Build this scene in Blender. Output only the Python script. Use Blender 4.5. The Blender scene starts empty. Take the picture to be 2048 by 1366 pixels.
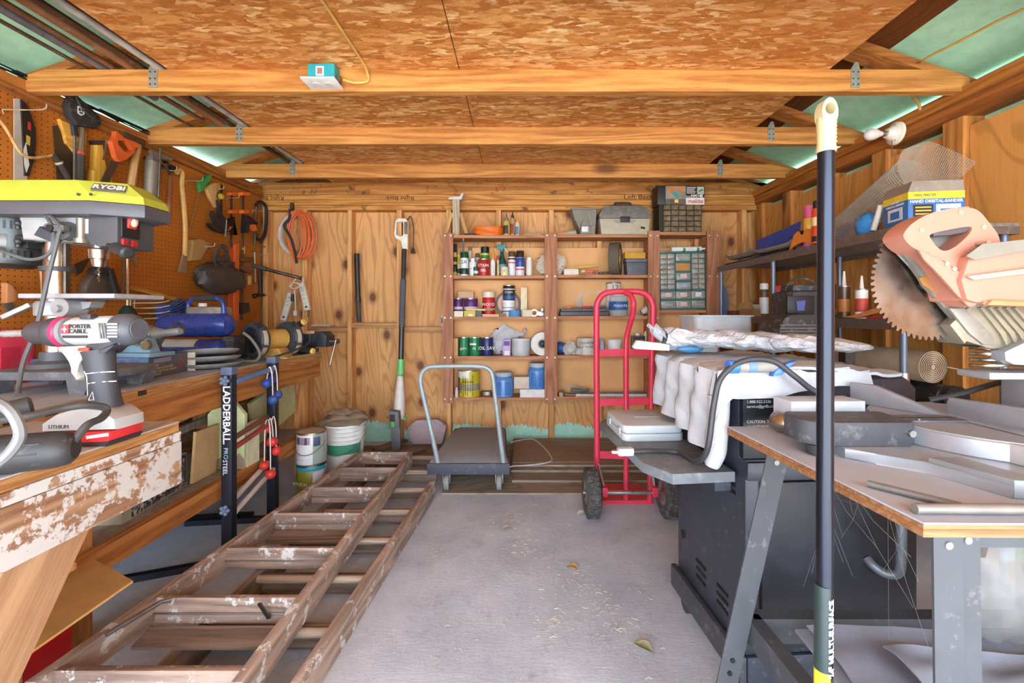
EXPO, SKY, SUN = 0.95, 6.0, 14.0
import bpy, bmesh, math, random
from mathutils import Vector as V, Matrix as Mx
R = math.radians
random.seed(7)
F, CX, CY, H = 860.0, 1040.0, 624.0, 1.1          # focal length and vanishing point of the photograph, camera height
def P(px, py, d): return V(((px-CX)*d/F, d, H-(py-CY)*d/F))
def PZ(px, py, z=0.0):
    d = (H-z)*F/(py-CY); return V(((px-CX)*d/F, d, z))
LA, LB = -2.306, .044                              # left wall plane  X = LA + LB*Y
RA, RB = 2.0255, -.0245                            # right wall plane
def LX(y): return LA+LB*y
def RX(y): return RA+RB*y
def LW(px, py, off=0.0):                           # point on the left wall (off = distance into the room)
    y = (LA+off)/((px-CX)/F-LB); return P(px, py, y)
def RW(px, py, off=0.0):
    y = (RA-off)/((px-CX)/F-RB); return P(px, py, y)
col = bpy.context.scene.collection
def lin(c): return c/12.92 if c <= .04045 else ((c+.055)/1.055)**2.4
def rgb(h):
    if isinstance(h, str):
        h = h.lstrip('#'); h = tuple(int(h[i:i+2], 16) for i in (0, 2, 4))
    return tuple(lin(v/255.0) for v in h)+(1,)
# ---------------------------------------------------------------- materials
_m = {}
class NT:
    def __init__(s, name):
        s.m = bpy.data.materials.new(name); s.m.use_nodes = True
        s.t = s.m.node_tree; s.b = s.t.nodes['Principled BSDF']
    def n(s, typ, ins=None, **kw):
        nd = s.t.nodes.new('ShaderNode'+typ)
        for k, v in kw.items(): setattr(nd, k, v)
        for k, v in (ins or {}).items(): s.set(nd.inputs[k], v)
        return nd
    def set(s, sock, v):
        if isinstance(v, bpy.types.NodeSocket): s.t.links.new(v, sock)
        elif isinstance(v, bpy.types.Node): s.t.links.new(v.outputs[0], sock)
        else: sock.default_value = v
    def coord(s, sc=(1, 1, 1), rot=(0, 0, 0), rnd=True):
        tc = s.n('TexCoord'); mp = s.n('Mapping', {'Vector': tc.outputs['Object'], 'Scale': sc, 'Rotation': rot})
        if rnd:
            oi = s.n('ObjectInfo'); mu = s.n('Math', {0: oi.outputs['Random'], 1: 37.0}, operation='MULTIPLY')
            ad = s.n('VectorMath', {0: mp.outputs[0], 1: mu.outputs[0]}, operation='ADD'); return ad.outputs[0]
        return mp.outputs[0]
    def noise(s, vec, scale, detail=3, rough=.55, dist=0):
        return s.n('TexNoise', {'Vector': vec, 'Scale': scale, 'Detail': detail, 'Roughness': rough, 'Distortion': dist}).outputs['Fac']
    def ramp(s, fac, stops, interp='LINEAR'):
        r = s.n('ValToRGB', {'Fac': fac}); e = r.color_ramp; e.interpolation = interp
        while len(e.elements) < len(stops): e.elements.new(.5)
        for i, (p, c) in enumerate(stops):
            e.elements[i].position = p; e.elements[i].color = c if isinstance(c, tuple) and len(c) == 4 else (c, c, c, 1)
        return r.outputs['Color']
    def mix(s, fac, a, b, mode='MIX'):
        m = s.n('Mix', data_type='RGBA', blend_type=mode)
        s.set(m.inputs[0], fac); s.set(m.inputs[6], a); s.set(m.inputs[7], b); return m.outputs[2]
    def mul(s, a, b, op='MULTIPLY'): return s.n('Math', {0: a, 1: b}, operation=op).outputs[0]
    def bump(s, h, st=.3, dist=.01):
        s.set(s.b.inputs['Normal'], s.n('Bump', {'Height': h, 'Strength': st, 'Distance': dist}).outputs[0])
    def out(s, c, rough=.6, metal=0):
        s.set(s.b.inputs['Base Color'], c); s.set(s.b.inputs['Roughness'], rough); s.set(s.b.inputs['Metallic'], metal); return s.m
DUST = (170, 168, 165)
def C(h, rough=.5, metal=0, dust=.0, var=.12, sc=18):
    """plain painted / plastic / metal surface with slight mottling and optional dust blotches"""
    k = ('C', h, rough, metal, dust, var)
    if k in _m: return _m[k]
    n = NT('surface_%d' % len(_m)); c = n.coord(); base = rgb(h)
    f = n.noise(c, sc, 4); dk = tuple(v*(1-var) for v in base[:3])+(1,); lt = tuple(min(1, v*(1+var)) for v in base[:3])+(1,)
    cc = n.ramp(f, [(.3, dk), (.7, lt)])
    if dust:
        f2 = n.noise(c, sc*1.7, 6, .7); m = n.ramp(f2, [(.62-.35*dust, 0.0), (.95-.35*dust, .75)])
        cc = n.mix(m, cc, rgb(DUST))
    n.out(cc, n.ramp(f, [(.3, max(.02, rough-.08)), (.7, min(1, rough+.08))]), metal)
    _m[k] = n.m; return n.m
def wood(c1, c2, ax=0, sc=1.0, rough=.65, dark=None, paint=None, pamt=.5, knots=0, key=None):
    """sawn timber: streaks stretched along ax, optional knots, optional paint spatter"""
    k = ('W', c1, c2, ax, sc, dark, paint, pamt, knots, key)
    if k in _m: return _m[k]
    n = NT('timber_%d' % len(_m)); s3 = [1, 1, 1]; s3[ax] = .07
    c = n.coord(tuple(v*sc for v in s3)); w = n.noise(c, 7, 2)
    rings = n.mul(n.n('Math', {0: n.mul(w, 60.0)}, operation='SINE').outputs[0], .5)
    fine = n.noise(c, 130, 3, .7)
    t = n.mul(n.mul(n.mul(rings, .35), n.mul(fine, .75), 'ADD'), n.mul(w, .35), 'ADD')
    cc = n.ramp(t, [(.25, rgb(c1)), (.8, rgb(c2))])
    c0 = n.coord()
    if knots:
        s4 = [1, 1, 1]; s4[ax] = .45
        v = n.n('TexVoronoi', {'Vector': n.coord(tuple(s4)), 'Scale': knots}, feature='F1')
        kn = n.ramp(v.outputs['Distance'], [(.05, 1.0), (.11, 0.0)])
        cc = n.mix(n.mul(kn, .8), cc, rgb((92, 50, 22)))
    if dark:
        f = n.noise(c0, 9, 7, .75); cc = n.mix(n.ramp(f, [(.56, 0.0), (.66, .85)]), cc, rgb(dark))
    if paint:
        f = n.noise(c0, 14, 6, .72); cc = n.mix(n.ramp(f, [(.72-.28*pamt, 0.0), (.76-.28*pamt, 1.0)]), cc, rgb(paint))
    n.bump(t, .25, .004); n.out(cc, rough); _m[k] = n.m; return n.m
def plywood(c1, c2, ax=2, key=None, knot=True, sc=1.0, rough=.6, other=0):
    """rotary cut plywood: contour-line grain stretched along ax with knots; other = thickness axis"""
    k = ('P', c1, c2, ax, key, knot, sc)
    if k in _m: return _m[k]
    n = NT('plywood_%d' % len(_m)); s3 = [1, 1, 1]; s3[ax] = .22
    c = n.coord(tuple(v*sc for v in s3)); w = n.noise(c, 2.6, 3, .45, .6)
    rings = n.mul(n.n('Math', {0: n.mul(w, 130.0)}, operation='SINE').outputs[0], .5)
    s4 = [1, 1, 1]; s4[ax] = .03; fine = n.noise(n.coord(tuple(s4)), 160, 2, .6)
    line = n.ramp(rings, [(.1, 0.0), (.5, 1.0)])
    base = n.mix(n.ramp(n.noise(c, 1.3, 3), [(.3, 0.0), (.7, 1.0)]), rgb(c1), rgb(c2))
    dk = tuple(v*.62 for v in rgb(c1)[:3])+(1,)
    cc = n.mix(n.mul(line, .55), base, dk)
    cc = n.mix(n.mul(n.ramp(fine, [(.45, 0.0), (.7, 1.0)]), .3), cc, dk)
    if knot:
        s5 = [1, 1, 1]; s5[ax] = .7
        v = n.n('TexVoronoi', {'Vector': n.coord(tuple(s5), (R(90) if other == 1 else 0, R(90) if other == 0 else 0, 0)), 'Scale': 3.0}, feature='F1', voronoi_dimensions='2D')
        kn = n.ramp(v.outputs['Distance'], [(.055, 1.0), (.1, .45), (.17, 0.0)])
        cc = n.mix(kn, cc, rgb((110, 62, 28)))
    n.bump(fine, .12, .003); n.out(cc, rough); _m[k] = n.m; return n.m
def metal(h=(175, 178, 180), rough=.32, dust=0): return C(h, rough, 1.0, dust, .15)
def cloth(h, h2=None, sc=260):
    k = ('L', h, h2, sc)
    if k in _m: return _m[k]
    n = NT('cloth_%d' % len(_m)); c = n.coord(); f = n.noise(c, sc, 2); g = n.noise(c, 12, 4)
    cc = n.mix(n.ramp(g, [(.3, 0.0), (.7, 1.0)]), rgb(h), rgb(h2 or tuple(int(v*.88) for v in h)))
    n.bump(f, .5, .003); n.out(cc, .95); _m[k] = n.m; return n.m
def glassy(h, alpha=.35, rough=.15):
    k = ('G', h, alpha)
    if k in _m: return _m[k]
    n = NT('clear_plastic_%d' % len(_m)); n.out(rgb(h), rough); n.b.inputs['Alpha'].default_value = alpha
    _m[k] = n.m; return n.m
# ---------------------------------------------------------------- mesh builder
def rotm(r):
    if r is None: return Mx.Identity(4)
    if isinstance(r, Mx): return r.to_4x4()
    if isinstance(r, (int, float)): return Mx.Rotation(r, 4, 'Z')
    return Mx.Rotation(r[2], 4, 'Z') @ Mx.Rotation(r[1], 4, 'Y') @ Mx.Rotation(r[0], 4, 'X')
def frame(z, up=(0, 0, 1)):
    """rotation whose Z axis points along z"""
    z = V(z).normalized(); u = V(up)
    if abs(z.dot(u.normalized())) > .98: u = V((0, 1, 0)) if abs(z.y) < .9 else V((1, 0, 0))
    x = u.cross(z).normalized(); y = z.cross(x)
    return Mx((x, y, z)).transposed().to_4x4()
class B:
    def __init__(s): s.v = []; s.f = []; s.mi = []; s.k = 0
    def add(s, vs, fs, m=None):
        o = len(s.v)
        s.v += [tuple((m @ V(v)) if m else v) for v in vs]
        s.f += [tuple(i+o for i in f) for f in fs]; s.mi += [s.k]*len(fs); return s
    def box(s, c, d, r=None, bv=0):
        m = Mx.Translation(V(c)) @ rotm(r); x, y, z = (v/2 for v in d)
        if bv:
            bv = min(bv, x*.95, y*.95, z*.95); bm = bmesh.new(); bmesh.ops.create_cube(bm, size=1)
            for v in bm.verts: v.co = (v.co.x*2*x, v.co.y*2*y, v.co.z*2*z)
            bmesh.ops.bevel(bm, geom=bm.edges[:], offset=bv, segments=2, affect='EDGES', profile=.6)
            bm.verts.index_update(); s.add([v.co.copy() for v in bm.verts], [[v.index for v in f.verts] for f in bm.faces], m); bm.free(); return s
        vs = [(a, b, c_) for a in (-x, x) for b in (-y, y) for c_ in (-z, z)]
        return s.add(vs, [(0, 1, 3, 2), (4, 6, 7, 5), (0, 4, 5, 1), (2, 3, 7, 6), (0, 2, 6, 4), (1, 5, 7, 3)], m)
    def bb(s, x0, x1, y0, y1, z0, z1, bv=0): return s.box(((x0+x1)/2, (y0+y1)/2, (z0+z1)/2), (abs(x1-x0), abs(y1-y0), abs(z1-z0)), None, bv)
    def bar(s, p, q, w, h, up=(0, 0, 1), bv=0):
        p, q = V(p), V(q); return s.box((p+q)/2, (w, h, (q-p).length), frame(q-p, up), bv)
    def lathe(s, prof, loc=(0, 0, 0), ax=(0, 0, 1), seg=20, arc=None, up=(0, 0, 1)):
        m = Mx.Translation(V(loc)) @ (frame(ax, up) if tuple(ax) != (0, 0, 1) else Mx.Identity(4))
        vs, fs = [], []; n = len(prof); full = arc is None; na = seg if full else seg+1
        for i in range(na):
            a = 2*math.pi*i/seg if full else arc[0]+(arc[1]-arc[0])*i/seg
            for r, z in prof: vs.append((r*math.cos(a), r*math.sin(a), z))
        for i in range(seg):
            j = (i+1) % na
            for k in range(n-1): fs.append((i*n+k, j*n+k, j*n+k+1, i*n+k+1))
        if full and tuple(prof[0]) != tuple(prof[-1]):
            if prof[0][0] > 1e-6: fs.append([i*n for i in range(seg)][::-1])
            if prof[-1][0] > 1e-6: fs.append([i*n+n-1 for i in range(seg)])
        return s.add(vs, fs, m)
    def cyl(s, p, q, r, r2=None, seg=16, cap=0):
        p, q = V(p), V(q); L = (q-p).length; r2 = r if r2 is None else r2
        pr = [(r-cap, 0), (r, cap), (r2, L-cap), (r2-cap, L)] if cap else [(r, 0), (r2, L)]
        return s.lathe(pr, p, (q-p)[:], seg)
    def tube(s, pts, r, seg=8, closed=False, rad=None):
        pts = [V(p) for p in pts]; n = len(pts); vs, fs = [], []; x = None
        for i, p in enumerate(pts):
            a = pts[(i-1) % n] if (closed or i) else p; b = pts[(i+1) % n] if (closed or i < n-1) else p
            t = (b-a).normalized() if (b-a).length > 1e-9 else V((0, 0, 1))
            if x is None:
                x = t.orthogonal().normalized()
            else:
                x = (x-t*x.dot(t)); x = x.normalized() if x.length > 1e-6 else t.orthogonal().normalized()
            y = t.cross(x); rr = rad[i] if rad else r
            for k in range(seg):
                g = 2*math.pi*k/seg; vs.append(p+x*rr*math.cos(g)+y*rr*math.sin(g))
        for i in range(n if closed else n-1):
            j = (i+1) % n
            for k in range(seg): k2 = (k+1) % seg; fs.append((i*seg+k, i*seg+k2, j*seg+k2, j*seg+k))
        if not closed: fs.append(list(range(seg))[::-1]); fs.append([(n-1)*seg+k for k in range(seg)])
        return s.add(vs, fs)
    def prism(s, poly, h, m=None, bv=0):
        """2-D outline extruded from z=0 to z=h, placed by matrix m"""
        ar = sum(poly[i][0]*poly[(i+1) % len(poly)][1]-poly[(i+1) % len(poly)][0]*poly[i][1] for i in range(len(poly)))
        if ar < 0: poly = poly[::-1]
        n = len(poly)
        if bv:
            bm = bmesh.new(); bot = [bm.verts.new((x, y, 0)) for x, y in poly]; top = [bm.verts.new((x, y, h)) for x, y in poly]
            bm.faces.new(bot[::-1]); bm.faces.new(top)
            for i in range(n): bm.faces.new((bot[i], bot[(i+1) % n], top[(i+1) % n], top[i]))
            bmesh.ops.bevel(bm, geom=[e for e in bm.edges if abs(e.verts[0].co.z-e.verts[1].co.z) < 1e-6], offset=bv, segments=2, affect='EDGES', profile=.6)
            bm.verts.index_update(); s.add([v.co.copy() for v in bm.verts], [[v.index for v in f.verts] for f in bm.faces], m); bm.free(); return s
        vs = [(x, y, 0) for x, y in poly]+[(x, y, h) for x, y in poly]
        fs = [list(range(n))[::-1], list(range(n, 2*n))]+[(i, (i+1) % n, (i+1) % n+n, i+n) for i in range(n)]
        return s.add(vs, fs, m)
    def sph(s, c, r, seg=16, rings=10, m=None):
        r = r if isinstance(r, (tuple, list)) else (r, r, r); vs = [(0, 0, -1)]; fs = []
        for i in range(1, rings):
            t = math.pi*i/rings-math.pi/2
            for k in range(seg): g = 2*math.pi*k/seg; vs.append((math.cos(t)*math.cos(g), math.cos(t)*math.sin(g), math.sin(t)))
        vs.append((0, 0, 1)); top = len(vs)-1
        for k in range(seg):
            k2 = (k+1) % seg; fs.append((0, 1+k2, 1+k)); fs.append((top, 1+(rings-2)*seg+k, 1+(rings-2)*seg+k2))
            for i in range(rings-2): a = 1+i*seg; fs.append((a+k, a+k2, a+seg+k2, a+seg+k))
        mm = Mx.Translation(V(c)) @ (m or Mx.Identity(4)) @ Mx.Diagonal((r[0], r[1], r[2], 1))
        return s.add(vs, fs, mm)
    def grid(s, fn, nu, nv, th=0.0, m=None):
        """surface fn(u,v) -> xyz, u,v in 0..1, thickened downwards along its normals when th"""
        pts = [[V(fn(i/nu, j/nv)) for j in range(nv+1)] for i in range(nu+1)]
        vs = [p for r_ in pts for p in r_]; W = nv+1; fs = [(i*W+j, (i+1)*W+j, (i+1)*W+j+1, i*W+j+1) for i in range(nu) for j in range(nv)]
        if th:
            nr = []
            for i in range(nu+1):
                for j in range(nv+1):
                    du = pts[min(i+1, nu)][j]-pts[max(i-1, 0)][j]; dv = pts[i][min(j+1, nv)]-pts[i][max(j-1, 0)]
                    c = du.cross(dv); nr.append(c.normalized() if c.length > 1e-9 else V((0, 0, 1)))
            N = len(vs); vs = vs+[p-n*th for p, n in zip(vs, nr)]; fs = fs+[tuple(i+N for i in f[::-1]) for f in fs]
            e = [i*W for i in range(nu+1)]+[nu*W+j for j in range(1, W)]+[i*W+nv for i in range(nu-1, -1, -1)]+[j for j in range(nv-1, 0, -1)]
            fs += [(e[i], e[i]+N, e[(i+1) % len(e)]+N, e[(i+1) % len(e)]) for i in range(len(e))]
        return s.add(vs, fs, m)
def obj(name, b, mat, parent=None, loc=None, rot=None, W=False, sharp=38):
    me = bpy.data.meshes.new(name); vs = b.v
    if W and parent is not None:
        o0 = parent
        off = V((0, 0, 0))
        while o0 is not None: off += V(o0.location); o0 = o0.parent
        vs = [tuple(V(v)-off) for v in vs]
    me.from_pydata([tuple(v) for v in vs], [], b.f); me.validate()
    for m in (mat if isinstance(mat, (list, tuple)) else [mat]): me.materials.append(m)
    if len(me.polygons) == len(b.mi): me.polygons.foreach_set('material_index', b.mi)
    bm = bmesh.new(); bm.from_mesh(me); bmesh.ops.recalc_face_normals(bm, faces=bm.faces[:]); bm.to_mesh(me); bm.free()
    me.polygons.foreach_set('use_smooth', [True]*len(me.polygons)); me.set_sharp_from_angle(angle=R(sharp)); me.update()
    o = bpy.data.objects.new(name, me); col.objects.link(o); o.parent = parent
    if loc is not None: o.location = loc
    if rot is not None: o.rotation_euler = rot if not isinstance(rot, (int, float)) else (0, 0, rot)
    return o
def tag(o, label=None, cat=None, group=None, kind=None):
    if label: o['label'] = label
    if cat: o['category'] = cat
    if group: o['group'] = group
    if kind: o['kind'] = kind
    return o
def thing(name, label, cat, loc=(0, 0, 0), rot=None, group=None):
    o = bpy.data.objects.new(name, None); o.empty_display_size = .05; col.objects.link(o); o.location = loc
    if rot is not None: o.rotation_euler = rot if not isinstance(rot, (int, float)) else (0, 0, rot)
    return tag(o, label, cat, group)
def one(name, label, cat, b, mat, loc=(0, 0, 0), rot=None, group=None, kind=None):
    """a thing that is a single mesh"""
    return tag(obj(name, b, mat, None, loc, rot), label, cat, group, kind)
def wone(name, label, cat, b, mat, group=None, kind=None):
    """single mesh built in world coordinates: origin moved to the centre of its base"""
    xs, ys, zs = zip(*[tuple(v) for v in b.v]); c = V(((min(xs)+max(xs))/2, (min(ys)+max(ys))/2, min(zs)))
    b.v = [tuple(V(v)-c) for v in b.v]; return one(name, label, cat, b, mat, c, None, group, kind)
def struct(name, b, mat, parent=None, top=True):
    o = obj(name, b, mat, parent)
    o['kind'] = 'structure'; return o
def text(name, body, size, mat, parent, loc, rot, ext=.0004, align='CENTER', sx=1.0, bold=0, W=False, shear=0):
    cu = bpy.data.curves.new(name, 'FONT'); cu.body = body; cu.size = size; cu.extrude = ext; cu.align_x = align; cu.align_y = 'CENTER'; cu.offset = bold; cu.shear = shear
    cu.resolution_u = 2
    t = bpy.data.objects.new('tmp', cu); col.objects.link(t); bpy.context.view_layer.update()
    me = bpy.data.meshes.new_from_object(t.evaluated_get(bpy.context.evaluated_depsgraph_get())); bpy.data.objects.remove(t)
    for v in me.vertices: v.co.x *= sx
    me.materials.clear(); me.materials.append(mat); me.name = name
    o = bpy.data.objects.new(name, me); col.objects.link(o); o.parent = parent; loc = V(loc)
    if W and parent is not None: loc -= V(parent.location)
    o.location = loc; o.rotation_euler = rot; return o
FR = (R(90), 0, 0)                                  # text standing upright, read from -Y
def copy_tree(o, parent=None):
    c = o.copy(); col.objects.link(c); c.parent = parent
    for ch in list(o.children): copy_tree(ch, c)
    return c
def dup(o, loc, rot=None, label=None):
    c = copy_tree(o); c.location = loc
    if rot is not None: c.rotation_euler = rot if not isinstance(rot, (int, float)) else (0, 0, rot)
    if label: c['label'] = label
    return c
def arcp(c, r, a0, a1, n, u, w):
    """points of an arc in the plane spanned by u and w"""
    c, u, w = V(c), V(u), V(w)
    return [c+u*r*math.cos(a0+(a1-a0)*i/n)+w*r*math.sin(a0+(a1-a0)*i/n) for i in range(n+1)]
def smooth(pts, n=6, closed=False):
    """Catmull-Rom through pts"""
    pts = [V(p) for p in pts]; out = []; N = len(pts)
    for i in range(N if closed else N-1):
        g = (lambda k: pts[k % N]) if closed else (lambda k: pts[min(max(k, 0), N-1)])
        a, b, c, d = g(i-1), g(i), g(i+1), g(i+2)
        for j in range(n):
            t = j/n; out.append(.5*((2*b)+(c-a)*t+(2*a-5*b+4*c-d)*t*t+(3*b-a-3*c+d)*t**3))
    if not closed: out.append(pts[-1])
    return out
def rr(w, h, r, n=4):
    """rounded rectangle outline centred on the origin"""
    o = []
    for cx, cy, a in ((w/2-r, h/2-r, 0), (-w/2+r, h/2-r, 90), (-w/2+r, -h/2+r, 180), (w/2-r, -h/2+r, 270)):
        for i in range(n+1): t = R(a+90*i/n); o.append((cx+r*math.cos(t), cy+r*math.sin(t)))
    return o
def nz(x, y=0, z=0): 
    return math.sin(x*12.9+y*7.3+z*3.1)*.5+math.sin(x*5.1-y*17.7+z*9.2+1.3)*.3+math.sin(x*31.1+y*23.9-z*11.7+.4)*.2
XZ = Mx(((1, 0, 0, 0), (0, 0, -1, 0), (0, 1, 0, 0), (0, 0, 0, 1)))     # outline in x,z, extruded towards -Y
YZ = Mx(((0, 0, 1, 0), (1, 0, 0, 0), (0, 1, 0, 0), (0, 0, 0, 1)))      # outline in y,z, extruded towards +X
def at(x, y, z, m=None, s=None):
    t = Mx.Translation(V((x, y, z))); return t @ m if m is not None else t
# shared colours
BLK, WHT, GRY = (30, 30, 33), (228, 228, 226), (120, 122, 124)
TIM = wood((150, 92, 38), (216, 156, 78), 0, knots=2.2, dark=None)
# ================================================================ camera, light
cam = bpy.data.cameras.new('camera'); camo = bpy.data.objects.new('camera', cam); col.objects.link(camo)
cam.sensor_width = 36; cam.lens = F/2048*36; cam.shift_x = -16/2048; cam.shift_y = -59/2048; cam.clip_start = .02
camo.location = (0, 0, H); camo.rotation_euler = (R(90), 0, 0)
sc = bpy.context.scene; sc.camera = camo
sc.view_settings.view_transform = 'Standard'; sc.view_settings.look = 'None'; sc.view_settings.gamma = 1
sc.view_settings.use_curve_mapping = False; sc.view_settings.exposure = EXPO
w = bpy.data.worlds.new('sky'); sc.world = w; w.use_nodes = True
bg = w.node_tree.nodes['Background']; bg.inputs[0].default_value = (.74, .87, 1, 1); bg.inputs[1].default_value = SKY
sun = bpy.data.lights.new('sun', 'SUN'); sun.energy = SUN; sun.angle = R(3); sun.color = (1, .97, .92)
suno = bpy.data.objects.new('sun', sun); col.objects.link(suno); suno.rotation_euler = (R(32), R(-6), 0)
# ================================================================ setting
YB, YF, BZ = 3.57, -1.4, 3.66                        # stud faces of the back wall, door line, sheathing of the back wall
nf = NT('concrete'); c = nf.coord(rnd=False)
a = nf.noise(c, 2.2, 6, .65); b_ = nf.noise(c, 45, 6, .75); s_ = nf.noise(nf.coord((1, 5, 1), rnd=False), 12, 7, .75, 1.5)
cc = nf.mix(nf.ramp(a, [(.3, 0.0), (.7, 1.0)]), rgb((166, 173, 185)), rgb((206, 212, 222)))
cc = nf.mix(nf.ramp(b_, [(.54, 0.0), (.75, .45)]), cc, rgb((128, 134, 146)))
cc = nf.mix(nf.ramp(s_, [(.58, 0.0), (.74, .55)]), cc, rgb((232, 232, 236)))
cc = nf.mix(nf.ramp(nf.noise(c, 6, 8, .8), [(.56, 0.0), (.72, .5)]), cc, rgb((110, 102, 108)))
nf.bump(nf.mul(b_, s_, 'ADD'), .35, .006); CONC = nf.out(cc, .85)
b = B().bb(-2.6, 2.6, YF, 3.8, -.12, 0); floor = struct('floor', b, CONC)
b = B().bb(-9, 9, -12, YF-.01, -.14, -.02); gr = struct('ground', b, C((205, 200, 192), .9))
WALLP = plywood((206, 142, 80), (228, 174, 110), 2, other=1)
WALLP2 = plywood((206, 138, 66), (226, 160, 84), 2, other=0, knot=False, key='r')
STUD = wood((184, 122, 66), (230, 174, 110), 2, knots=2.5)
PLATE = wood((160, 98, 36), (212, 146, 66), 0, knots=2)
PLATEY = wood((140, 78, 26), (190, 118, 46), 1, knots=2)
MINT = C((168, 216, 196), .7, 0, .25, .1)
b = B().bb(-2.35, 2.3, BZ, BZ+.02, 0, 2.2); wb = struct('wall_back', b, WALLP)
def child(name, b, mat, parent): o = obj(name, b, mat, parent); o['kind'] = 'structure'; return o
for x in (-2.115, -1.788, -1.414, -1.004, -.593, -.178, .26, .66, 1.08, 1.47, 1.862):
    child('stud', B().bb(x-.019, x+.019, YB, BZ, 0, 1.946), STUD, wb)
z = 1.946
for i, h in enumerate((.04, .042, .044)):
    child('top_plate', B().bb(-2.14, 1.96, YB-.006*i, BZ, z+.001, z+h-.001), wood((160, 98, 36), (216, 152, 72), 0, knots=2, dark=(60, 36, 18) if i == 0 else None, key=i), wb); z += h
for x0, x1, zz in ((-1.77, -1.433, .955), (-1.395, -1.023, .99), (-.985, -.61, .955)):
    child('blocking', B().bb(x0, x1, YB+.005, BZ, zz-.02, zz+.02), wood((150, 100, 56), (196, 146, 94), 0, key='bl'), wb)
# bare strip of painted siding at the foot of the back wall, ragged upper edge
def strip(x0, x1, h0):
    n = 40; poly = [(x0+(x1-x0)*i/n, h0+.022*nz(i*.13+x0, 1.7)+.02*math.sin(i*.11)) for i in range(n+1)]
    return poly+[(x1, 0), (x0, 0)]
for x0, x1, h0 in ((-1.395, -1.023, .15), (-.985, -.612, .1), (-.574, -.197, .13), (-.159, .24, .12), (.28, .64, .135), (.68, 1.06, .13), (1.1, 1.45, .13)):
    child('painted_strip', B().prism(strip(x0, x1, h0), .004, at(0, BZ-.0005, 0, XZ)), MINT, wb)
for i, (px, s) in enumerate(((485, 'Rvot Back'), (760, 'Right Back'))):
    text('pencil_mark', 'Right Back', .05, C((70, 42, 20), .9), wb, P(px+55 if i == 0 else px+40, 396, YB-.013), (R(90), R(180), 0), sx=1.1)['kind'] = 'structure'
text('pencil_mark', 'Left Back', .055, C((70, 42, 20), .9), wb, P(1277, 394, YB-.013), FR, sx=1.2)['kind'] = 'structure'
# left wall: framing behind, pegboard above the bench, boards below
def lq(y0, y1, z0, z1, o0, o1):
    """slab along the left wall, o = offsets into the room"""
    vs = [(LX(y)+o, y, z) for y in (y0, y1) for o in (o0, o1) for z in (z0, z1)]
    return vs, [(0, 1, 3, 2), (4, 6, 7, 5), (0, 4, 5, 1), (2, 3, 7, 6), (0, 2, 6, 4), (1, 5, 7, 3)]
wl = struct('wall_left', B().add(*lq(YF, 3.7, 0, 2.178, -.12, -.1)), plywood((110, 66, 34), (140, 90, 50), 2, key='l', knot=False))
n = NT('pegboard'); tc = n.n('TexCoord'); sp = n.n('SeparateXYZ', {0: tc.outputs['Object']})
def cell(o): return n.mul(n.n('Math', {0: n.mul(o, 1/.0254)}, operation='FRACT').outputs[0], .5, 'SUBTRACT')
cy, cz = cell(sp.outputs[1]), cell(sp.outputs[2])
dd = n.n('Math', {0: n.mul(n.mul(cy, cy), n.mul(cz, cz), 'ADD')}, operation='SQRT').outputs[0]
hole = n.ramp(dd, [(.095, 1.0), (.13, 0.0)]); cw = n.coord(rnd=False); f = n.noise(cw, 3, 5)
base = n.mix(n.ramp(f, [(.3, 0.0), (.7, 1.0)]), rgb((164, 92, 28)), rgb((200, 120, 42)))
n.out(n.mix(hole, base, rgb((46, 22, 6))), .5); PEG = n.m
child('pegboard', B().add(*lq(YF, 3.56, .80, 2.05, -.008, 0)), PEG, wl)
for y in (-1.2, -.5, .2, .8, 1.4, 2.0, 2.6, 3.2): child('stud', B().add(*lq(y, y+.04, .02, 2.05, -.1, -.01)), wood((110, 66, 32), (150, 98, 52), 2, key='ld'), wl)
child('top_plate', B().add(*lq(YF, YB-.02, 2.05, 2.085, -.1, .03)), wood((120, 66, 24), (172, 104, 44), 1, dark=(40, 24, 12), key='lp'), wl)
child('top_plate', B().add(*lq(YF, YB-.02, 2.087, 2.13, -.1, .025)), PLATEY, wl)
child('sill_plate', B().add(*lq(YF, 3.56, 0, .04, -.1, -.01)), PLATEY, wl)
# right wall
def rq(y0, y1, z0, z1, o0, o1):
    vs = [(RX(y)-o, y, z) for y in (y0, y1) for o in (o0, o1) for z in (z0, z1)]
    return vs, [(0, 1, 3, 2), (4, 6, 7, 5), (0, 4, 5, 1), (2, 3, 7, 6), (0, 2, 6, 4), (1, 5, 7, 3)]
wr = struct('wall_right', B().add(*rq(YF, 3.7, 0, 2.176, -.15, -.13)), C((176, 214, 178), .7))
ys = [-1.3, -.7, -.2, .25, .7, 1.15, 1.55, 1.95, 2.35, 2.75, 3.15, 3.5]
for i, y in enumerate(ys):
    child('stud', B().add(*rq(y, y+.09, 0, 1.99, -.13, -.03)), wood((150, 88, 34), (200, 134, 64), 2, key='rs', knots=2), wr)
    if i+1 < len(ys): child('plywood_panel', B().add(*rq(y+.092, ys[i+1]-.002, 0, 1.945, -.08, -.06)), WALLP2, wr)
child('top_plate', B().add(*rq(YF, YB-.02, 1.99, 2.045, -.13, .0)), wood((128, 70, 24), (178, 106, 42), 1, key='rp'), wr)
child('top_plate', B().add(*rq(YF, YB-.02, 2.047, 2.10, -.13, .015)), PLATEY, wr)
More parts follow.
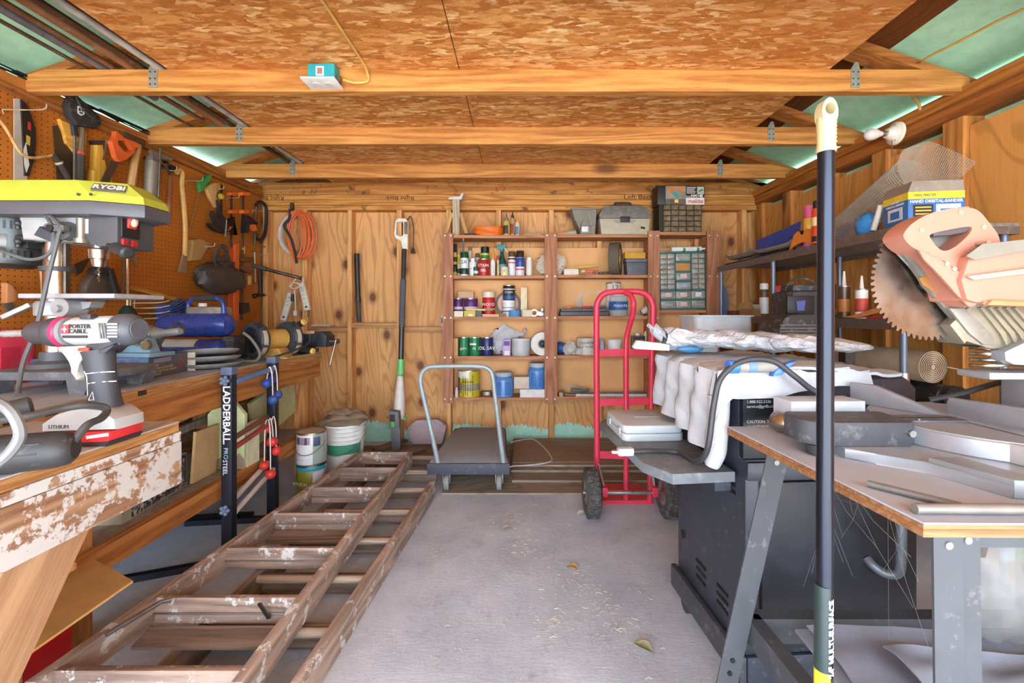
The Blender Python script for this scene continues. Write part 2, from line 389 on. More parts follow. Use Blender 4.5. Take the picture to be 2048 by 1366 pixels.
# roof: trusses, sloped sheathing with painted eave boards, loft boards
JY = [1.911, 2.508, 3.133, 3.58]; JZ, JH, JT = 2.08, .098, .038; RX0, PITCH = -.12, .34
ce = struct('ceiling', B().bb(-2.6, 2.4, YF, 3.8, 3.02, 3.04), wood((84, 44, 16), (124, 72, 28), 0, key='rdg'))
JM = [wood((152, 94, 36), (208, 144, 72), 0, knots=1.9, key='j%d' % i, dark=((50, 30, 16) if i == 3 else None)) for i in range(4)]
def roofz(x): return JZ+.10+(2.2-abs(x-RX0))*PITCH+.02
for i, y in enumerate([-.55, -1.16, .06, .68, 1.29]+JY):
    x0, x1 = LX(y)-.02, RX(y)+.02; k = max(0, i-5)
    poly = [(x0, JZ), (x1, JZ), (x1, JZ+.06), (x1-.13, JZ+JH), (x0+.13, JZ+JH), (x0, JZ+.06)]
    j = child('joist', B().prism(poly, JT, at(0, y+JT, 0, XZ)), JM[k], ce)
    for sgn in (-1, 1):
        xe = x0-.1 if sgn < 0 else x1+.1; p = V((xe, y+JT+.02, roofz(xe)-.09)); q = V((RX0, y+JT+.02, roofz(RX0)-.09))
        child('rafter', B().bar(p, q, .038, .09, (0, 1, 0)), wood((140, 80, 30), (190, 122, 56), 0, key='rf'), ce)
        if i >= 5 and i < 8:
            xx = P((307, 479, 585)[i-5] if sgn < 0 else (1710, 1542, 1440)[i-5], 0, y).x
            h = B().box((xx, y-.002, JZ+.058), (.038, .004, .085)); h.prism([(-.019, 0), (.019, 0), (.012, .028), (-.002, .03)], .004, at(xx, y, JZ+.1, XZ))
            hh = child('truss_plate', h, C((170, 172, 160), .45, .6), j)
            d_ = B()
            for a_ in (-.011, .011):
                for z_ in (.03, .055, .085): d_.cyl((xx+a_, y-.003, JZ+z_), (xx+a_, y-.0065, JZ+z_), .0035, seg=8)
            child('nail_heads', d_, C((90, 84, 74), .5, .6), hh)
for sgn in (-1, 1):
    xe = -2.55 if sgn < 0 else 2.35; xm = -1.86 if sgn < 0 else 1.72; ym = sgn
    def slab(xa, xb, y0, y1): return B().prism([(xa, roofz(xa)), (xb, roofz(xb)), (xb, roofz(xb)+.02), (xa, roofz(xa)+.02)], y1-y0, at(0, y1, 0, XZ))
    child('painted_eave_board', slab(xe, xm, YF, 3.8), C((180, 232, 194), .65, 0, .15, .1), ce)
    child('roof_sheathing', slab(xm, RX0, YF, 3.8), plywood((100, 50, 16), (130, 72, 26), 1, key='rs%d' % sgn, knot=False, other=2), ce)
child('gable_board', B().bb(-2.5, 2.4, 3.66, 3.68, 2.1, 3.0), plywood((110, 60, 24), (140, 84, 38), 2, key='g', knot=False, other=1), ce)
# loft boards (oriented strand board)
n = NT('strand_board'); oc = n.coord((8, 27, 1), (0, 0, R(24)), False); oc2 = n.coord((17, 46, 1), (0, 0, R(-14)), False)
wv = n.n('TexNoise', {'Vector': oc, 'Scale': 1.1, 'Detail': 4})
def warp(o, k): return n.n('VectorMath', {0: o, 1: n.n('VectorMath', {0: wv.outputs['Color'], 1: (k, k, k)}, operation='MULTIPLY').outputs[0]}, operation='ADD').outputs[0]
v1 = n.n('TexVoronoi', {'Vector': warp(oc, 1.2), 'Scale': 1.0}, feature='F1'); v2 = n.n('TexVoronoi', {'Vector': warp(oc2, 1.6), 'Scale': 1.3}, feature='F1')
g1 = n.n('SeparateColor', {0: v1.outputs['Color']}).outputs[0]; g2 = n.n('SeparateColor', {0: v2.outputs['Color']}).outputs[1]
t1 = n.ramp(g1, [(.0, rgb((174, 104, 44))), (.45, rgb((194, 124, 54))), (.75, rgb((218, 156, 86))), (1.0, rgb((236, 192, 130)))])
t2 = n.ramp(g2, [(.0, rgb((164, 96, 40))), (.4, rgb((190, 120, 52))), (.8, rgb((220, 164, 96))), (1.0, rgb((242, 208, 150)))])
fl = n.ramp(n.noise(n.coord((6, 26, 1), (0, 0, R(18)), False), 6, 5, .7), [(.62, 0.0), (.66, .8)])
cc = n.mix(n.ramp(n.noise(oc, 1.4, 4), [(.4, 0.0), (.6, 1.0)]), t1, t2); cc = n.mix(n.mul(fl, .8), cc, rgb((246, 212, 154)))
cc = n.mix(n.ramp(n.noise(n.coord((1, 1, 1), rnd=False), 1.6, 4), [(.45, 0.0), (.75, .45)]), cc, rgb((186, 108, 48)))
cc = n.mix(n.mul(n.ramp(n.noise(n.coord((8, 30, 1), (0, 0, R(30)), False), 5, 6, .75), [(.6, 0.0), (.68, 1.0)]), .5), cc, rgb((120, 66, 26)))
OSB = n.out(cc, .6)
XL, XR = -1.565, 1.375
for i, (y0, y1) in enumerate(((YF, .7), (.705, 1.93), (1.933, 2.53), (2.533, 3.15), (3.153, 3.62))):
    ym = (y0+y1)/2
    for a_, b2 in ((XL, -.272), (-.268, XR)): child('loft_board', B().bb(a_, b2, y0, y1, JZ+JH+.001, JZ+JH+.012), OSB, ce)
# door header above the camera
child('door_header', B().bb(-2.4, 2.2, YF-.06, YF-.02, 2.08, 3.0), PLATE, ce)
class PL:
    """a vertical plane in the room (left wall, back wall or right wall, or any depth) with a picture-free local frame:
    local x along the plane, local z up, local -y towards the room"""
    def __init__(s, kind, k=0.0):
        s.kind, s.k = kind, k
        s.rz = {'L': math.atan2(1, LB), 'B': 0.0, 'R': math.atan2(-1, -RB)}[kind]
        s.inv = Mx.Rotation(-s.rz, 3, 'Z'); s.o = V((0, 0, 0)); s.root = None
    def w(s, px, py): return LW(px, py, s.k) if s.kind == 'L' else (RW(px, py, s.k) if s.kind == 'R' else P(px, py, s.k))
    def open(s, name, label, cat, px, py, group=None):
        s.o = s.w(px, py); s.root = thing(name, label, cat, s.o, s.rz, group); return s.root
    def l(s, px, py, off=0.0):
        v = s.inv @ (s.w(px, py)-s.o); v.y -= off; return v
    def poly(s, pts): return [(s.l(*p).x, s.l(*p).z) for p in pts]
    def part(s, name, pts, th, mat, off=0.0, parent=None, bv=0, raw=False):
        b = B().prism(s.poly(pts), th, at(0, -off, 0, XZ), bv)
        return obj(name, b, mat, parent or s.root)
    def tubes(s, name, pts, r, mat, off=0.01, n=5, parent=None, seg=8, rad=None, closed=False):
        q = [s.l(p[0], p[1], p[2] if len(p) > 2 else off) for p in pts]
        if n: q = smooth(q, n, closed)
        if rad: rad = [rad[0]+(rad[1]-rad[0])*i/(len(q)-1) for i in range(len(q))]
        return obj(name, B().tube(q, r, seg, closed, rad), mat, parent or s.root)
# ================================================================ shelf unit on the back wall and what stands on it
DF, DB = 3.38, 3.565
SHW = wood((150, 92, 56), (196, 136, 92), 0, key='shelf', knots=1.6)
UPW = wood((138, 82, 52), (178, 120, 84), 2, key='upr', knots=2.2)
ZS = [P(0, y, DF).z for y in (470, 551, 633.5, 712.5, 795)]
XU = [(P(a, 0, DF).x, P(b, 0, DF).x) for a, b in ((886, 907), (1089, 1114), (1295, 1318), (1412, 1437))]
su = thing('wall_shelf', 'brown wooden shelf unit with five boards fixed to the plywood back wall', 'shelf', (XU[0][0], DF, 0))
for i, (a, b_) in enumerate(XU):
    z0 = .385
    u = obj('upright', B().bb(a, b_, DF-.02, DF, z0, ZS[0]+(.012 if i < 2 else .03)), UPW, su, W=True)
    for z in ZS:
        for x in (a+.018, b_-.018): obj('nail', B().cyl((x, DF-.02, z-.008), (x, DF-.0225, z-.008), .006, seg=8), C((214, 212, 206), .4, .5), u, W=True)
    if i != 1: obj('end_panel', B().bb(a+.02, b_-.02, DF+.001, DB, z0+.01, ZS[0]-.021), SHW, su, W=True)
for i, z in enumerate(ZS):
    zr = z+.02 if i == 0 else None
    obj('shelf_board', B().bb(XU[0][0]+.06 if i else XU[0][0]+.005, XU[1][0]+.02 if i else XU[1][1]-.03, DF+.002, DB, z-.024, z), SHW, su, W=True)
    obj('shelf_board', B().bb(XU[1][1]-.02, XU[2][0]+.02, DF+.002, DB, z-.024+.006, z+.006), SHW, su, W=True)
obj('shelf_board', B().bb(XU[2][1]-.02, XU[3][0]+.02, DF+.002, DB, ZS[0]-.0, ZS[0]+.024), SHW, su, W=True)
zc = P(0, 620, DF).z
obj('shelf_board', B().bb(XU[2][1]-.02, XU[3][0]+.02, DF+.002, DB, zc-.022, zc), SHW, su, W=True)
HB = C((224, 168, 110), .7, 0, 0, .1, 5)
for x0, x1 in ((XU[0][1]-.02, XU[1][0]+.02), (XU[1][1]-.02, XU[2][0]+.02), (XU[2][1]-.02, XU[3][0]+.02)):
    obj('back_panel', B().bb(x0, x1, DB-.006, DB-.001, .40, ZS[0]-.075), HB, su, W=True)
S = dict(a=ZS[0], b=ZS[1], c=ZS[2], d=ZS[3], e=ZS[4])
SR = {k: v+.006 for k, v in S.items()}
TXT = {}
def shelfx(px, d): return (px-CX)*d/F
def can(name, label, cat, x0, x1, ytop, z, body, d=3.46, lid=None, lidh=.012, band=None, b0=.08, b1=.9, rim=None, top=None, topr=.9, toph=0, words=None, wc=WHT, ws=.3, group=None, neck=None, wz=.55):
    """cylindrical tin, jar or spray can: picture columns x0..x1 and top row ytop at distance d, standing at height z"""
    r = (x1-x0)/2*d/F; h = P(0, ytop, d).z-z; x = shelfx((x0+x1)/2, d)
    t = thing(name, label, cat, (x, d, z), None, group); hb = h-toph
    bd = obj('body', B().lathe([(r*.97, 0), (r, .003), (r, hb-.004), (r*.96, hb)], seg=22), body, t)
    if rim: obj('rim', B().lathe([(r*.9, hb-.002), (r*1.03, hb-.002), (r*1.03, hb+.004), (r*.9, hb+.004)], seg=22), rim, t)
    if top: obj('cap', B().lathe([(r*topr, hb-.001), (r*topr, h-.004), (r*topr*.9, h)], seg=20), top, t)
    if lid: obj('lid', B().lathe([(r*1.04, hb-lidh), (r*1.04, hb+.002), (r*.98, hb+.004)], seg=22), lid, t)
    if band: 
        for q, (m, c0, c1) in enumerate(band): obj('label_band', B().lathe([(r+.0006, c0*hb), (r+.0012, c0*hb+.001), (r+.0012, c1*hb-.001), (r+.0006, c1*hb)], seg=22), m, t)
    if words:
        wl_ = words if isinstance(words, list) else [(words, ws, wz, wc)]
        for wd, s_, z_, c_ in wl_: text('lettering', wd, s_*r*2, C(c_, .6), t, (0, -r-.002, hb*z_), FR, .0006)
    return t
def cbox(name, label, cat, x0, x1, ytop, z, dep, mat, d=3.44, group=None, bv=.002, rz=0):
    w_ = (x1-x0)*d/F; h = P(0, ytop, d).z-z; t = thing(name, label, cat, (shelfx((x0+x1)/2, d), d+dep/2, z), rz, group)
    obj('carton', B().box((0, 0, h/2), (w_, dep, h), None, bv), mat, t); t['_w'], t['_h'] = w_, h; return t
def face(t, name, x0, x1, z0, z1, mat, dep, e=.0008):
    """flat print on the front of a carton, fractions of its face"""
    w_, h = t['_w'], t['_h']; return obj(name, B().bb(w_*(x0-.5), w_*(x1-.5), -dep/2-e, -dep/2, h*z0, h*z1), mat, t)
P_ = lambda h, r=.4: C(h, r, 0, 0, .06)
# --- top board
z = S['a']; d = 3.46
t = thing('jack_stand', 'grey wooden T-shaped post with two slanting braces on the top board', 'stand', (shelfx(913, d), d, z))
k = d/F; G1 = wood((150, 134, 108), (190, 176, 148), 2, key='js')
obj('post', B().box((0, 0, .147), (.055, .05, .294)), G1, t)
obj('cap', B().prism([(-.06, .294), (.045, .294), (.062, .34), (.045, .345), (.03, .318), (-.055, .31)], .06, at(0, .03, 0, XZ)), C((208, 200, 186), .6), t)
for s_ in (-1, 1): obj('brace', B().bar((s_*.085, 0, .012), (s_*.034, 0, .19), .025, .03, (0, 1, 0)), wood((170, 120, 62), (206, 160, 96), 2, key='br'), t)
t = thing('paint_scraper', 'black-handled scraper hanging over the edge of the top board', 'scraper', (shelfx(946, 3.42), 3.42, z))
obj('handle', B().box((-.02, 0, .010), (.09, .022, .018), None, .006), C(BLK), t); obj('blade', B().prism([(.022, -.014), (.052, -.024), (.052, .024), (.022, .014)], .003, at(0, 0, .008)), metal(), t)
t = thing('extension_lead', 'flat coil of bright orange cord on the top board', 'cord', (shelfx(976, 3.47), 3.47, z))
b = B()
for i in range(9):
    a0 = i*.7; rx, zz = .118-.004*(i % 3), .008+.0082*i
    b.tube([(rx*math.cos(a)+.004*nz(i), (.062-.002*(i % 4))*math.sin(a), zz+.003*math.sin(a*2+i)) for a in [2*math.pi*j/28 for j in range(28)]], .0052, 7, True)
obj('coil', b, C((238, 120, 28), .45), t)
def bottle(label, x0, x1, ysh, ytip, z, body, cap, d=3.46, tip=None, name='glue_bottle', words=None):
    r = (x1-x0)/2*d/F; h = P(0, ysh, d).z-z; ht = P(0, ytip, d).z-z; t = thing(name, label, 'bottle', (shelfx((x0+x1)/2, d), d, z))
    obj('body', B().lathe([(r*.9, 0), (r, .006), (r, h*.85), (r*.55, h)], seg=18), body, t)
    obj('cap', B().lathe([(r*.6, h-.001), (r*.6, h+(ht-h)*.35), (r*.3, h+(ht-h)*.45), (r*.14, ht)], seg=14), cap, t)
    obj('label_band', B().lathe([(r+.0005, h*.15), (r+.001, h*.16), (r+.001, h*.66), (r+.0005, h*.67)], seg=18, arc=(R(200), R(300))), C(words or (60, 50, 40), .6), t)
    return t
bottle('yellow glue bottle with a grey nozzle on the top board', 1006, 1020, 441, 427, z, P_((196, 168, 84)), C((110, 108, 116)))
bottle('tall clear bottle with dark brown cap on the top board', 1020.5, 1029.5, 436, 422, z, P_((176, 150, 112)), C((52, 34, 24)), words=(150, 60, 40))
bottle('slim white bottle with orange tip on the top board', 1030, 1039, 444, 432, z, P_((216, 206, 184)), C((222, 140, 50)), words=(90, 130, 150))
def paper(name, label, cat, c, w_, l_, h, mat, seed=0, rz=0, nu=16, nv=10, th=.0015, amp=1.0, group=None):
    """crumpled sheet lying at c"""
    random.seed(seed); fz = [[random.random() for _ in range(nv+1)] for _ in range(nu+1)]
    b = B().grid(lambda u, v: ((u-.5)*w_, (v-.5)*l_, .003+th+h*amp*(.5+.5*nz(u*1.3+seed, v*1.7+seed*.3))*(1-(2*u-1)**4)*(1-(2*v-1)**4)+h*.12*fz[round(u*nu)][round(v*nv)]), nu, nv, th)
    return one(name, label, cat, b, mat, c, rz, group)
paper('paper_sheet', 'crumpled pale paper bag lying on the top board', 'paper', (shelfx(1067, 3.46), 3.46, z), .21, .1, .028, C((214, 190, 150), .85), 3)
z = SR['a']
t = thing('caulk_bottle', 'grey squeeze bottle with orange tip lying on the top board', 'bottle', (shelfx(1138, 3.45), 3.45, z))
obj('body', B().lathe([(.022, 0), (.024, .01), (.022, .055), (.012, .09), (.009, .1)], (.055, 0, .0245), (-1, 0, -.06), seg=16), C((176, 166, 142), .5), t)
obj('tip', B().lathe([(.011, .1), (.009, .118), (.012, .12), (.012, .13), (.006, .15)], (.055, 0, .0245), (-1, 0, -.06), seg=14), C((220, 140, 60)), t)
t = thing('plastic_feeder', 'dusty grey plastic scoop bin with tapered front beside the tackle box', 'bin', (shelfx(1166, 3.47), 3.47, z)); GB = C((128, 122, 110), .55, 0, .3)
b = B().prism([(-.03, 0), (.085, 0), (.1, .2), (-.1, .2), (-.075, .11), (-.035, .055)], .14, at(0, .07, 0, XZ), .006); obj('hopper', b, GB, t)
obj('rim', B().box((0, 0, .206), (.212, .155, .014), None, .004), GB, t)
obj('chute', B().prism([(-.035, 0), (.05, 0), (.03, .1), (-.01, .11), (-.03, .08)], .045, at(0, -.068, 0, XZ), .005), GB, t)
obj('strap', B().box((.045, -.073, .12), (.026, .01, .1), (0, R(-14), 0), .003), C((140, 128, 104)), t); obj('sticker', B().box((-.002, -.1145, .035), (.05, .002, .04)), C((222, 220, 214)), t)
# tackle box
t = thing('tackle_box', 'large pale grey tackle box with dark grey lid and carry handle on the top board', 'toolbox', (shelfx(1245, 3.46), 3.46, z)); w_ = .4
obj('body', B().prism([(-.185, 0), (.185, 0), (.2, .125), (-.2, .125)], .15, at(0, .07, 0, XZ), .008), C((176, 166, 142), .5, 0, .25), t)
obj('lid', B().prism([(-.2, 0), (.2, 0), (.205, .03), (.175, .085), (.13, .1), (-.13, .1), (-.175, .085), (-.205, .03)], .155, at(0, .0725, .126, XZ), .01), C((104, 100, 92), .5, 0, .3), t)
hd = obj('handle', B().tube(smooth([(-.07, 0, .222), (-.065, 0, .25), (-.05, 0, .264), (.05, 0, .264), (.065, 0, .25), (.07, 0, .222)], 4), .009, 8), C((62, 58, 54)), t)
obj('latch', B().box((.0, -.088, .115), (.075, .02, .045), None, .006), C((40, 38, 36)), t)
obj('latch_plate', B().prism([(-.1, .02), (-.06, 0), (.06, 0), (.1, .02)], .006, at(0, -.079, .088, XZ)), C((150, 142, 124)), t)
em = B().lathe([(.024, 0), (.024, .002)], (.14, -.0795, .05), (0, -1, 0), 20); obj('emblem', em, C((196, 176, 128)), t); obj('emblem_mark', B().box((.14, -.083, .05), (.034, .002, .016), (0, R(20), 0)).box((.14, -.083, .05), (.034, .002, .006), (0, R(-30), 0)), C((40, 34, 28)), t)
# small drawer cabinet and the boxed grinder on it
zc0 = ZS[0]+.024; t = thing('drawer_cabinet', 'black cabinet of twenty-five tiny clear drawers on the top board', 'drawer cabinet', (shelfx(1355, 3.45), 3.45, zc0)); t['category'] = 'cabinet'
cw, ch = .335, .215; K = C((34, 26, 20), .5); DR = C((112, 92, 66), .25, 0, .3, .3)
b = B().bb(-cw/2, cw/2, -.06, .08, 0, ch); obj('housing', b, K, t)
b = B()
for i in range(6): b.bb(-cw/2+.03+(cw-.034)*i/5-.002, -cw/2+.03+(cw-.034)*i/5+.002, -.067, -.06, 0, ch); b.bb(-cw/2+.03, cw/2, -.067, -.06, max(0, ch*i/5-.002), min(ch, ch*i/5+.002))
obj('divider', b, K, t)
for i in range(5):
    for j in range(5):
        x0 = -cw/2+.032+(cw-.034)*i/5+.003; x1 = x0+(cw-.034)/5-.007; z0 = ch*j/5+.004; z1 = z0+ch/5-.008
        dr = obj('drawer', B().bb(x0, x1, -.0665, -.061, z0, z1), DR, t); obj('pull', B().box(((x0+x1)/2, -.0685, z0+.012), (.026, .006, .004)), C((150, 132, 104), .3), dr)
t = thing('tool_carton', 'printed grinder carton sitting on the small black drawer cabinet', 'box', (shelfx(1357, 3.44), 3.45, zc0+ch+.001), R(2)); t['_w'], t['_h'] = .375, .15
w_, h = .375, .15; obj('carton', B().bb(-w_/2, w_/2, -.06, .075, 0, h, .001), C((40, 34, 30)), t)
def pr(name, x0, x1, z0, z1, m, e=.001): return obj(name, B().bb(w_*(x0-.5), w_*(x1-.5), -.06-e, -.06, h*z0, h*z1), m, t)
pr('photo_print', .17, .6, .01, .98, C((150, 134, 116), .5, 0, 0, .3)); pr('photo_floor', .17, .6, .01, .3, C((92, 84, 76), .5, 0, 0, .3), .0012)
for x, zz, s_ in ((.3, .78, 1), (.5, .8, .85)): obj('glove_print', B().lathe([(.026*s_, 0), (.026*s_, .0016)], (w_*(x-.5), -.0601, h*zz), (0, -1, 0), 14), C((206, 118, 50)), t)
obj('grinder_print', B().box((w_*-.11, -.0615, h*.52), (.06, .002, .03), (0, R(38), 0)), C((56, 150, 140)), t); pr('spark_print', .36, .44, .1, .28, C((244, 190, 90)), .002)
pr('model_panel', .6, .995, .38, .98, C((24, 22, 22)), .0012); pr('brand_panel', .6, .995, .01, .38, C((226, 220, 208)), .0012); pr('tool_print', .84, .985, .56, .96, C((176, 182, 166)), .002)
obj('tool_shape', B().box((w_*.42, -.063, h*.76), (.035, .001, .012), (0, R(-25), 0)), C((60, 120, 70)), t)
for i in range(5): pr('text_line', .62, .82-.02*(i % 3), .9-.075*i, .935-.075*i, C((210, 206, 196)), .0018)
text('lettering', 'N9514B', .03, C((240, 238, 230)), t, (w_*.335, -.0622, h*.465), FR, .0004, sx=.95, bold=.0006); text('lettering', 'Model', .014, C((240, 238, 230)), t, (w_*.15, -.0622, h*.44), FR)
text('lettering', 'makita', .045, C((206, 52, 30)), t, (w_*.3, -.0622, h*.19), FR, .0004, sx=1.0, bold=.0006, shear=.25)
# --- second board, first bay
z = S['b']
can('spray_can', 'black and yellow can against the first upright of the second board', 'can', 906, 914, 488, z, P_((206, 180, 60)), 3.5, top=C(BLK), toph=.07, band=[(P_(BLK), .2, .5), (P_((40, 40, 38)), .62, .8)])
can('spray_can', 'slim white and yellow can with pink cap at the end of the second board', 'can', 914.5, 921, 498, z, P_((214, 206, 176)), 3.5, top=C((230, 150, 140)), toph=.045, topr=.6, band=[(P_((200, 170, 40)), .55, .9), (P_((60, 50, 40)), .15, .35)])
can('spray_can', 'white spray paint can with dark green cap marked 2X', 'can', 920.5, 937, 504, z, P_((214, 222, 220)), 3.42, top=C((20, 72, 44)), toph=.05, band=[(P_((24, 60, 50)), .08, .42)], words=[('2X', .6, .76, (24, 60, 90))])
t = thing('paintbrush', 'grey-handled paintbrush hanging down over the second board cans', 'brush', (shelfx(926.5, 3.388), 3.395, P(0, 506, 3.39).z+.002))
obj('handle', B().tube([(0, 0, .004), (0, 0, .08), (0, 0, .1)], .008, 8, rad=[.009, .006, .009]), C((96, 100, 92)), t); obj('tip', B().cyl((0, 0, .101), (0, 0, .125), .007), C((196, 110, 50)), t)
can('bottle', 'thin clear bottle with grey cap behind the white tub', 'bottle', 936.5, 943.5, 493, z, P_((196, 188, 170)), 3.52, top=C((110, 104, 92)), toph=.035, topr=.9)
can('plastic_tub', 'white tub with pale cap on the second board', 'tub', 938.5, 953, 517, z, P_((226, 222, 220)), 3.44, top=C((236, 232, 230)), toph=.03, topr=.6, words=[('STAIN', .28, .5, (190, 90, 100))])
can('small_jar', 'small dark green labelled jar in front of the red tin', 'jar', 947, 956.5, 534, z, P_((44, 84, 62)), 3.405, band=[(P_((210, 214, 206)), .25, .55)])
can('bottle', 'clear bottle with dark cap standing behind the red tin', 'bottle', 950, 960, 507, z, P_((190, 182, 172)), 3.52, top=C((92, 70, 58)), toph=.035, topr=.85)
can('spray_can', 'green can with black lid standing behind the red tin', 'can', 961.5, 978.5, 494, z, P_((70, 140, 60)), 3.53, top=C((30, 28, 28)), toph=.05, topr=.98, band=[(P_((214, 196, 120)), .9, .97)])
can('paint_tin', 'short red tin with white lettering on the second board', 'tin', 955, 980.5, 520, z, P_((170, 34, 34)), 3.44, rim=metal((206, 190, 140)), words=[('STAIN', .3, .62, WHT), ('GEL', .26, .32, WHT)])
t = bottle('white bottle with orange nozzle cap on the second board', 980.5, 991, 519, 486, z, P_((230, 226, 216)), C((214, 136, 46)), 3.46, words=(214, 206, 190))
t = thing('paintbrush', 'pale wooden brush handle with red end beside the green sprayer', 'brush', (shelfx(996, 3.41), 3.41, z)); obj('handle', B().lathe([(.008, 0), (.011, .02), (.008, .09), (.011, .11), (.009, .125)], seg=12), wood((200, 170, 110), (226, 200, 146), 2, key='pb'), t); obj('tip', B().lathe([(.0105, .1252), (.01, .155), (.004, .16)], seg=12), C((196, 60, 46)), t)
def sprayer(label, x, z, h, d, body, head, s=1.0, name='spray_bottle', lab=None):
    t = thing(name, label, 'bottle', (x, d, z)); r = .034*s
    obj('body', B().lathe([(r*.95, 0), (r, .01), (r, h*.42), (r*.5, h*.62), (r*.36, h*.78)], seg=18), body, t)
    obj('collar', B().lathe([(r*.45, h*.78), (r*.45, h*.84)], seg=14), head, t)
    hd = obj('spray_head', B().prism([(-.03*s, h*.84), (.012*s, h*.84), (.02*s, h*.9), (.034*s, h*.92), (.034*s, h*.99), (-.03*s, h), (-.042*s, h*.95)], .026*s, at(0, .013*s, 0, XZ), .004), head, t)
    obj('trigger', B().tube(smooth([(.018*s, 0, h*.9), (.03*s, 0, h*.83), (.042*s, 0, h*.76)], 4), .005*s, 6), C((226, 214, 200)), hd)
    if lab: obj('label_band', B().lathe([(r+.0006, h*.1), (r+.0012, h*.11), (r+.0012, h*.36), (r+.0006, h*.37)], seg=18), lab, t)
    return t
sprayer('dark green trigger spray bottle with teal head on the second board', shelfx(1004, 3.48), z, P(0, 489, 3.48).z-z, 3.48, C((22, 78, 66), .3), C((40, 130, 140)), 1.05, lab=C((120, 150, 190)))
can('small_tin', 'small cream hazard-labelled tin before the green sprayer', 'tin', 1001, 1017, 534, z, P_((216, 204, 160)), 3.41, words=[('+', .5, .5, (40, 36, 30))])
can('spray_can', 'white spray can with brown cap on the second board', 'can', 1016, 1031, 503, z, P_((222, 220, 224)), 3.46, top=C((92, 66, 54)), toph=.046, band=[(P_((206, 120, 70)), .66, .74), (P_((70, 66, 80)), .85, .94)])
can('spray_can', 'blue and white spray can with shiny dark cap', 'can', 1031.5, 1049, 502, z, P_((214, 216, 226)), 3.45, top=C((52, 46, 44), .25), toph=.055, band=[(P_((48, 72, 150)), .5, .98), (P_((210, 70, 70)), .32, .4)])
can('plastic_tub', 'frosted white plastic bottle with square shoulders near the middle upright', 'bottle', 1052, 1064.5, 515, z, P_((222, 218, 208)), 3.46, top=C((232, 228, 220)), toph=.02, topr=.8)
def crumple(name, label, cat, c, sx, sy, sz, mat, seed=1, rot=None, seg=18, rings=12, amp=.22, group=None):
    """crumpled bag: lumpy closed surface resting on its base"""
    random.seed(seed); b = B(); b.sph((0, 0, 0), 1, seg, rings); vs = []
    for v in b.v:
        v = V(v); k = 1+amp*nz(v.x*1.1+seed, v.y*1.3, v.z*1.2+seed*.7)+amp*.35*(random.random()-.5); z_ = max(v.z*k, -.8)
        vs.append(((v.x*k)*sx, (v.y*k)*sy, (z_+.8)*sz/1.8))
    b.v = vs; return one(name, label, cat, b, mat, c, rot, group)
nt = NT('printed_paper'); cn = nt.coord(); PP = nt.out(nt.mix(nt.ramp(nt.noise(cn, 34, 3, .6, 2), [(.52, 0.0), (.56, .8), (.6, 0.0)]), rgb((214, 200, 178)), rgb((120, 96, 76))), .8)
crumple('paper_bag', 'crumpled white printed paper bag behind the middle upright', 'bag', (shelfx(1102, 3.48), 3.48, z+.006), .115, .05, .19, PP, 5, None, 22, 14, .18)
z = SR['b']
cbox('small_carton', 'small white carton at the start of the second bay', 'box', 1128, 1157, 538, z, .05, C((222, 212, 196)), 3.40)
wone('spirit_level', 'yellow wooden level lying across sticks on the second board', 'level', B().bar((shelfx(1132, 3.5), 3.5, z+.058), (shelfx(1198, 3.52), 3.5, z+.085), .016, .02, (0, 1, 0)), wood((190, 150, 50), (226, 186, 84), 0, key='lv'))
wone('wood_offcut', 'tan wooden offcut under the yellow level', 'wood', B().bb(shelfx(1130, 3.5), shelfx(1178, 3.5), 3.47, 3.53, z+.001, z+.046), wood((170, 110, 44), (210, 150, 70), 0, key='of'))
t = thing('utility_knife', 'orange-red utility knife lying on the second board', 'knife', (shelfx(1182, 3.45), 3.445, z), R(-8)); obj('handle', B().box((0, 0, .034), (.1, .022, .022), None, .006), C((216, 84, 40)), t); obj('blade_holder', B().box((-.062, 0, .034), (.03, .016, .014)), C((206, 196, 176)), t); obj('stand_block', B().bb(-.045, .05, -.02, .02, 0, .022), C((176, 90, 44)), t)
b = B()
for i in range(14):
    a = 2.4*i; b.tube(arcp((-.055+.009*i, .008*math.sin(a), .016+.008*math.cos(a*1.7)), .012, 0, 2*math.pi*.93, 9, V((1, .2, .3)).normalized(), V((0, .5+.3*math.sin(a), .8)).normalized()), .0028, 6)
one('chain', 'loose tangle of thin grey chain on the second board', 'chain', b, metal((150, 140, 124), .5), (shelfx(1202, 3.43), 3.425, z-.002))
t = thing('tape_roll', 'wide dark grey roll of sanding belt standing on edge', 'roll', (shelfx(1231, 3.45), 3.455, z), R(-20))
Rr = (P(0, 486, 3.47).z-z)/2; obj('roll', B().lathe([(Rr*.72, -.04), (Rr, -.04), (Rr, .04), (Rr*.72, .04), (Rr*.72, -.04)], (0, 0, Rr), (1, 0, 0), 28), C((98, 86, 72), .8), t); obj('core', B().lathe([(Rr*.3, -.035), (Rr*.66, -.035), (Rr*.66, .035), (Rr*.3, .035), (Rr*.3, -.035)], (0, 0, Rr), (1, 0, 0), 24), C((206, 172, 104)), t)
t = thing('plastic_box', 'slate blue lidded plastic box on the second board', 'box', (shelfx(1271, 3.46), 3.46, z)); obj('body', B().prism([(-.078, 0), (.078, 0), (.085, .1), (-.085, .1)], .1, at(0, .05, 0, XZ), .006), C((84, 86, 94), .5, 0, .2), t); obj('lid', B().box((0, 0, .116), (.178, .112, .03), None, .006), C((92, 94, 102), .5, 0, .2), t)
one('sponge', 'yellow sponge block on top of the slate blue box', 'sponge', B().box((0, 0, .026), (.165, .08, .05), None, .008), C((206, 156, 60), .95), (shelfx(1268, 3.46), 3.46, z+.132))
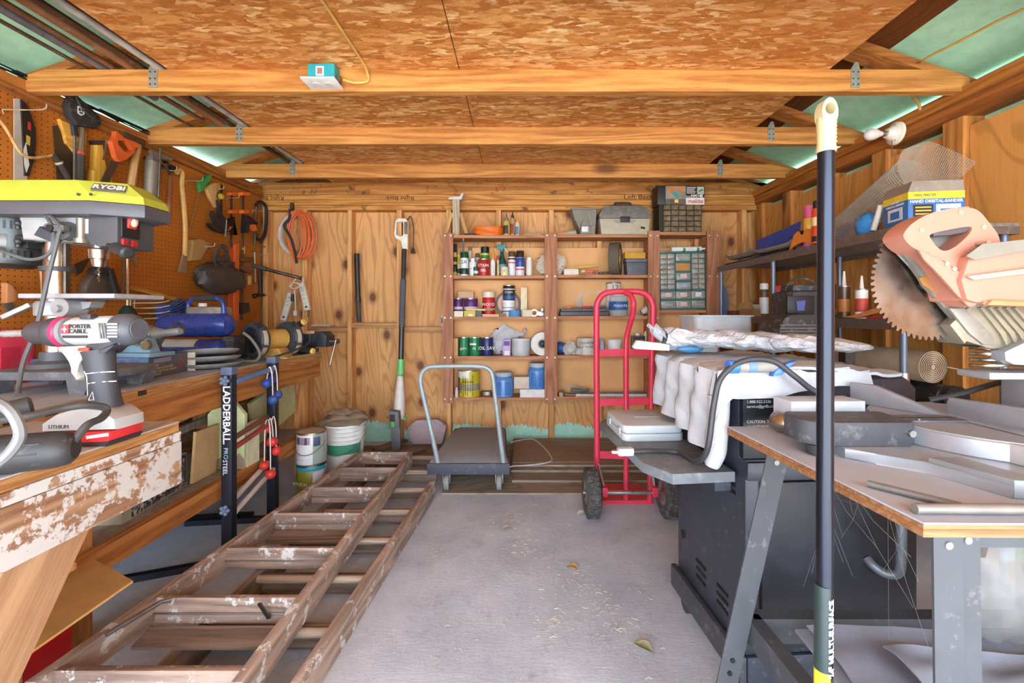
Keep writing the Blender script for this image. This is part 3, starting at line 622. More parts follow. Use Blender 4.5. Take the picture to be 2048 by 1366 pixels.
# --- third board, first bay
z = S['c']; PU = P_((88, 40, 104))
for i, (x0, x1, lb) in enumerate(((907.5, 926, 'purple tin standing by the first upright'), (928.5, 955.5, 'wider purple tin next to the purple one by the upright'))):
    can('paint_tin', lb, 'tin', x0, x1, 598, z, PU, 3.49, rim=metal((190, 176, 190)), band=[(P_((206, 196, 210)), .4, .56), (P_((60, 24, 76)), .1, .3)], group='purple tins on the third board')
cbox('small_carton', 'tan carton resting on the two purple tins', 'box', 916, 947, 583, P(0, 598, 3.49).z+.007, .07, C((196, 160, 122), .8), 3.46)
cbox('small_carton', 'white carton in front of the first purple tin', 'box', 908, 926, 622, z, .035, C((216, 208, 184)), 3.385)
t = cbox('small_carton', 'yellow carton in front of the second purple tin', 'box', 927.5, 951, 621, z, .035, C((196, 170, 50)), 3.385); face(t, 'print', .4, .75, .1, .4, C((226, 220, 200)), .035)
cbox('small_carton', 'little dark grey carton beside the yellow one', 'box', 952, 963.5, 622, z, .035, C((84, 78, 78)), 3.385)
t = thing('paintbrush', 'paintbrush with pale wooden handle laid across the small cartons', 'brush', (shelfx(957, 3.40), 3.402, z+.0455), R(-3)); obj('handle', B().tube([(-.1, 0, .012), (-.05, 0, .012), (.03, 0, .009), (.055, 0, .009)], .01, 8, rad=[.008, .011, .007, .012]), wood((206, 176, 130), (230, 206, 168), 0, key='pb2'), t); obj('bristles', B().box((.085, 0, .0085), (.06, .028, .014), None, .003), C((150, 120, 84)), t)
can('plastic_tub', 'red tub with white square lid on the third board', 'tub', 965, 990, 583, z, P_((190, 36, 30)), 3.48, top=P_((216, 206, 180)), toph=.048, topr=1.05, words=[('WOOD', .3, .62, WHT)], band=[(P_((226, 214, 200)), .36, .42)])
wone('wood_block', 'short pale wooden block at the edge of the third board', 'wood', B().bb(shelfx(965, 3.4), shelfx(998, 3.4), 3.385, 3.43, z, z+.02), wood((190, 140, 100), (224, 178, 134), 0, key='wb'))
wone('wood_block', 'small brown block between the pale block and blue tape', 'wood', B().bb(shelfx(999, 3.4), shelfx(1012, 3.4), 3.385, 3.42, z, z+.027), wood((120, 92, 56), (160, 126, 80), 0, key='wb2'))
t = thing('sanding_disc', 'stack of grey sanding discs leaning at the back of the third board', 'disc', (shelfx(1016, 3.54), 3.535, z)); rD = .105
for i, (rr_, m) in enumerate(((rD, C((120, 116, 112), .9)), (rD*.8, C((214, 170, 150), .9)))): obj('disc', B().lathe([(rr_, 0), (rr_, .004)], (0, -.006*i, rD+.002), (0, -1, .22), 30), m, t)
can('plastic_tub', 'white tub with blue scrawl under the black tin', 'tub', 1004.5, 1030, 602, z, P_((222, 222, 222)), 3.475, lid=C((236, 236, 236)), band=[(P_((90, 110, 160)), .3, .38), (P_((100, 120, 170)), .55, .6)])
can('paint_tin', 'black and blue tin stacked on the white tub', 'tin', 1006, 1030, 572, P(0, 602, 3.475).z+.005, P_((40, 40, 46)), 3.475, rim=metal(), band=[(P_((50, 84, 140)), .05, .34), (P_((206, 206, 206)), .72, .8)], words=[('STAIN', .24, .54, WHT)])
one('masking_tape', 'roll of blue masking tape lying flat on the third board', 'tape', B().lathe([(.03, 0), (.046, 0), (.046, .052), (.03, .052), (.03, 0)], seg=28), C((84, 140, 190), .7), (shelfx(1029, 3.40), 3.405, z))
cbox('small_carton', 'tall narrow white carton standing near the middle upright', 'box', 1041.5, 1054, 575, z, .05, C((222, 204, 164)), 3.48)
cbox('small_carton', 'low cream carton beside the blue tape roll', 'box', 1044.5, 1065, 620, z, .04, C((206, 196, 166)), 3.39)
t = thing('pipe_clamp', 'silver pipe clamp lying against the middle upright', 'clamp', (shelfx(1076, 3.44), 3.44, z)); obj('ring', B().lathe([(.02, -.012), (.029, -.012), (.029, .012), (.02, .012), (.02, -.012)], (-.03, 0, .03), (0, 1, 0), 18), metal(), t); obj('jaw', B().box((.02, 0, .022), (.07, .03, .04), (0, R(12), 0), .006).box((.035, 0, .055), (.02, .02, .03), None, .004), metal((160, 158, 154), .4), t)
z = SR['c']
t = thing('tray_case', 'long dark grey tool case lying in the second bay', 'case', (shelfx(1170, 3.46), 3.46, z)); obj('case_body', B().box((-.012, 0, .018), (.385, .13, .034), None, .006), C((70, 72, 76), .5, 0, .2), t); obj('case_lid', B().box((-.012, 0, .047), (.375, .125, .022), None, .008), C((80, 82, 86), .5, 0, .25), t)
zt = z+.0585
t = thing('orange_wedge', 'orange triangular plastic handle on the dark grey case', 'handle', (shelfx(1139, 3.46), 3.45, zt)); obj('grip', B().prism([(-.045, 0), (.04, 0), (.02, .028), (-.005, .022)], .02, at(0, .01, 0, XZ), .003), C((220, 110, 40)), t)
t = thing('screwdriver', 'red screwdriver on the dark grey case', 'screwdriver', (shelfx(1165, 3.45), 3.43, zt)); obj('grip', B().cyl((-.01, 0, .009), (.06, 0, .009), .009, None, 10, .003), C((196, 50, 40)), t); obj('shank', B().cyl((-.1, 0, .009), (-.01, 0, .009), .003, None, 8), metal(), t)
t = thing('plastic_sleeve', 'flat plum-coloured sleeve on the dark grey case', 'box', (shelfx(1197, 3.45), 3.46, zt)); obj('sleeve', B().box((0, 0, .01), (.115, .04, .02), None, .003), C((84, 64, 84)), t)
b = B()
for i in range(9): 
    r_ = .118-.006*i; b.tube([(r_*math.cos(a)+.02*(i % 2)*.3, .004*(i % 3), .12+r_*math.sin(a)) for a in [2*math.pi*j/36 for j in range(36)]], .0038, 6, True)
one('wire_coil', 'coil of grey and white wire leaning behind the dark case', 'wire', b, C((196, 192, 186), .5), (shelfx(1182, 3.545), 3.54, z), (R(-6), 0, 0))
can('paint_tin', 'white tin with dark scribble at the back of the third board', 'tin', 1212.5, 1241, 567, z, P_((222, 214, 202)), 3.535, rim=metal((90, 86, 80)), band=[(P_((70, 76, 96)), .74, .78)], words=[('12', .5, .86, (60, 66, 90))])
t = can('glass_jar', 'clear jar with blue label in the second bay', 'jar', 1218, 1255, 592, z, glassy((214, 222, 222), .4), 3.42, lid=None, band=[(P_((50, 92, 160)), .3, .72)], words=[('PEANUTS', .17, .5, WHT)]); r_ = 37/2*3.43/F; obj('screw_rim', B().lathe([(r_*.82, .158), (r_*.86, .16), (r_*.86, .175), (r_*.82, .177)], seg=22), C((196, 190, 172)), t); obj('contents', B().lathe([(r_*.9, .004), (r_*.9, .035)], seg=18), C((130, 110, 84), .8), t)
t = thing('measuring_cup', 'small white cup tipped over behind the top of the red hand truck', 'cup', (shelfx(1285, 3.45), 3.45, z)); obj('bowl', B().lathe([(.018, 0), (.03, .05), (.034, .052), (.028, .05), (.016, .004)], (-.01, 0, .03), (.85, 0, .4), 16), C((206, 202, 200)), t); obj('base', B().lathe([(.05, 0), (.052, .006), (.04, .012)], (-.05, 0, 0), (0, 0, 1), 18), C((150, 168, 172)), t)
# --- fourth board
z = S['d']
wone('wood_offcut', 'upright tan offcut at the first upright of the fourth board', 'wood', B().bb(shelfx(908, 3.47), shelfx(918, 3.47), 3.4, 3.5, z, z+.14), wood((180, 126, 78), (214, 164, 110), 2, key='of2'))
GC = P_((30, 124, 78))
for x0, x1, lb, m, wd in ((918.5, 937.5, 'green coffee tin beside the tan offcut, red picture on it', GC, 'gers'), (938.8, 960.5, 'green coffee tin with a white panel, between two tins', GC, 'rs'), (962, 986.5, 'dark blue tin beside the grey plastic bag', P_((34, 44, 96)), 'OIL SAV')):
    t = can('coffee_tin', lb, 'tin', x0, x1, 675, z, m, 3.45, rim=metal((200, 204, 200)), words=[(wd, .38, .42, WHT)], group=None)
    if m is GC: obj('picture', B().lathe([(.0365 if x1 < 940 else .0455, .085), (.0375 if x1 < 940 else .0465, .1)], seg=18, arc=(R(215), R(290))), C((186, 60, 60)) if x1 < 940 else C((222, 226, 222)), t)
nt = NT('bag_plastic'); cn = nt.coord(); f = nt.noise(cn, 22, 5, .7, 1); nt.bump(f, .8, .02); GBAG = nt.out(nt.ramp(f, [(.3, rgb((180, 178, 180))), (.7, rgb((216, 216, 220)))]), .35)
t = thing('plastic_bag', 'knotted pale grey plastic bag behind the purple box', 'bag', (shelfx(1012, 3.53), 3.532, z))
b = B().sph((0, 0, 0), 1, 24, 16); vs = []
for v in b.v:
    v = V(v); k_ = 1+.16*nz(v.x*1.6, v.y*1.4+2, v.z*1.9); tw = max(0, v.x); vs.append((v.x*.13*k_-.01, v.y*.026*k_*(1-.7*tw), .12+v.z*k_*.115*(1-.72*tw)+.05*tw-.02*(v.x < -.3)))
b.v = [(x, y, max(z_, .001)) for x, y, z_ in vs]; obj('sack', b, GBAG, t); obj('knot', B().sph((.13, 0, .165), (.03, .02, .02), 10, 8, rotm((0, R(-25), 0))).sph((.155, 0, .195), (.016, .014, .024), 10, 8), GBAG, t)
t = cbox('small_carton', 'small lilac box standing before the knotted grey bag', 'box', 1006, 1021, 679, z, .05, P_((176, 150, 196)), 3.41); face(t, 'print', .1, .9, .62, .9, C((96, 52, 120)), .05); face(t, 'panel', .2, .85, .05, .3, C((226, 222, 230)), .05)
t = can('bucket', 'pale grey plastic bucket between the lilac box and white roll', 'bucket', 1023, 1060, 677, z, P_((190, 192, 194)), 3.46, lid=C((206, 206, 206)), lidh=.012)
t = thing('tape_roll', 'big white tape roll with blue core standing against the middle upright', 'roll', (shelfx(1084, 3.45), 3.455, z), R(6)); Rr = .093
obj('roll', B().lathe([(Rr*.42, -.03), (Rr, -.03), (Rr, .03), (Rr*.42, .03), (Rr*.42, -.03)], (0, 0, Rr), (0, 1, 0), 32), C((226, 224, 218), .6), t); obj('core', B().lathe([(Rr*.3, -.031), (Rr*.41, -.031), (Rr*.41, .031), (Rr*.3, .031), (Rr*.3, -.031)], (0, 0, Rr), (0, 1, 0), 24), C((150, 146, 110)), t); obj('ball_end', B().sph((0, -.012, Rr), Rr*.28, 16, 10), C((52, 70, 112), .4), t)
z = SR['d']
t = thing('foam_ball', 'blue ball behind the clear bags by the middle upright', 'ball', (shelfx(1121, 3.5), 3.505, z)); obj('ball', B().sph((0, 0, .05), .05, 18, 12), C((48, 84, 150), .5), t)
CL = glassy((216, 216, 214), .55, .2)
crumple('plastic_bag', 'clear plastic bag of bits in front of the blue ball', 'bag', (shelfx(1140, 3.43), 3.43, z), .055, .03, .1, CL, 11, None, 18, 12, .28)
crumple('plastic_bag', 'small clear bag next to the cream tub', 'bag', (shelfx(1158, 3.42), 3.412, z), .03, .022, .06, CL, 12, None, 16, 10, .28)
t = can('bucket', 'cream ice tub with black arched lettering', 'tub', 1153, 1191, 676, z, P_((206, 202, 190)), 3.47, lid=C((196, 192, 182)), lidh=.01, words=[('COUNTRY', .19, .72, (66, 60, 54)), ("OLD 'N GOLD", .17, .5, (50, 46, 42))])
for dx in (-.1, .1): pass
crumple('plastic_bag', 'clear bag with blue print behind the hand truck', 'bag', (shelfx(1204, 3.52), 3.52, z), .024, .03, .13, glassy((190, 196, 216), .6), 13, None, 16, 10, .2)
t = thing('plastic_cup', 'plain white plastic cup on the fourth board', 'cup', (shelfx(1229, 3.45), 3.45, z)); obj('cup_wall', B().lathe([(.043, 0), (.058, .118), (.061, .119), (.061, .112), (.041, .005)], seg=24), C((232, 236, 236), .4), t)
t = thing('solvent_tin', 'brown rectangular solvent tin with white cap', 'tin', (shelfx(1276, 3.48), 3.49, z)); obj('body', B().box((0, 0, .075), (.105, .06, .15), None, .006), C((120, 78, 34), .35), t); obj('print', B().box((0, -.0305, .09), (.09, .002, .1)), C((70, 32, 22)), t); obj('print_word', B().box((.01, -.032, .11), (.05, .001, .014), (0, R(-12), 0)), C((226, 200, 170)), t); obj('band', B().box((0, -.0305, .143), (.104, .002, .012)), C((60, 80, 120)), t); obj('cap', B().cyl((0, 0, .15), (0, 0, .17), .018), C(WHT), t)
bottle('tall white bottle with red cap against the third upright', 1287, 1301, 662, 634, z, P_((222, 222, 220)), C((190, 50, 46)), 3.5, words=(206, 206, 206))
t = thing('putty_knife', 'dusty putty knife leaning against the brown solvent tin', 'knife', (shelfx(1272, 3.43), 3.43, z), R(10)); obj('blade', B().box((.015, 0, .06), (.02, .004, .14), (0, R(28), 0)), metal((170, 160, 146), .5), t); obj('grip', B().box((-.028, 0, .012), (.07, .02, .02), (0, R(-14), 0), .004), C((110, 104, 96)), t)
# --- lowest board
z = S['e']
t = can('paint_can', 'yellow paint can with black drips down its side', 'paint can', 917.5, 960, 740, z, P_((200, 180, 44)), 3.46, rim=metal((176, 180, 182)), band=[(P_((150, 140, 120)), .26, .5)], words=[('Amerika', .16, .6, (80, 70, 20))]); r_ = 42.5/2*3.46/F; hb = P(0, 740, 3.46).z-z
t['category'] = 'can'
obj('white_splash', B().lathe([(r_+.0008, hb*.72), (r_+.0016, hb*.74), (r_+.0016, hb*.98), (r_+.0008, hb*.99)], seg=20, arc=(R(185), R(275))), C((226, 222, 216)), t)
for i in range(9): a = R(190+13*i); obj('drip', B().box(((r_+.001)*math.cos(a), (r_+.001)*math.sin(a), hb*(.5+.05*(i % 3))-.03), (.004, .003, hb*(.8-.12*(i % 4))), a), C((30, 28, 20)), t)
can('small_jar', 'tiny clear bottle in the corner by the yellow paint can', 'bottle', 909.5, 917, 775, z, P_((196, 190, 184)), 3.40, top=C((214, 210, 206)), toph=.02, topr=.6)
t = thing('sardine_tin', 'shallow oval tin of oddments behind the blue jar', 'tin', (shelfx(974, 3.5), 3.5, z)); b = B().lathe([(.05, 0), (.052, .028), (.046, .028), (.046, .006)], seg=24); b.v = [(x, y*.7, z_) for x, y, z_ in b.v]; obj('tray', b, metal((190, 186, 176), .4), t); obj('contents', B().sph((0, 0, .018), (.042, .028, .012), 14, 8), C((90, 84, 74), .8, 0, .4), t)
def bjar(label, x0, x1, yt, z, d):
    r = (x1-x0)/2*d/F; h = P(0, yt, d).z-z; t = thing('plastic_jar', label, 'jar', (shelfx((x0+x1)/2, d), d, z)); m = C((86, 138, 204), .3, 0, 0, .1)
    obj('body', B().lathe([(r*.92, 0), (r, .008), (r, h*.66), (r*.97, h*.74), (r*.82, h*.8), (r*.82, h*.84)], seg=24), m, t); obj('lid', B().lathe([(r*.88, h*.84), (r*.9, h*.98), (r*.84, h)], seg=24), C((178, 184, 188), .5), t)
    for s_ in (-1, 1): obj('grip_panel', B().box((s_*r*.42, -r*.9, h*.36), (r*.5, .012, h*.5), (0, 0, s_*R(26)), .008), C((72, 122, 190), .3), t)
    return t
bjar('blue plastic jar with grey lid standing on the lowest board', 987, 1027, 743, z, 3.44)
cbox('small_carton', 'small white carton on the flat white box', 'box', 1028, 1059, 754, z+.063, .09, C((206, 190, 172)), 3.42)
wone('flat_box', 'long flat white box on the lowest board', 'box', B().bb(shelfx(1040, 3.4), shelfx(1090, 3.4), 3.385, 3.545, z, z+.062), C((222, 222, 220), .6, 0, .2))
bjar('blue plastic jar on the flat white box by the middle upright', 1056, 1092, 725, z+.063, 3.45)
t = thing('grout_float', 'dusty teal-handled float on the lowest board of the second bay', 'float', (shelfx(1165, 3.45), 3.47, SR['e']), R(-6)); obj('plate', B().bb(-.14, .14, -.04, .04, 0, .006), metal((150, 148, 146), .6, .5), t); obj('grip', B().box((-.02, 0, .035), (.15, .03, .026), None, .01), C((58, 92, 96)), t); obj('post', B().cyl((-.02, 0, .006), (-.02, 0, .03), .008), metal(), t)
for i, (x0, y0, x1, y1, lb) in enumerate(((1122, 3.42, 1205, 3.49, 'thin white metal strip behind the float'), (1150, 3.395, 1290, 3.398, 'long grey metal strip at the edge of the lowest board'), (1200, 3.47, 1292, 3.53, 'grey metal strip at the back of the lowest board'))):
    zz = SR['e']+(.062 if i == 0 else 0); wone('metal_strip', lb, 'strip', B().bar((shelfx(x0, 3.45), y0, zz+.004+(.03 if i == 0 else 0)), (shelfx(x1, 3.45), y1, SR['e']+.012 if i == 0 else zz+.004), .006 if i == 0 else .03, .005 if i else .008, (0, 0, 1) if i == 0 else (0, 1, 0)), metal((190, 188, 186), .5, .3))
wone('wood_offcut', 'short grey offcut lying end-on by the middle upright', 'wood', B().bar((shelfx(1122, 3.4), 3.39, SR['e']+.016), (shelfx(1127, 3.4), 3.5, SR['e']+.016), .03, .03), C((160, 156, 140), .8))
# --- narrow bay: teal drawer cabinet with a caulk tube on top
t = thing('drawer_organizer', 'teal organizer of small clear drawers in the narrow bay', 'cabinet', (shelfx(1366, 3.42), 3.42, zc), (0, R(-1), 0)); cw, ch = .372, .46; TE = C((52, 104, 104), .5); CD = C((150, 148, 136), .22, 0, .0, .3)
obj('housing', B().bb(-cw/2, cw/2, 0, .13, 0, ch, .004), C((120, 92, 60), .7), t)
fr = B()
for zz in (0, .068, .136, .2, .265, .31, .365, .41, ch): pass
for zz in (0, .075, .15): fr.bb(-cw/2, cw/2, -.012, 0, zz, zz+.014)
fr.bb(-cw/2, cw/2, -.012, 0, ch-.012, ch); fr.bb(-cw/2, -cw/2+.006, -.012, 0, 0, ch); fr.bb(cw/2-.012, cw/2, -.012, 0, 0, ch)
for x in (-.06, .066): fr.bb(x-.005, x+.005, -.012, 0, .15, ch)
for zz in (.222, .297, .372): fr.bb(-.06, .066, -.012, 0, zz, zz+.016)
obj('face_frame', fr, TE, t)
LBL = C((226, 190, 182), .8)
def dw(x0, x1, z0, z1, lab=None, hole=False):
    if hole: return obj('opening', B().bb(x0, x1, -.003, -.001, z0, z1), C((196, 128, 58)), t)
    q = obj('drawer', B().bb(x0+.002, x1-.002, -.014, -.001, z0+.002, z1-.002, .002), CD, t); obj('pull', B().box(((x0+x1)/2, -.017, (z0+z1)/2-.003), ((x1-x0)*.55, .006, .004)), C((190, 190, 176), .3), q)
    if lab: obj('paper_label', B().box(((x0+x1)/2, -.0165, (z0+z1)/2+.002), ((x1-x0)*.42, .002, (z1-z0)*.55)), lab, q)
X3 = [-cw/2+.006, -.06, .062, cw/2-.012]
for r_ in range(2):
    for c_ in range(3): dw(X3[c_], X3[c_+1], .014+.075*r_, .075+.075*r_, [[None, LBL, None], [LBL, LBL, C((226, 226, 226), .8)]][r_][c_])
for side in (0, 2):
    xa, xb = (X3[0], -.065) if side == 0 else (.071, X3[3])
    for r_ in range(7):
        for c_ in range(2): a = xa+(xb-xa)*c_/2; dw(a, a+(xb-xa)/2, .164+.0405*r_, .164+.0405*(r_+1))
for (z0, z1, lb, ho) in ((.164, .222, C((150, 170, 190)), False), (.238, .297, LBL, False), (.313, .372, None, True), (.388, .448, None, False)): dw(-.055, .061, z0, z1, lb, ho)
t = thing('caulk_tube', 'white and green caulk tube lying on the teal drawer organizer', 'tube', (shelfx(1378, 3.43), 3.44, zc+ch+.0045)); obj('cartridge', B().cyl((-.14, 0, .02), (.1, 0, .026), .02, None, 18), C((222, 226, 216), .5), t); obj('nozzle', B().cyl((.1, 0, .026), (.155, 0, .028), .012, .005, 12), C((226, 230, 222)), t)
for x in (-.05, .06): obj('green_band', B().cyl((x, 0, .0222+.025*x), (x+.02, 0, .0226+.025*x), .0206, None, 18), C((60, 140, 110)), t)
# --- hung on the bare wall
BP = PL('B', YB-.002)
pw = PL('B', 3.52)
pw.open('hanging_extension_lead', 'orange extension cord wound in a long coil and hung from a hook', 'cord', 597, 425); OC = C((226, 108, 56), .45)
b = B()
for i in range(11):
    cx = 586+1.6*i+(i % 3); w_ = 12+1.9*i*.75+4; pts = []
    for j in range(30):
        a = 2*math.pi*j/30; pts.append(pw.l(cx+6+w_*math.sin(a)*.9-2*math.cos(a), 470-46*math.cos(a)+.7*(i % 4), .012+.006*((i*5) % 7)+.008*math.sin(a)))
    b.tube(pts, .0055, 7, True)
obj('coil', b, OC, pw.root)
pw.tubes('hanging_end', [(596, 440, .03), (592, 500, .04), (590, 560, .04), (590, 586, .035)], .005, OC, parent=pw.root)
obj('plug_end', B().cyl(pw.l(590, 588, .035), pw.l(589, 603, .035), .013), C(BLK), pw.root)
pw.tubes('velcro_strap', [(584, 420, .03), (586, 440, .055), (577, 455, .06), (590, 480, .06), (597, 510, .05), (599, 528, .045)], .011, C((56, 48, 40), .9), parent=pw.root)
pw2 = PL('B', 3.60); pw2.open('wire_coil', 'round coil of white wire behind the orange cord', 'wire', 600, 470); b = B()
for i in range(12):
    r_ = .136+.004*(i % 5); b.tube([pw2.l(599, 470)+V((r_*math.sin(a), -.012-.0035*i, r_*1.15*math.cos(a))) for a in [2*math.pi*j/40 for j in range(40)]], .003, 6, True)
obj('coil', b, C((206, 200, 188), .45), pw2.root)
pw3 = PL('B', 3.55); pw3.open('wall_hook', 'dark iron hook bracket holding the orange cord on the back wall', 'hook', 583, 415); obj('plate', B().box(pw3.l(583, 416, -.01), (.03, .014, .09)), C((66, 60, 44), .6, .4), pw3.root); pw3.tubes('hook', [(583, 416, 0), (586, 421, .05), (592, 423, .08), (594, 417, .085)], .006, C((66, 60, 44), .6, .4)) 
def powerstrip(label, px, py, ang, n_, d):
    t = thing('power_strip', label, 'power strip', P(px, py, d), (0, R(ang), 0)); L_ = .235
    obj('body', B().box((0, 0, -L_/2), (.05, .03, L_), None, .008), C((222, 216, 200), .4), t); s_ = B()
    for i in range(n_):
        zz = -.04-i*.032
        for x in (-.007, .007): s_.box((x, -.0155, zz), (.003, .002, .009))
    obj('socket', s_, C((40, 38, 36)), t); obj('switch', B().box((0, -.016, -L_+.03), (.018, .006, .014), None, .002), C((60, 56, 52)), t); return t
powerstrip('beige power strip hanging tilted below the orange cord plug', 583, 586, 16, 3, 3.53); powerstrip('beige power strip hanging by its knotted white lead', 603, 565, -13, 4, 3.53)
pw4 = PL('B', 3.44); pw4.open('hanging_power_lead', 'white power lead knotted around the end of the steel tube', 'cord', 600, 556); b = B().tube(smooth([pw4.l(*p) for p in ((582, 573, .0), (592, 560, .02), (604, 553, .03), (610, 562, .03), (600, 575, .03), (588, 577, .02), (580, 571, .01), (594, 566, .035), (608, 572, .03), (604, 580, .0))], 6), .0045, 7); obj('lead', b, C((222, 214, 196)), pw4.root)
pw4.tubes('tail', [(590, 580, .01), (592, 605, .01), (592, 622, .01)], .004, C((222, 214, 196))); obj('plug', B().box(pw4.l(592, 626, .01), (.026, .022, .04), None, .005), C((226, 220, 206)), pw4.root)
pw5 = PL('B', 3.6); pw5.open('green_cord', 'dark green cord hanging straight with a metal hook at its end', 'cord', 609, 520); pw5.tubes('cord', [(607, 505), (609, 560), (612, 600), (619, 622), (618, 634)], .0045, C((66, 92, 54)), .02); pw5.tubes('hook', [(618, 634), (617, 648), (613, 652), (610, 648)], .004, metal((130, 128, 122)), .02)
t = thing('vacuum_wand', 'black plastic tube leaning on the wall blocking', 'tube', P(719, 645, 3.6), None); q = PL('B', 3.61); q.o = V(t.location); obj('tube', B().cyl(q.l(715, 508, .015), q.l(719, 600, .028), .021, .0195), C((40, 40, 42), .4), t); obj('nozzle', B().prism(q.poly([(716, 600), (723, 600), (726, 644), (718, 644)]), .04, at(0, -.008, 0, XZ), .006), C((58, 58, 60), .4), t); obj('collar', B().cyl(q.l(718.6, 594, .028), q.l(719.2, 606, .029), .0225), C((52, 52, 54)), t)
paper('paper_sheet', 'curled newspaper lying on the wall blocking behind the vise', 'paper', P(643, 655, 3.61)+V((0, .0, .004)), .2, .07, .03, C((206, 196, 176), .85), 8)
t = thing('caulk_tube', 'thin white tube standing on the blocking beside the shelf unit', 'tube', V((P(886, 0, 3.6).x, 3.605, .976))); obj('cartridge', B().cyl((0, 0, 0), (0, 0, .1), .016, None, 16), C((216, 218, 220)), t); obj('nozzle', B().cyl((0, 0, .1), (0, 0, .135), .008, .003, 10), C(WHT), t); obj('print', B().lathe([(.0164, .03), (.0168, .031), (.0168, .075), (.0164, .076)], seg=16), C((90, 120, 170)), t)
# pole saw
q = PL('B', 3.40); t = q.open('pole_saw', 'tall electric pole saw with white handle and green collar, leaning upright', 'saw', 800, 895); t.location.z += 0
DP = lambda py: .02+.0*(py)
def lean(px, py): return q.l(px, py, -.15+.22*(py-430)/460.0)
GP = C((64, 62, 62), .35, .3)
obj('upper_pole', B().cyl(lean(800.5, 494), lean(800.5, 660), .0185), GP, t); obj('foam_grip', B().cyl(lean(800.5, 557), lean(800.5, 655), .0235), C((88, 90, 94), .9), t); obj('lower_pole', B().cyl(lean(800.5, 650), lean(801, 722), .021), GP, t)
h = B()
o_ = [(783, 433), (788, 430), (802, 430), (807, 436), (807, 494), (795, 494), (795, 478), (782, 471), (779, 462), (781, 440)]; i_ = [(784, 438), (798, 436), (798, 464), (793, 468), (783, 464)]
def ring(outer, inner, th, off):
    """plate with one hole: both outlines sampled along rays from the hole's centre and bridged"""
    c0 = sum((V((p[0], p[1])) for p in inner), V((0, 0)))/len(inner)
    def hit(pl, a):
        d = V((math.cos(a), math.sin(a))); best = 0
        for i in range(len(pl)):
            p = V((pl[i][0], pl[i][1]))-c0; e = V((pl[(i+1) % len(pl)][0], pl[(i+1) % len(pl)][1]))-c0-p; den = d.x*e.y-d.y*e.x
            if abs(den) < 1e-12: continue
            t_ = (p.x*e.y-p.y*e.x)/den; s_ = (p.x*d.y-p.y*d.x)/den
            if t_ > 0 and -1e-6 <= s_ <= 1+1e-6: best = max(best, t_)
        return c0+d*best
    an = sorted(set([round(math.atan2(p[1]-c0.y, p[0]-c0.x), 4) for p in list(outer)+list(inner)]+[round(-math.pi+2*math.pi*i/36, 4) for i in range(36)])); n = len(an)
    a, c = [hit(outer, x) for x in an], [hit(inner, x) for x in an]; b = B(); vs = [(p.x, y, p.y) for y in (-off, -off-th) for l_ in (a, c) for p in l_]; fs = []
    for i in range(n):
        j = (i+1) % n; fs += [(i, j, n+j, n+i), (2*n+i, 2*n+j, 3*n+j, 3*n+i), (i, j, 2*n+j, 2*n+i), (n+i, n+j, 3*n+j, 3*n+i)]
    return b.add(vs, fs)
obj('handle', ring(q.poly(o_), q.poly(i_), .045, -.17), C((226, 220, 204), .45), t)
obj('grip_pad', B().box(q.l(803.5, 450, -.12), (.024, .02, .1), None, .006), C((104, 100, 90)), t)
q.tubes('power_cord', [(806, 432, -.15), (811, 424, -.16), (817, 445, -.16), (817, 480, -.16), (816, 492, -.16)], .005, C((70, 62, 48))); obj('plug', B().cyl(q.l(816, 490, -.16), q.l(816.5, 501, -.16), .01, .022), C((60, 54, 46)), t)
obj('collar', B().cyl(lean(801, 719), lean(801, 750), .029, .026), C((112, 198, 116), .45), t)
hb_ = B().lathe([(.024, 0), (.03, .06), (.042, .17), (.045, .26), (.043, .33)], lean(801, 752)[:], (lean(801, 845)-lean(801, 752))[:], 20); obj('motor_housing', hb_, C((222, 214, 206), .45, 0, .0), t)
obj('oil_tank', B().prism([(-.055, .24), (-.05, .155), (.02, .14), (.03, .16), (.03, .24)][::1] if False else q.poly([(789, 812), (808, 815), (810, 846), (790, 848)]), .07, at(0, -.09, 0, XZ), .012), C((108, 106, 104), .5), t); obj('tank_window', B().box(q.l(797, 826, .165), (.036, .006, .05)), C((44, 42, 44)), t); obj('oil_cap', B().box(q.l(798, 838, .165), (.026, .01, .04), None, .004), C((90, 176, 80)), t); obj('knob', B().cyl(q.l(814, 831, .1), q.l(820, 831, .1), .014), C((96, 180, 96)), t)
obj('guide_scabbard', B().prism(q.poly([(791, 846), (809, 846), (810, 888), (806, 894), (797, 894), (793, 888)]), .03, at(0, -.1, 0, XZ), .006), C((100, 100, 102), .5), t)
# ================================================================ tools on the pegboard
g = PL('L', .004)
STEEL = metal((150, 148, 142), .4); RUST = C((96, 70, 48), .6, .5); TAN = wood((168, 120, 66), (212, 168, 106), 2, key='tan'); TANX = wood((168, 120, 66), (212, 168, 106), 0, key='tanx'); LEA = C((64, 58, 54), .5, 0, .0, .35)
t = g.open('handsaw', 'handsaw in a black printed sleeve beside a white rule strip', 'saw', 42, 280)
g.part('blade', [(25, 197), (37, 198), (52, 372), (25, 372)], .004, C((206, 200, 186), .4, .3), .004)
sl = g.part('sleeve', [(36, 199), (47, 207), (55, 228), (65, 258), (66, 285), (62, 320), (53, 351), (44, 352)], .007, C((36, 32, 30), .5), .008)
g.part('print', [(49, 243), (55, 246), (55, 262), (49, 258)], .001, C((180, 50, 40)), .0155, sl); g.part('print', [(46, 270), (54, 274), (53, 292), (46, 288)], .001, C((190, 160, 80)), .0155, sl); g.part('print', [(40, 300), (45, 285), (47, 300), (52, 330), (46, 346), (42, 330)], .001, C((214, 208, 196)), .0155, sl)
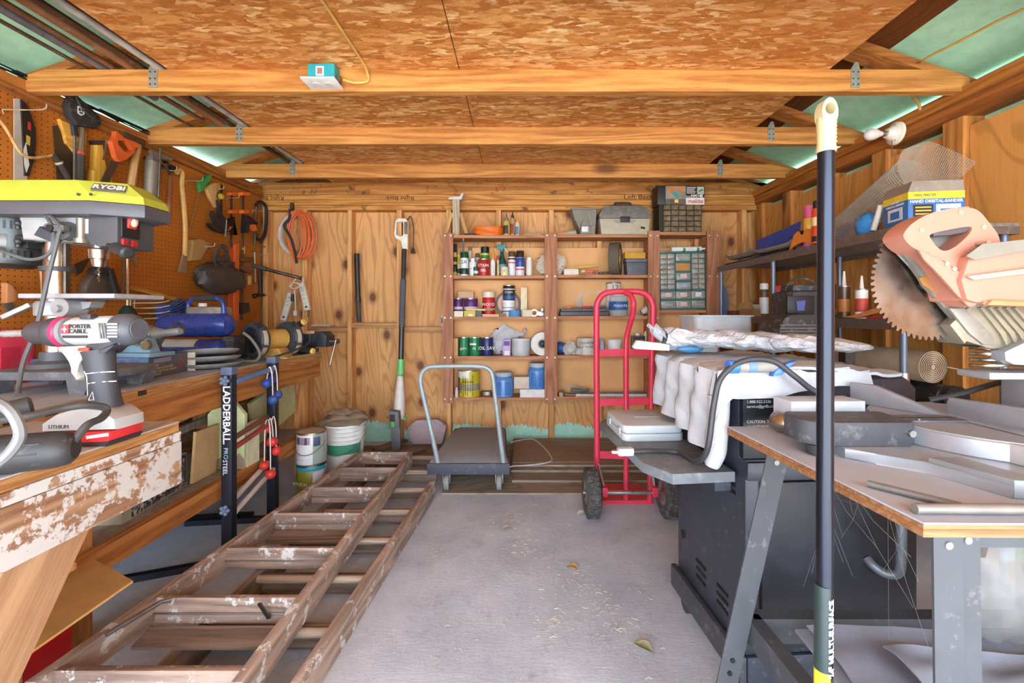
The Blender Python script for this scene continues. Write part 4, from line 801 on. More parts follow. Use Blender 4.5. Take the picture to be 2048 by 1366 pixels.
def hook(px, py, L_=.11, n=1, grp='peg hooks on the pegboard', lb='bare wire peg hook on the pegboard'):
    t = g.open('peg_hook', lb, 'hook', px, py, grp); b = B()
    b.tube(smooth([(0, 0, 0), (0, -L_*.9, -.004), (0, -L_, .02)], 4), .0026, 6); obj('prong', b, C((206, 196, 170), .35, .5), t); obj('clip', B().cyl((0, -.001, 0), (0, -.008, -.02), .0022, None, 6), C((206, 196, 170), .35, .5), t); return t
for px, py, L_, lb in ((4, 219, .2, 'long peg hook over the black-sleeved handsaw'), (504, 421, .1, 'peg hook just below the corner of the pegboard'), (512, 510, .1, 'peg hook beneath the big C-shaped clamp'), (515, 590, .1, 'lowest peg hook near the back corner'), (370, 361, .12, 'peg hook holding the green-handled grabber'), (420, 377, .1, 'peg hook behind the curved pruning saw'), (452, 395, .1, 'peg hook carrying the orange-tipped bar clamps'), (322, 340, .1, 'peg hook behind the hammer head'), (395, 492, .12, 'peg hook holding the black leather bag')):
    hook(px, py, L_, lb=lb, grp='wire peg hooks')
t = g.open('bow_saw', 'tan curved bow of a hanging saw with a wrapped dark handle', 'saw', 90, 312); g.tubes('bow', [(-30, 232), (-8, 262), (12, 296), (28, 312), (50, 316), (86, 311)], .006, TAN, .05); g.tubes('handle', [(86, 309), (104, 335), (118, 358)], .014, C((50, 46, 42), .5), .05); g.tubes('wrap', [(96, 324), (99, 328)], .0155, C((196, 186, 160)), .05, 0)
t = g.open('tool_pouch', 'pointed black canvas pouch with a white square emblem, high on the pegboard', 'pouch', 140, 220)
bp = g.part('pocket', [(119, 188), (122, 187), (142, 206), (174, 234), (176, 250), (168, 258), (146, 254), (128, 251), (114, 232), (109, 210)], .045, C((44, 38, 34), .8, 0, .2), .03, None, .012); g.tubes('flap_seam', [(120, 187), (128, 208), (142, 226), (160, 240), (173, 241)], .005, C((60, 54, 48)), .078)
g.part('emblem', [(125, 212), (139, 217), (139, 230), (132, 232), (125, 227)], .001, C((224, 220, 210)), .0757); e = B()
for q in ([(127, 216), (131, 217), (131, 223), (127, 222)], [(133, 218), (137, 219), (137, 224), (133, 223)], [(128, 224), (136, 226), (134, 229), (129, 227)]): e.prism(g.poly(q), .001, at(0, -.077, 0, XZ))
obj('emblem_mark', e, C((40, 34, 32)), t)
t = g.open('handsaw', 'handsaw with a yellow wooden handle hanging behind the black pouch', 'saw', 135, 290); g.part('blade', [(103, 252), (112, 250), (130, 285), (155, 305), (158, 370), (112, 370)], .004, C((84, 66, 46), .5, .4), .004); g.part('handle', [(112, 238), (121, 245), (150, 258), (166, 262), (163, 298), (146, 310), (131, 291), (125, 287)], .022, wood((190, 128, 40), (224, 168, 70), 0, key='sh'), .001, None, .004)
t = g.open('screwdriver', 'long screwdriver with black grip under the canvas pouch', 'screwdriver', 138, 262); g.tubes('grip', [(135, 250), (138, 272)], .013, C(BLK), .03, 0); g.tubes('shank', [(138, 272), (137, 365)], .006, STEEL, .03, 0)
t = g.open('hammer', 'hammer with a red ring and thick dark grip under the canvas pouch', 'hammer', 150, 300); g.tubes('shaft', [(153, 254), (150, 306)], .012, C((120, 104, 84), .4), .03, 0, rad=[.01, .013]); g.tubes('grip_ring', [(149, 304), (149, 310)], .017, C((206, 74, 50)), .03, 0); g.tubes('grip', [(149, 310), (147, 365)], .019, C((66, 64, 58), .7), .03, 0)
t = g.open('wooden_mallet', 'yellow stepped wooden block hanging beside the orange saw', 'mallet', 190, 320); g.part('block', [(179, 290), (192, 290), (197, 338), (211, 344), (211, 368), (172, 368), (172, 340), (179, 338)], .035, wood((196, 140, 40), (226, 174, 66), 2, key='ym'), .004, None, .004); g.tubes('steel_loop', [(190, 320), (197, 284), (193, 279)], .004, STEEL, .045, 3); g.part('top_plate', [(177, 281), (193, 281), (193, 289), (177, 289)], .04, C((50, 44, 40), .5), .002)
t = g.open('handsaw', 'handsaw with bright orange open handle pointing up', 'saw', 220, 300)
obj('handle', ring(g.poly([(205, 263), (222, 277), (245, 285), (256, 292), (244, 297), (243, 306), (222, 321), (212, 324), (205, 315), (200, 298), (196, 283), (203, 275)]), g.poly([(208, 281), (226, 282), (238, 299), (232, 306), (220, 303), (208, 290)]), .028, .05), C((212, 92, 40), .5), t); g.part('blade', [(200, 322), (217, 324), (196, 366), (178, 366)], .006, C((88, 72, 58), .5, .4), .055)
t = g.open('hatchet', 'hatchet with rusty head and pale wooden handle', 'hatchet', 256, 300); g.part('head', [(238, 263), (255, 272), (278, 281), (277, 297), (259, 300), (240, 283)], .03, RUST, .012, None, .004); g.tubes('handle', [(266, 290), (259, 325), (252, 372)], .02, TAN, .03, 4, rad=[.017, .02])
t = g.open('caulking_gun', 'grey half-round caulking gun hanging by its hook', 'caulking gun', 287, 350); bd = B(); p0, p1 = g.l(288, 322, .05), g.l(284, 397, .05); bd.lathe([(.034, 0), (.034, (p1-p0).length)], p0, (p1-p0)[:], 18, arc=(R(0), R(360))) if False else bd.tube([p0, p1], .034, 14)
obj('barrel', bd, C((150, 140, 124), .45, .5, .2), t); g.tubes('collar', [(289, 318), (288, 325)], .042, STEEL, .05, 0); g.tubes('end_cap', [(284, 392), (283.6, 399)], .038, STEEL, .05, 0); g.tubes('rod', [(292, 297), (288, 395)], .005, STEEL, .088, 0); g.part('frame_bar', [(283, 300), (292, 304), (328, 317), (325, 322), (286, 315)], .02, C((140, 130, 118), .45, .4), .04); g.tubes('trigger', [(303, 322), (314, 332), (326, 348)], .008, STEEL, .05)
t = g.open('hammer', 'small ball hammer with long thin wooden handle', 'hammer', 330, 380); g.tubes('handle', [(332, 340), (330, 380), (327, 446)], .012, wood((140, 84, 50), (176, 116, 74), 2, key='hh'), .03, 3, rad=[.008, .014]); obj('head', B().cyl(g.l(316, 326, .03), g.l(340, 338, .03), .013, .016).sph(g.l(322, 329, .03), .02, 12, 8), C((70, 62, 54), .4, .6), t)
t = g.open('wrecking_bar', 'long tan-painted wrecking bar with hooked top and flat foot', 'crowbar', 347, 450); g.tubes('shaft', [(333, 346), (341, 341), (345, 350), (344, 372), (348, 410), (351, 460), (350, 512)], .014, C((206, 158, 88), .5), .065, 5); g.part('foot', [(346, 508), (354, 508), (352, 545), (337, 544)], .012, C((150, 130, 104), .5, .3), .058)
t = g.open('grabber', 'green-handled grabber with a long thin rod', 'grabber', 392, 380); g.part('handle', [(386, 362), (394, 362), (404, 350), (412, 350), (411, 359), (402, 366), (396, 380), (388, 384)], .025, C((58, 150, 70), .5), .02, None, .004); g.tubes('rod', [(390, 380), (372, 452), (356, 512), (358, 530)], .0045, C((170, 130, 80), .4, .4), .03, 3)
t = g.open('pruning_saw', 'pruning saw with curved pale wooden handle', 'saw', 410, 400); g.part('handle', [(396, 378), (408, 367), (420, 366), (425, 375), (413, 388), (414, 394), (423, 412), (416, 416), (404, 400)], .025, TAN, .04, None, .005); bl = g.part('blade', [(414, 416), (422, 413), (434, 452), (428, 460), (420, 440)], .005, C((110, 84, 60), .4, .5), .05)
t = g.open('spring_clamp', 'cluster-mounted black spring clamps with steel spindle below the pruning saw', 'clamp', 412, 445); t['label'] = 'black spring clamp with steel spindle below the curved pruning saw'; g.part('jaw', [(390, 446), (405, 450), (430, 462), (426, 468), (402, 462), (389, 450)], .03, C((36, 32, 32)), .075); g.part('jaw', [(395, 422), (406, 438), (428, 456), (420, 464), (402, 448), (394, 430)], .03, C((42, 38, 36)), .085); g.part('lever', [(403, 400), (413, 430), (428, 452), (418, 458), (406, 432)], .02, C((38, 34, 34)), .10); g.tubes('spindle', [(420, 440), (419, 460), (417, 474)], .006, STEEL, .12, 0)
t = g.open('air_nozzle', 'yellow-handled valve hanging on the pegboard', 'valve', 430, 393); obj('knob', B().sph(g.l(431, 393, .04), (.028, .02, .022), 12, 8), C((200, 176, 60)), t); g.tubes('stem', [(428, 396), (425, 408), (424, 422)], .005, C((150, 130, 80), .4, .4), .03)
t = g.open('screwdriver', 'thin dark rod file beside the yellow valve', 'file', 435, 410); t.name = 'round_file'; g.tubes('file_shaft', [(435, 370), (435, 448)], .006, C((62, 50, 42), .5, .4), .03, 0)
for k, (bx, jy, tx, ty, lb) in enumerate(((455, 448, 446, 458, 'bar clamp with orange pads, nearer of the two in the pair'), (465.5, 444, 479, 452, 'bar clamp with orange trigger, beside the long orange level'))):
    t = g.open('bar_clamp', lb, 'clamp', bx, 440, 'orange and black bar clamps'); g.tubes('bar', [(bx, 384), (bx-1, 495)], .007, C((44, 40, 40), .4, .4), .03+.05*k, 0)
    g.part('pad', [(bx-7, 385), (bx+8, 385), (bx+7, 391), (bx-8, 391)], .04, C((236, 104, 34)), .02+.05*k); s_ = -1 if k == 0 else 1
    g.part('jaw', [(bx-2, jy-14), (bx+4*s_, jy-12), (bx+22*s_, jy+2), (bx+20*s_, jy+6), (bx+4*s_, jy+4), (bx+3, jy+22), (bx-4, jy+22)], .04, C((34, 32, 34)), .025+.05*k); g.part('trigger', [(tx-5, ty-2), (tx+4, ty-5), (tx+8*s_, ty+8), (tx+3*s_, ty+10)], .025, C((236, 116, 50)), .035+.05*k)
    g.part('slider', [(bx-6, 420), (bx+6, 420), (bx+5, 427), (bx-6, 427)], .035, C((236, 104, 34)), .022+.05*k)
t = g.open('c_clamp', 'large black C-shaped clamp near the corner of the pegboard', 'clamp', 510, 450); g.tubes('frame', [(500, 414), (503, 406), (511, 404), (518, 410), (521, 425), (520, 455), (516, 474), (509, 480), (500, 478)], .013, C((40, 38, 40), .5), .05, 4); g.tubes('screw', [(501, 412), (497, 488)], .008, metal((140, 128, 116), .4), .05, 0); g.tubes('tommy_bar', [(494, 487), (519, 494)], .004, STEEL, .05, 0); obj('foot', B().cyl(g.l(500.5, 466, .05), g.l(500, 474, .05), .014), C((44, 42, 44)), t)
t = g.open('long_level', 'long orange steel level hanging upright', 'level', 460, 560); g.part('web', [(453, 490), (461, 489), (460, 640), (453, 640)], .01, C((196, 84, 30), .5), .012); g.part('flange', [(461, 489), (468, 488), (467, 640), (460, 640)], .03, C((222, 104, 44), .5), .012)
t = g.open('tool_bag', 'black leather tool bag with a broad loop handle and sagging pockets', 'bag', 415, 545)
b = B().sph((0, 0, 0), 1, 28, 16); q0, qx, qz = g.l(415, 556, .087), (g.l(455, 556)-g.l(417, 556)).x, (g.l(417, 530)-g.l(417, 556)).z; vs = []
for v in b.v:
    v = V(v); x, y, z_ = v; k_ = 1+.09*nz(x*1.4, y, z_*1.6); w_ = 1.0 if z_ < .2 else 1-.3*(z_-.2); vs.append((q0.x+max(-1, min(1, x*1.2))*qx*k_*w_, q0.y+y*.065*k_*(1.15 if z_ < 0 else 1), q0.z+max(-1.02, z_*1.15)*qz*k_+(-.02*math.cos(x*2.2) if z_ < 0 else .012*abs(x))))
b.v = vs; obj('body', b, LEA, t); g.part('front_flap', [(395, 520), (436, 524), (434, 548), (428, 572), (404, 566), (398, 545)], .012, C((36, 33, 33), .5, 0, .3), .115, None, .004); obj('loop', ring(g.poly([(399, 530), (402, 505), (410, 492), (420, 488), (428, 494), (430, 510), (436, 530), (418, 536)]), g.poly([(409, 508), (412, 499), (419, 496), (424, 503), (422, 511), (415, 513)]), .014, .09), C((66, 56, 50), .6, 0, .3), t); g.part('side_pocket', [(440, 542), (462, 546), (464, 576), (444, 582), (436, 566)], .04, C((46, 42, 42), .55, 0, .35), .07, None, .01)
t = g.open('sanding_block', 'tan moulded block behind the black leather bag', 'block', 385, 500); g.part('block', [(374, 480), (385, 477), (408, 486), (406, 496), (394, 500), (391, 521), (368, 522)], .045, C((176, 140, 84), .5), .005, None, .012)
t = g.open('wood_clamp', 'bar clamp with brown wooden jaws and turned handle', 'clamp', 480, 560); g.tubes('bar', [(478, 500), (476, 640)], .008, C((84, 62, 48), .4, .4), .03, 0); g.part('jaw', [(470, 516), (494, 514), (496, 522), (488, 525), (470, 523)], .04, C((112, 70, 40)), .01); g.part('jaw', [(468, 532), (480, 532), (494, 540), (494, 547), (482, 545), (468, 538)], .04, C((120, 76, 44)), .01); g.tubes('handle', [(480, 493), (480, 508)], .013, TAN, .03, 0); g.tubes('handle', [(486, 552), (486, 570)], .016, TAN, .05, 0); g.part('lower_jaw', [(472, 605), (486, 606), (488, 624), (474, 628)], .04, C((60, 44, 36)), .01)
t = g.open('steel_tube', 'shiny steel tube jutting out from the pegboard towards the hung cord', 'tube', 486, 531); p0 = g.l(490, 531, .058); p1 = g.inv @ (P(600, 556, 3.40)-g.o); obj('tube_body', B().cyl(p0, p1, .0145, .0135, 14), metal((160, 164, 168), .25), t); obj('end_ring', B().cyl(p1, p1+(p1-p0).normalized()*.012, .016), C((70, 66, 60), .4, .5), t); obj('sleeve', B().cyl(p0, p0+(p1-p0)*.3, .017), C((96, 92, 88), .4, .5), t)
t = g.open('pin_clamp', 'slim steel clamp with T-shaped ends below the steel tube', 'clamp', 498, 535); g.tubes('rod', [(497, 502), (499, 565)], .005, STEEL, .05, 0); g.tubes('tee', [(492, 503), (502, 502)], .005, STEEL, .05, 0); obj('tip', B().sph(g.l(499, 566, .05), .008, 10, 6), STEEL, t)
t = g.open('claw_hammer', 'black-gripped hammer hanging head down in the corner', 'hammer', 511, 570); g.tubes('handle', [(510, 541), (512, 590)], .014, C((40, 38, 38)), .04, 0); obj('head', B().cyl(g.l(498, 591, .04), g.l(519, 590, .04), .015, .011).sph(g.l(500, 592, .04), .02, 12, 8), C((54, 46, 42), .4, .5), t)
# behind and beside the drill press
t = g.open('speed_square', 'worn steel triangle square hanging behind the drill press head', 'square', 250, 512); g.part('plate', [(233, 490), (262, 497), (263, 535)], .005, metal((170, 160, 148), .45), .03)
t = g.open('steel_rule', 'narrow steel rule hanging behind the drill press', 'rule', 242, 540); g.part('rule_strip', [(239, 492), (245, 492), (244, 600), (238, 600)], .003, metal((150, 140, 126), .45), .012)
t = g.open('screwdriver', 'giant screwdriver with fluted dark green handle, point up', 'screwdriver', 234, 560); g.tubes('shank', [(234, 480), (234, 612)], .006, C((214, 186, 140), .4, .3), .06, 0); g.tubes('grip', [(234, 611), (234, 618), (235, 636)], .03, C((30, 56, 44), .35), .06, 0, rad=[.014, .048])
t = g.open('circular_saw', 'dusty grey circular saw hanging behind the drill press column', 'saw', 170, 560); g.part('blade_guard', [(146, 586), (150, 566), (162, 550), (180, 546), (196, 556), (204, 575), (200, 590)], .05, C((96, 86, 76), .45, .3, .2), .02, None, .01); g.part('saw_body', [(164, 552), (168, 536), (178, 528), (188, 534), (192, 552)], .07, C((44, 40, 40), .5, 0, .3), .02, None, .01); g.part('rear_handle', [(183, 540), (192, 538), (204, 580), (206, 592), (198, 592)], .03, C((40, 38, 38)), .07, None, .006); g.part('fin', [(134, 530), (166, 516), (150, 544), (138, 552)], .01, C((66, 56, 48), .5, .4), .03); g.tubes('plate_edge', [(152, 610), (176, 604), (196, 598)], .012, C((140, 136, 130), .4, .4), .05)
t = g.open('pliers', 'red-handled pliers partly behind the drill press column', 'pliers', 84, 570); g.tubes('handle', [(94, 556), (86, 566), (78, 580)], .012, C((196, 60, 50)), .03); g.tubes('handle', [(92, 562), (86, 574), (80, 584)], .012, C((190, 54, 46)), .03)
t = g.open('bent_hook', 'tan bent steel hook hanging left of the drill press column', 'hook', 75, 570); t['label'] = 'tan bent steel hook hanging below the drill press motor'; g.tubes('hook_rod', [(71, 536), (73, 560), (75, 590), (84, 600), (92, 604)], .009, C((170, 140, 104), .5, .3), .03, 4)
t = g.open('hand_brush', 'wire-bristled hand brush with a wooden back at the edge of the pegboard', 'brush', 2, 595); g.part('back', [(-12, 566), (0, 572), (12, 592), (4, 604), (-12, 606)], .03, wood((176, 110, 66), (208, 146, 96), 2, key='hb'), .03, None, .005); b = B()
random.seed(4)
for i in range(60): px, py = 6-(i % 12)*1.6, 600+(i//12)*3; p0 = g.l(px, py, .035+.004*(i % 5)); b.tube([p0, p0+V((.004+.01*random.random(), -.004, -.03-.012*random.random()))], .0011, 4)
obj('bristles', b, C((120, 112, 100), .5, .4), t); t.children[-1]['kind'] = 'stuff'
t = g.open('wood_ledge', 'narrow yellow wooden strip fixed across the pegboard', 'wood strip', 318, 590); g.part('strip', [(250, 571), (386, 606), (386, 613), (250, 579)], .035, wood((176, 116, 44), (214, 154, 72), 0, key='ldg'), 0)
t = g.open('hook_rack', 'white wire rack of prongs under the wooden strip', 'rack', 272, 620)
g.part('plate', [(248, 590), (280, 594), (279, 600), (248, 597)], .06, C((216, 206, 200), .5), .0)
for i, y in enumerate((606, 616, 627, 637)): g.tubes('prong', [(262, y, .01), (272, y, .06), (285, y-1, .11), (297, y-5, .13)], .0035, C((206, 190, 160), .4, .3), .0, 3)
for x in (258, 266): g.tubes('rail', [(x, 596), (x-2, 642)], .003, C((200, 186, 160), .4, .3), .01, 0)
t = g.open('rope_coil', 'blue cord hank looped over the white wire rack', 'cord', 322, 622); b = B()
for i in range(24):
    f = i/23; o = .065+.05*((i*7) % 5)/5; pts = [g.l(290+3*f, 612+26*f, o), g.l(310, 609+24*f, o+.02), g.l(336-6*abs(f-.4), 596+32*f, o+.01), g.l(347-12*f, 606+34*f, o-.01), g.l(328, 622+20*f, o-.015), g.l(300, 622+24*f, o-.015)]
    b.tube(smooth(pts, 3, True), .0035, 5, True)
obj('hank', b, C((58, 92, 160), .7), t); obj('metal_end', B().sph(g.l(298, 650, .09), .016, 10, 7), C((60, 54, 48), .4, .5), t)
# ================================================================ main work bench
BX, BT, BE = -1.36, .83, 2.94
BTOP = plywood((158, 160, 162), (190, 192, 194), 1, key='bt', knot=False, other=2); PLYE = wood((146, 92, 44), (194, 142, 84), 1, sc=3, key='plye'); FAS = wood((138, 78, 34), (192, 126, 64), 1, knots=1.6, key='fas')
t = thing('workbench', 'long wooden workbench with plywood top running along the pegboard wall', 'workbench', (BX-.4, 1.9, 0))
bm_ = B().add([(LX(y)+.004 if e else BX, y, z) for y in (.9, BE) for e in (1, 0) for z in (BT-.004, BT)], [(0, 1, 3, 2), (4, 6, 7, 5), (0, 4, 5, 1), (2, 3, 7, 6), (0, 2, 6, 4), (1, 5, 7, 3)])
obj('top_surface', bm_, BTOP, t, W=True)
obj('top_sheet', B().add([(LX(y)+.004 if e else BX, y, z) for y in (.9, BE) for e in (1, 0) for z in (BT-.045, BT-.0045)], [(0, 1, 3, 2), (4, 6, 7, 5), (0, 4, 5, 1), (2, 3, 7, 6), (0, 2, 6, 4), (1, 5, 7, 3)]), PLYE, t, W=True)
obj('front_rail', B().bb(BX-.04, BX-.002, .9, BE-.01, BT-.165, BT-.046), FAS, t, W=True); obj('end_rail', B().bb(LX(BE)+.01, BX-.041, BE-.05, BE-.01, BT-.165, BT-.046), FAS, t, W=True)
LEG = wood((140, 84, 40), (196, 136, 76), 2, knots=1.6, key='leg')
for y in (1.32, BE-.1):
    obj('leg', B().bb(BX-.13, BX-.042, y, y+.09, 0, BT-.046), LEG, t, W=True); obj('leg', B().bb(LX(y)+.02, LX(y)+.11, y, y+.09, 0, BT-.046), LEG, t, W=True)
obj('lower_rail', B().bb(BX-.04, BX-.001, 1.32, BE-.01, .25, .33), FAS, t, W=True); obj('lower_shelf', B().bb(LX(1.45)+.05, BX-.042, 1.42, BE-.11, .31, .33), C((140, 128, 116), .8, 0, .6), t, W=True)
obj('back_rail', B().bb(LX(3)+.0, LX(3)+.03, 1.42, BE-.11, .25, .309), FAS, t, W=True)
b = B()
for i in range(5): b.bb(BX+.0005, BX+.0015, 1.13+.1*i, 1.165+.1*i, BT-.03, BT-.012)
obj('paint_marks', b, C((52, 44, 38), .8), t, W=True)
# --- things under it
t = thing('picture_carton', 'printed dark carton showing machine pictures on the bench lower shelf', 'box', (-1.49, 1.73, .331), R(97.0)); t['_w'], t['_h'] = .36, .145
def printmat(key, cols, sc=18):
    n = NT(key); c = n.coord(); v = n.n('TexVoronoi', {'Vector': n.n('VectorMath', {0: c, 1: n.n('TexNoise', {'Vector': c, 'Scale': 9.0}).outputs['Color']}, operation='ADD').outputs[0], 'Scale': float(sc)})
    return n.out(n.ramp(n.n('SeparateColor', {0: v.outputs['Color']}).outputs[0], [(i/len(cols), rgb(q)) for i, q in enumerate(cols)], 'CONSTANT'), .5)
PIC = printmat('machine_print', [(40, 40, 48), (70, 72, 84), (120, 124, 134), (28, 28, 34), (176, 170, 160), (50, 52, 62), (96, 60, 60)])
obj('carton', B().bb(-.18, .18, -.03, .1, 0, .145), C((150, 142, 120), .8), t); face(t, 'picture_print', .12, .99, .04, .98, PIC, .06, .001)
wone('cardboard_sheet', 'plain tan cardboard leaning behind the printed carton', 'cardboard', B().box((-1.46, 1.995, .448), (.012, .15, .232), (0, R(4), 0)), C((190, 156, 110), .8))
YG = C((198, 206, 156), .7, 0, .2, .1)
d = 2.13; q = PL('B', d); t = q.open('birdhouse_panel', 'pale yellow-green peaked wooden panel leaning under the bench', 'panel', 462, 943); t.location.z = .331; q.o.z = P(462, 943, d).z
def pz(pts): return [(x, max(0, z_)) for x, z_ in q.poly(pts)]
obj('board', B().prism(pz([(420, 938), (421, 836), (444, 810), (472, 809), (495, 836), (493, 938), (492, 943), (422, 943)]), .02, at(0, 0, 0, XZ @ Mx.Rotation(R(0), 4, 'X'))), YG, t); obj('side_board', B().bb(.066, .08, .001, .10, 0, .215), C((210, 210, 176), .7, 0, .3), t); obj('bare_patch', B().prism(pz([(424, 942), (496, 942), (494, 924), (484, 912), (470, 926), (452, 918), (430, 930)]), .001, at(0, -.0201, 0, XZ)), C((150, 132, 116), .9), t)
t = wone('pale_plank', 'pale green plank leaning at the far end under the bench', 'plank', B().box((-1.47, 2.57, .53), (.018, .44, .27), (R(15), R(4), 0)), C((176, 172, 124), .8, 0, .3))
t = wone('brown_plank', 'brown plank standing behind the peaked yellow-green panel', 'plank', B().box((-1.52, 2.36, .475), (.02, .3, .28), (0, R(5), 0)), wood((116, 78, 46), (160, 116, 76), 1, key='bp'))
for i, (z0, z1, lb) in enumerate(((.58, .69, 'upper thin grey batten leaning under the bench'), (.51, .60, 'lower thin grey batten leaning under the bench'))):
    wone('batten', lb, 'batten', B().bar((-1.64-.03*i, 2.0, z0), (-1.57, 2.75, z1), .02, .035), wood((130, 112, 92), (170, 152, 128), 2, key='bat'))
wone('glass_sheet', 'dirty square sheet of glass propped at the far end under the bench', 'glass', B().box((-1.54, 2.70, .575), (.012, .23, .23), (R(24), R(8), 0)), C((120, 92, 66), .25, 0, .5, .3))
wone('wood_batten', 'narrow brown batten on the bench lower shelf', 'batten', B().bb(-1.85, -1.8, 1.5, 2.75, .3305, .38), wood((120, 80, 46), (160, 112, 70), 1, key='wbt'))
# ================================================================ near bench with the drill
NX, NY = -.937, 1.183
NTOP = plywood((176, 174, 172), (206, 202, 200), 1, key='nt', knot=False, other=2); NF = wood((126, 84, 56), (178, 140, 108), 1, knots=3.2, paint=(206, 202, 196), pamt=.9, key='nf'); NF.name = 'painted_plank'
t = thing('work_table', 'worn wooden table with peeling white-painted front rail nearest the camera', 'table', (-1.2, .75, 0))
obj('top_surface', B().bb(-1.34, NX, .3, NY, .7955, .80, .002), NTOP, t, W=True); obj('top_edge', B().bb(-1.34, NX-.001, .3, NY-.001, .772, .795), PLYE, t, W=True)
obj('batten', B().bb(-1.34, NX+.003, .3, NY+.002, .747, .771), NF, t, W=True); obj('front_rail', B().bb(-1.34, NX+.005, .3, NY+.004, .628, .746, .006), NF, t, W=True)
brd = B().box((0, 0, 0), (.04, .135, .98)); obj('brace', brd, wood((158, 116, 80), (196, 154, 114), 2, knots=2.6, key='brc'), t, V((NX-.03, .70, .345))-V(t.location), (R(-31), 0, 0))
for x, y in ((-1.33, .32), (-1.33, 1.0)): obj('leg', B().bb(x, x+.08, y, y+.08, 0, .627), LEG, t, W=True)
obj('lower_shelf', B().bb(-1.32, -1.15, .33, .99, .355, .375), C((168, 150, 128), .8, 0, .3), t, W=True)
wone('hardboard_sheet', 'tan rounded-corner sheet sticking out below the work table', 'board', B().prism([(-1.035, 1.15), (-1.24, 1.25), (-1.24, .7), (-1.05, .6), (-1.035, .62)][::1], .006, at(0, 0, .376)), C((196, 148, 86), .6))
wone('pale_sheet', 'whitish sheet standing on the lower shelf of the work table', 'sheet', B().box((-1.17, .72, .5), (.012, .5, .24)), C((196, 188, 182), .6))
t = thing('fuel_can', 'bright red can on the floor under the work table', 'can', (-1.45, 1.22, 0)); obj('body', B().box((0, 0, .14), (.2, .17, .28), None, .02), C((206, 16, 26), .4), t); obj('nozzle', B().tube(smooth([(.09, -.07, .2), (.12, -.09, .2), (.125, -.1, .15)], 4), .012, 8), C(BLK), t)
# ================================================================ tools standing on the long bench (top at BT)
GRM = C((168, 170, 172), .4, .3); DKG = C((62, 64, 70), .5); LIME = C((172, 178, 62), .45, 0, .0, .06)
dp = 1.53; cx = (113-CX)*dp/F
t = thing('drill_press', 'bench drill press with lime green belt cover standing on the long bench', 'drill press', (cx, dp, BT))
def q3(px, py, d=dp): return P(px, py, d)-V(t.location)
k = dp/F
base = B().prism([(-.12, -.13), (.24, -.13), (.27, -.06), (.27, .06), (.24, .13), (-.12, .13)], .03, at(0, 0, .045), .008)
for x in (-.095, .2):
    for s_ in (-1, 1): base.prism([(x-.02, 0), (x+.03, 0), (x+.05, .05), (x-.03, .05)], .05, at(0, s_*.105+.025, 0, XZ))
obj('base', base, C((96, 98, 102), .6, 0, .35), t); obj('column_flange', B().lathe([(.075, .075), (.07, .09), (.045, .1), (.042, .13)], seg=24), C((84, 88, 94), .5), t)
zt = q3(0, 440).z; obj('column', B().cyl((0, 0, .08), (0, 0, zt), .035, None, 24), metal((176, 170, 160), .22), t); obj('column_ring', B().cyl((0, 0, q3(0, 543).z), (0, 0, q3(0, 534).z), .045, None, 24), C((70, 70, 74)), t)
rack = B().bb(-.004, .006, -.042, -.034, .1, q3(0, 470).z); obj('rack_bar', B().bb(.030, .042, -.008, .008, .12, q3(0, 480).z), metal((120, 116, 110), .4), t)
zb = q3(0, 632).z; za = q3(0, 596).z
tb = obj('table', B().prism([(-.02, -.1), (.30, -.1), (.31, 0), (.30, .1), (-.02, .1), (-.05, 0)], .016, at(0, 0, za-.004), .004), C((176, 178, 182), .4, .2), t)
obj('table_bracket', B().lathe([(.052, 0), (.056, .004), (.056, za-zb-.02), (.05, za-zb-.012)], (0, 0, zb), seg=22).prism([(.04, 0), (.14, .03), (.15, .05), (.04, .05)], .05, at(0, .025, zb, XZ)), GRM, t)
obj('clamp_boss', B().cyl((.085, -.07, zb+.03), (.085, 0, zb+.03), .032, None, 18).cyl((.085, -.085, zb+.025), (.085, -.07, zb+.025), .012), GRM, t); obj('clamp_lever', B().bar((-.055, -.03, zb+.04), (-.13, -.05, zb-.005), .022, .016, bv=.004), GRM, t)
# head
zh0, zh1 = q3(0, 486, 1.47).z, q3(0, 428, 1.47).z
hb_ = B().prism([(-.045, zh0+.01), (.2, zh0), (.26, zh0), (.26, zh1), (-.06, zh1)], .13, at(0, .065, 0, XZ), .006); obj('head_casting', hb_, C((172, 174, 174), .4, .1), t)
obj('switch_panel', B().prism([(.17, zh0+.01), (.215, zh0-.012), (.285, zh0-.012), (.285, zh1), (.17, zh1)], .146, at(0, .073, 0, XZ), .004), C((74, 76, 80), .5), t)
sw = obj('switch_box', B().box((.288, -.03, (zh0+zh1)/2+.012), (.012, .07, .08), None, .004), C((30, 28, 30)), t); obj('red_switch', B().box((.297, -.03, (zh0+zh1)/2+.024), (.014, .034, .04), (0, R(18), 0), .004), C((206, 66, 56)), sw); obj('switch_cap', B().sph((.303, -.03, (zh0+zh1)/2+.028), (.01, .014, .018), 12, 8), C((226, 206, 170)), sw)
for y in (-.05, -.015): obj('push_button', B().box((.288, y, zh0+.004), (.012, .02, .022), None, .003), C((190, 40, 46)), t)
obj('side_label', B().bb(.178, .188, -.0745, -.0735, zh0+.03, zh1-.02), C((206, 206, 204)), t)
obj('feed_hub', B().cyl((.115, -.065, (zh0+zh1)/2-.012), (.115, -.09, (zh0+zh1)/2-.012), .033, .03, 22), C((110, 114, 118), .4, .3), t); obj('hub_nut', B().cyl((.115, -.09, (zh0+zh1)/2-.012), (.115, -.13, (zh0+zh1)/2-.012), .012), C(BLK), t)
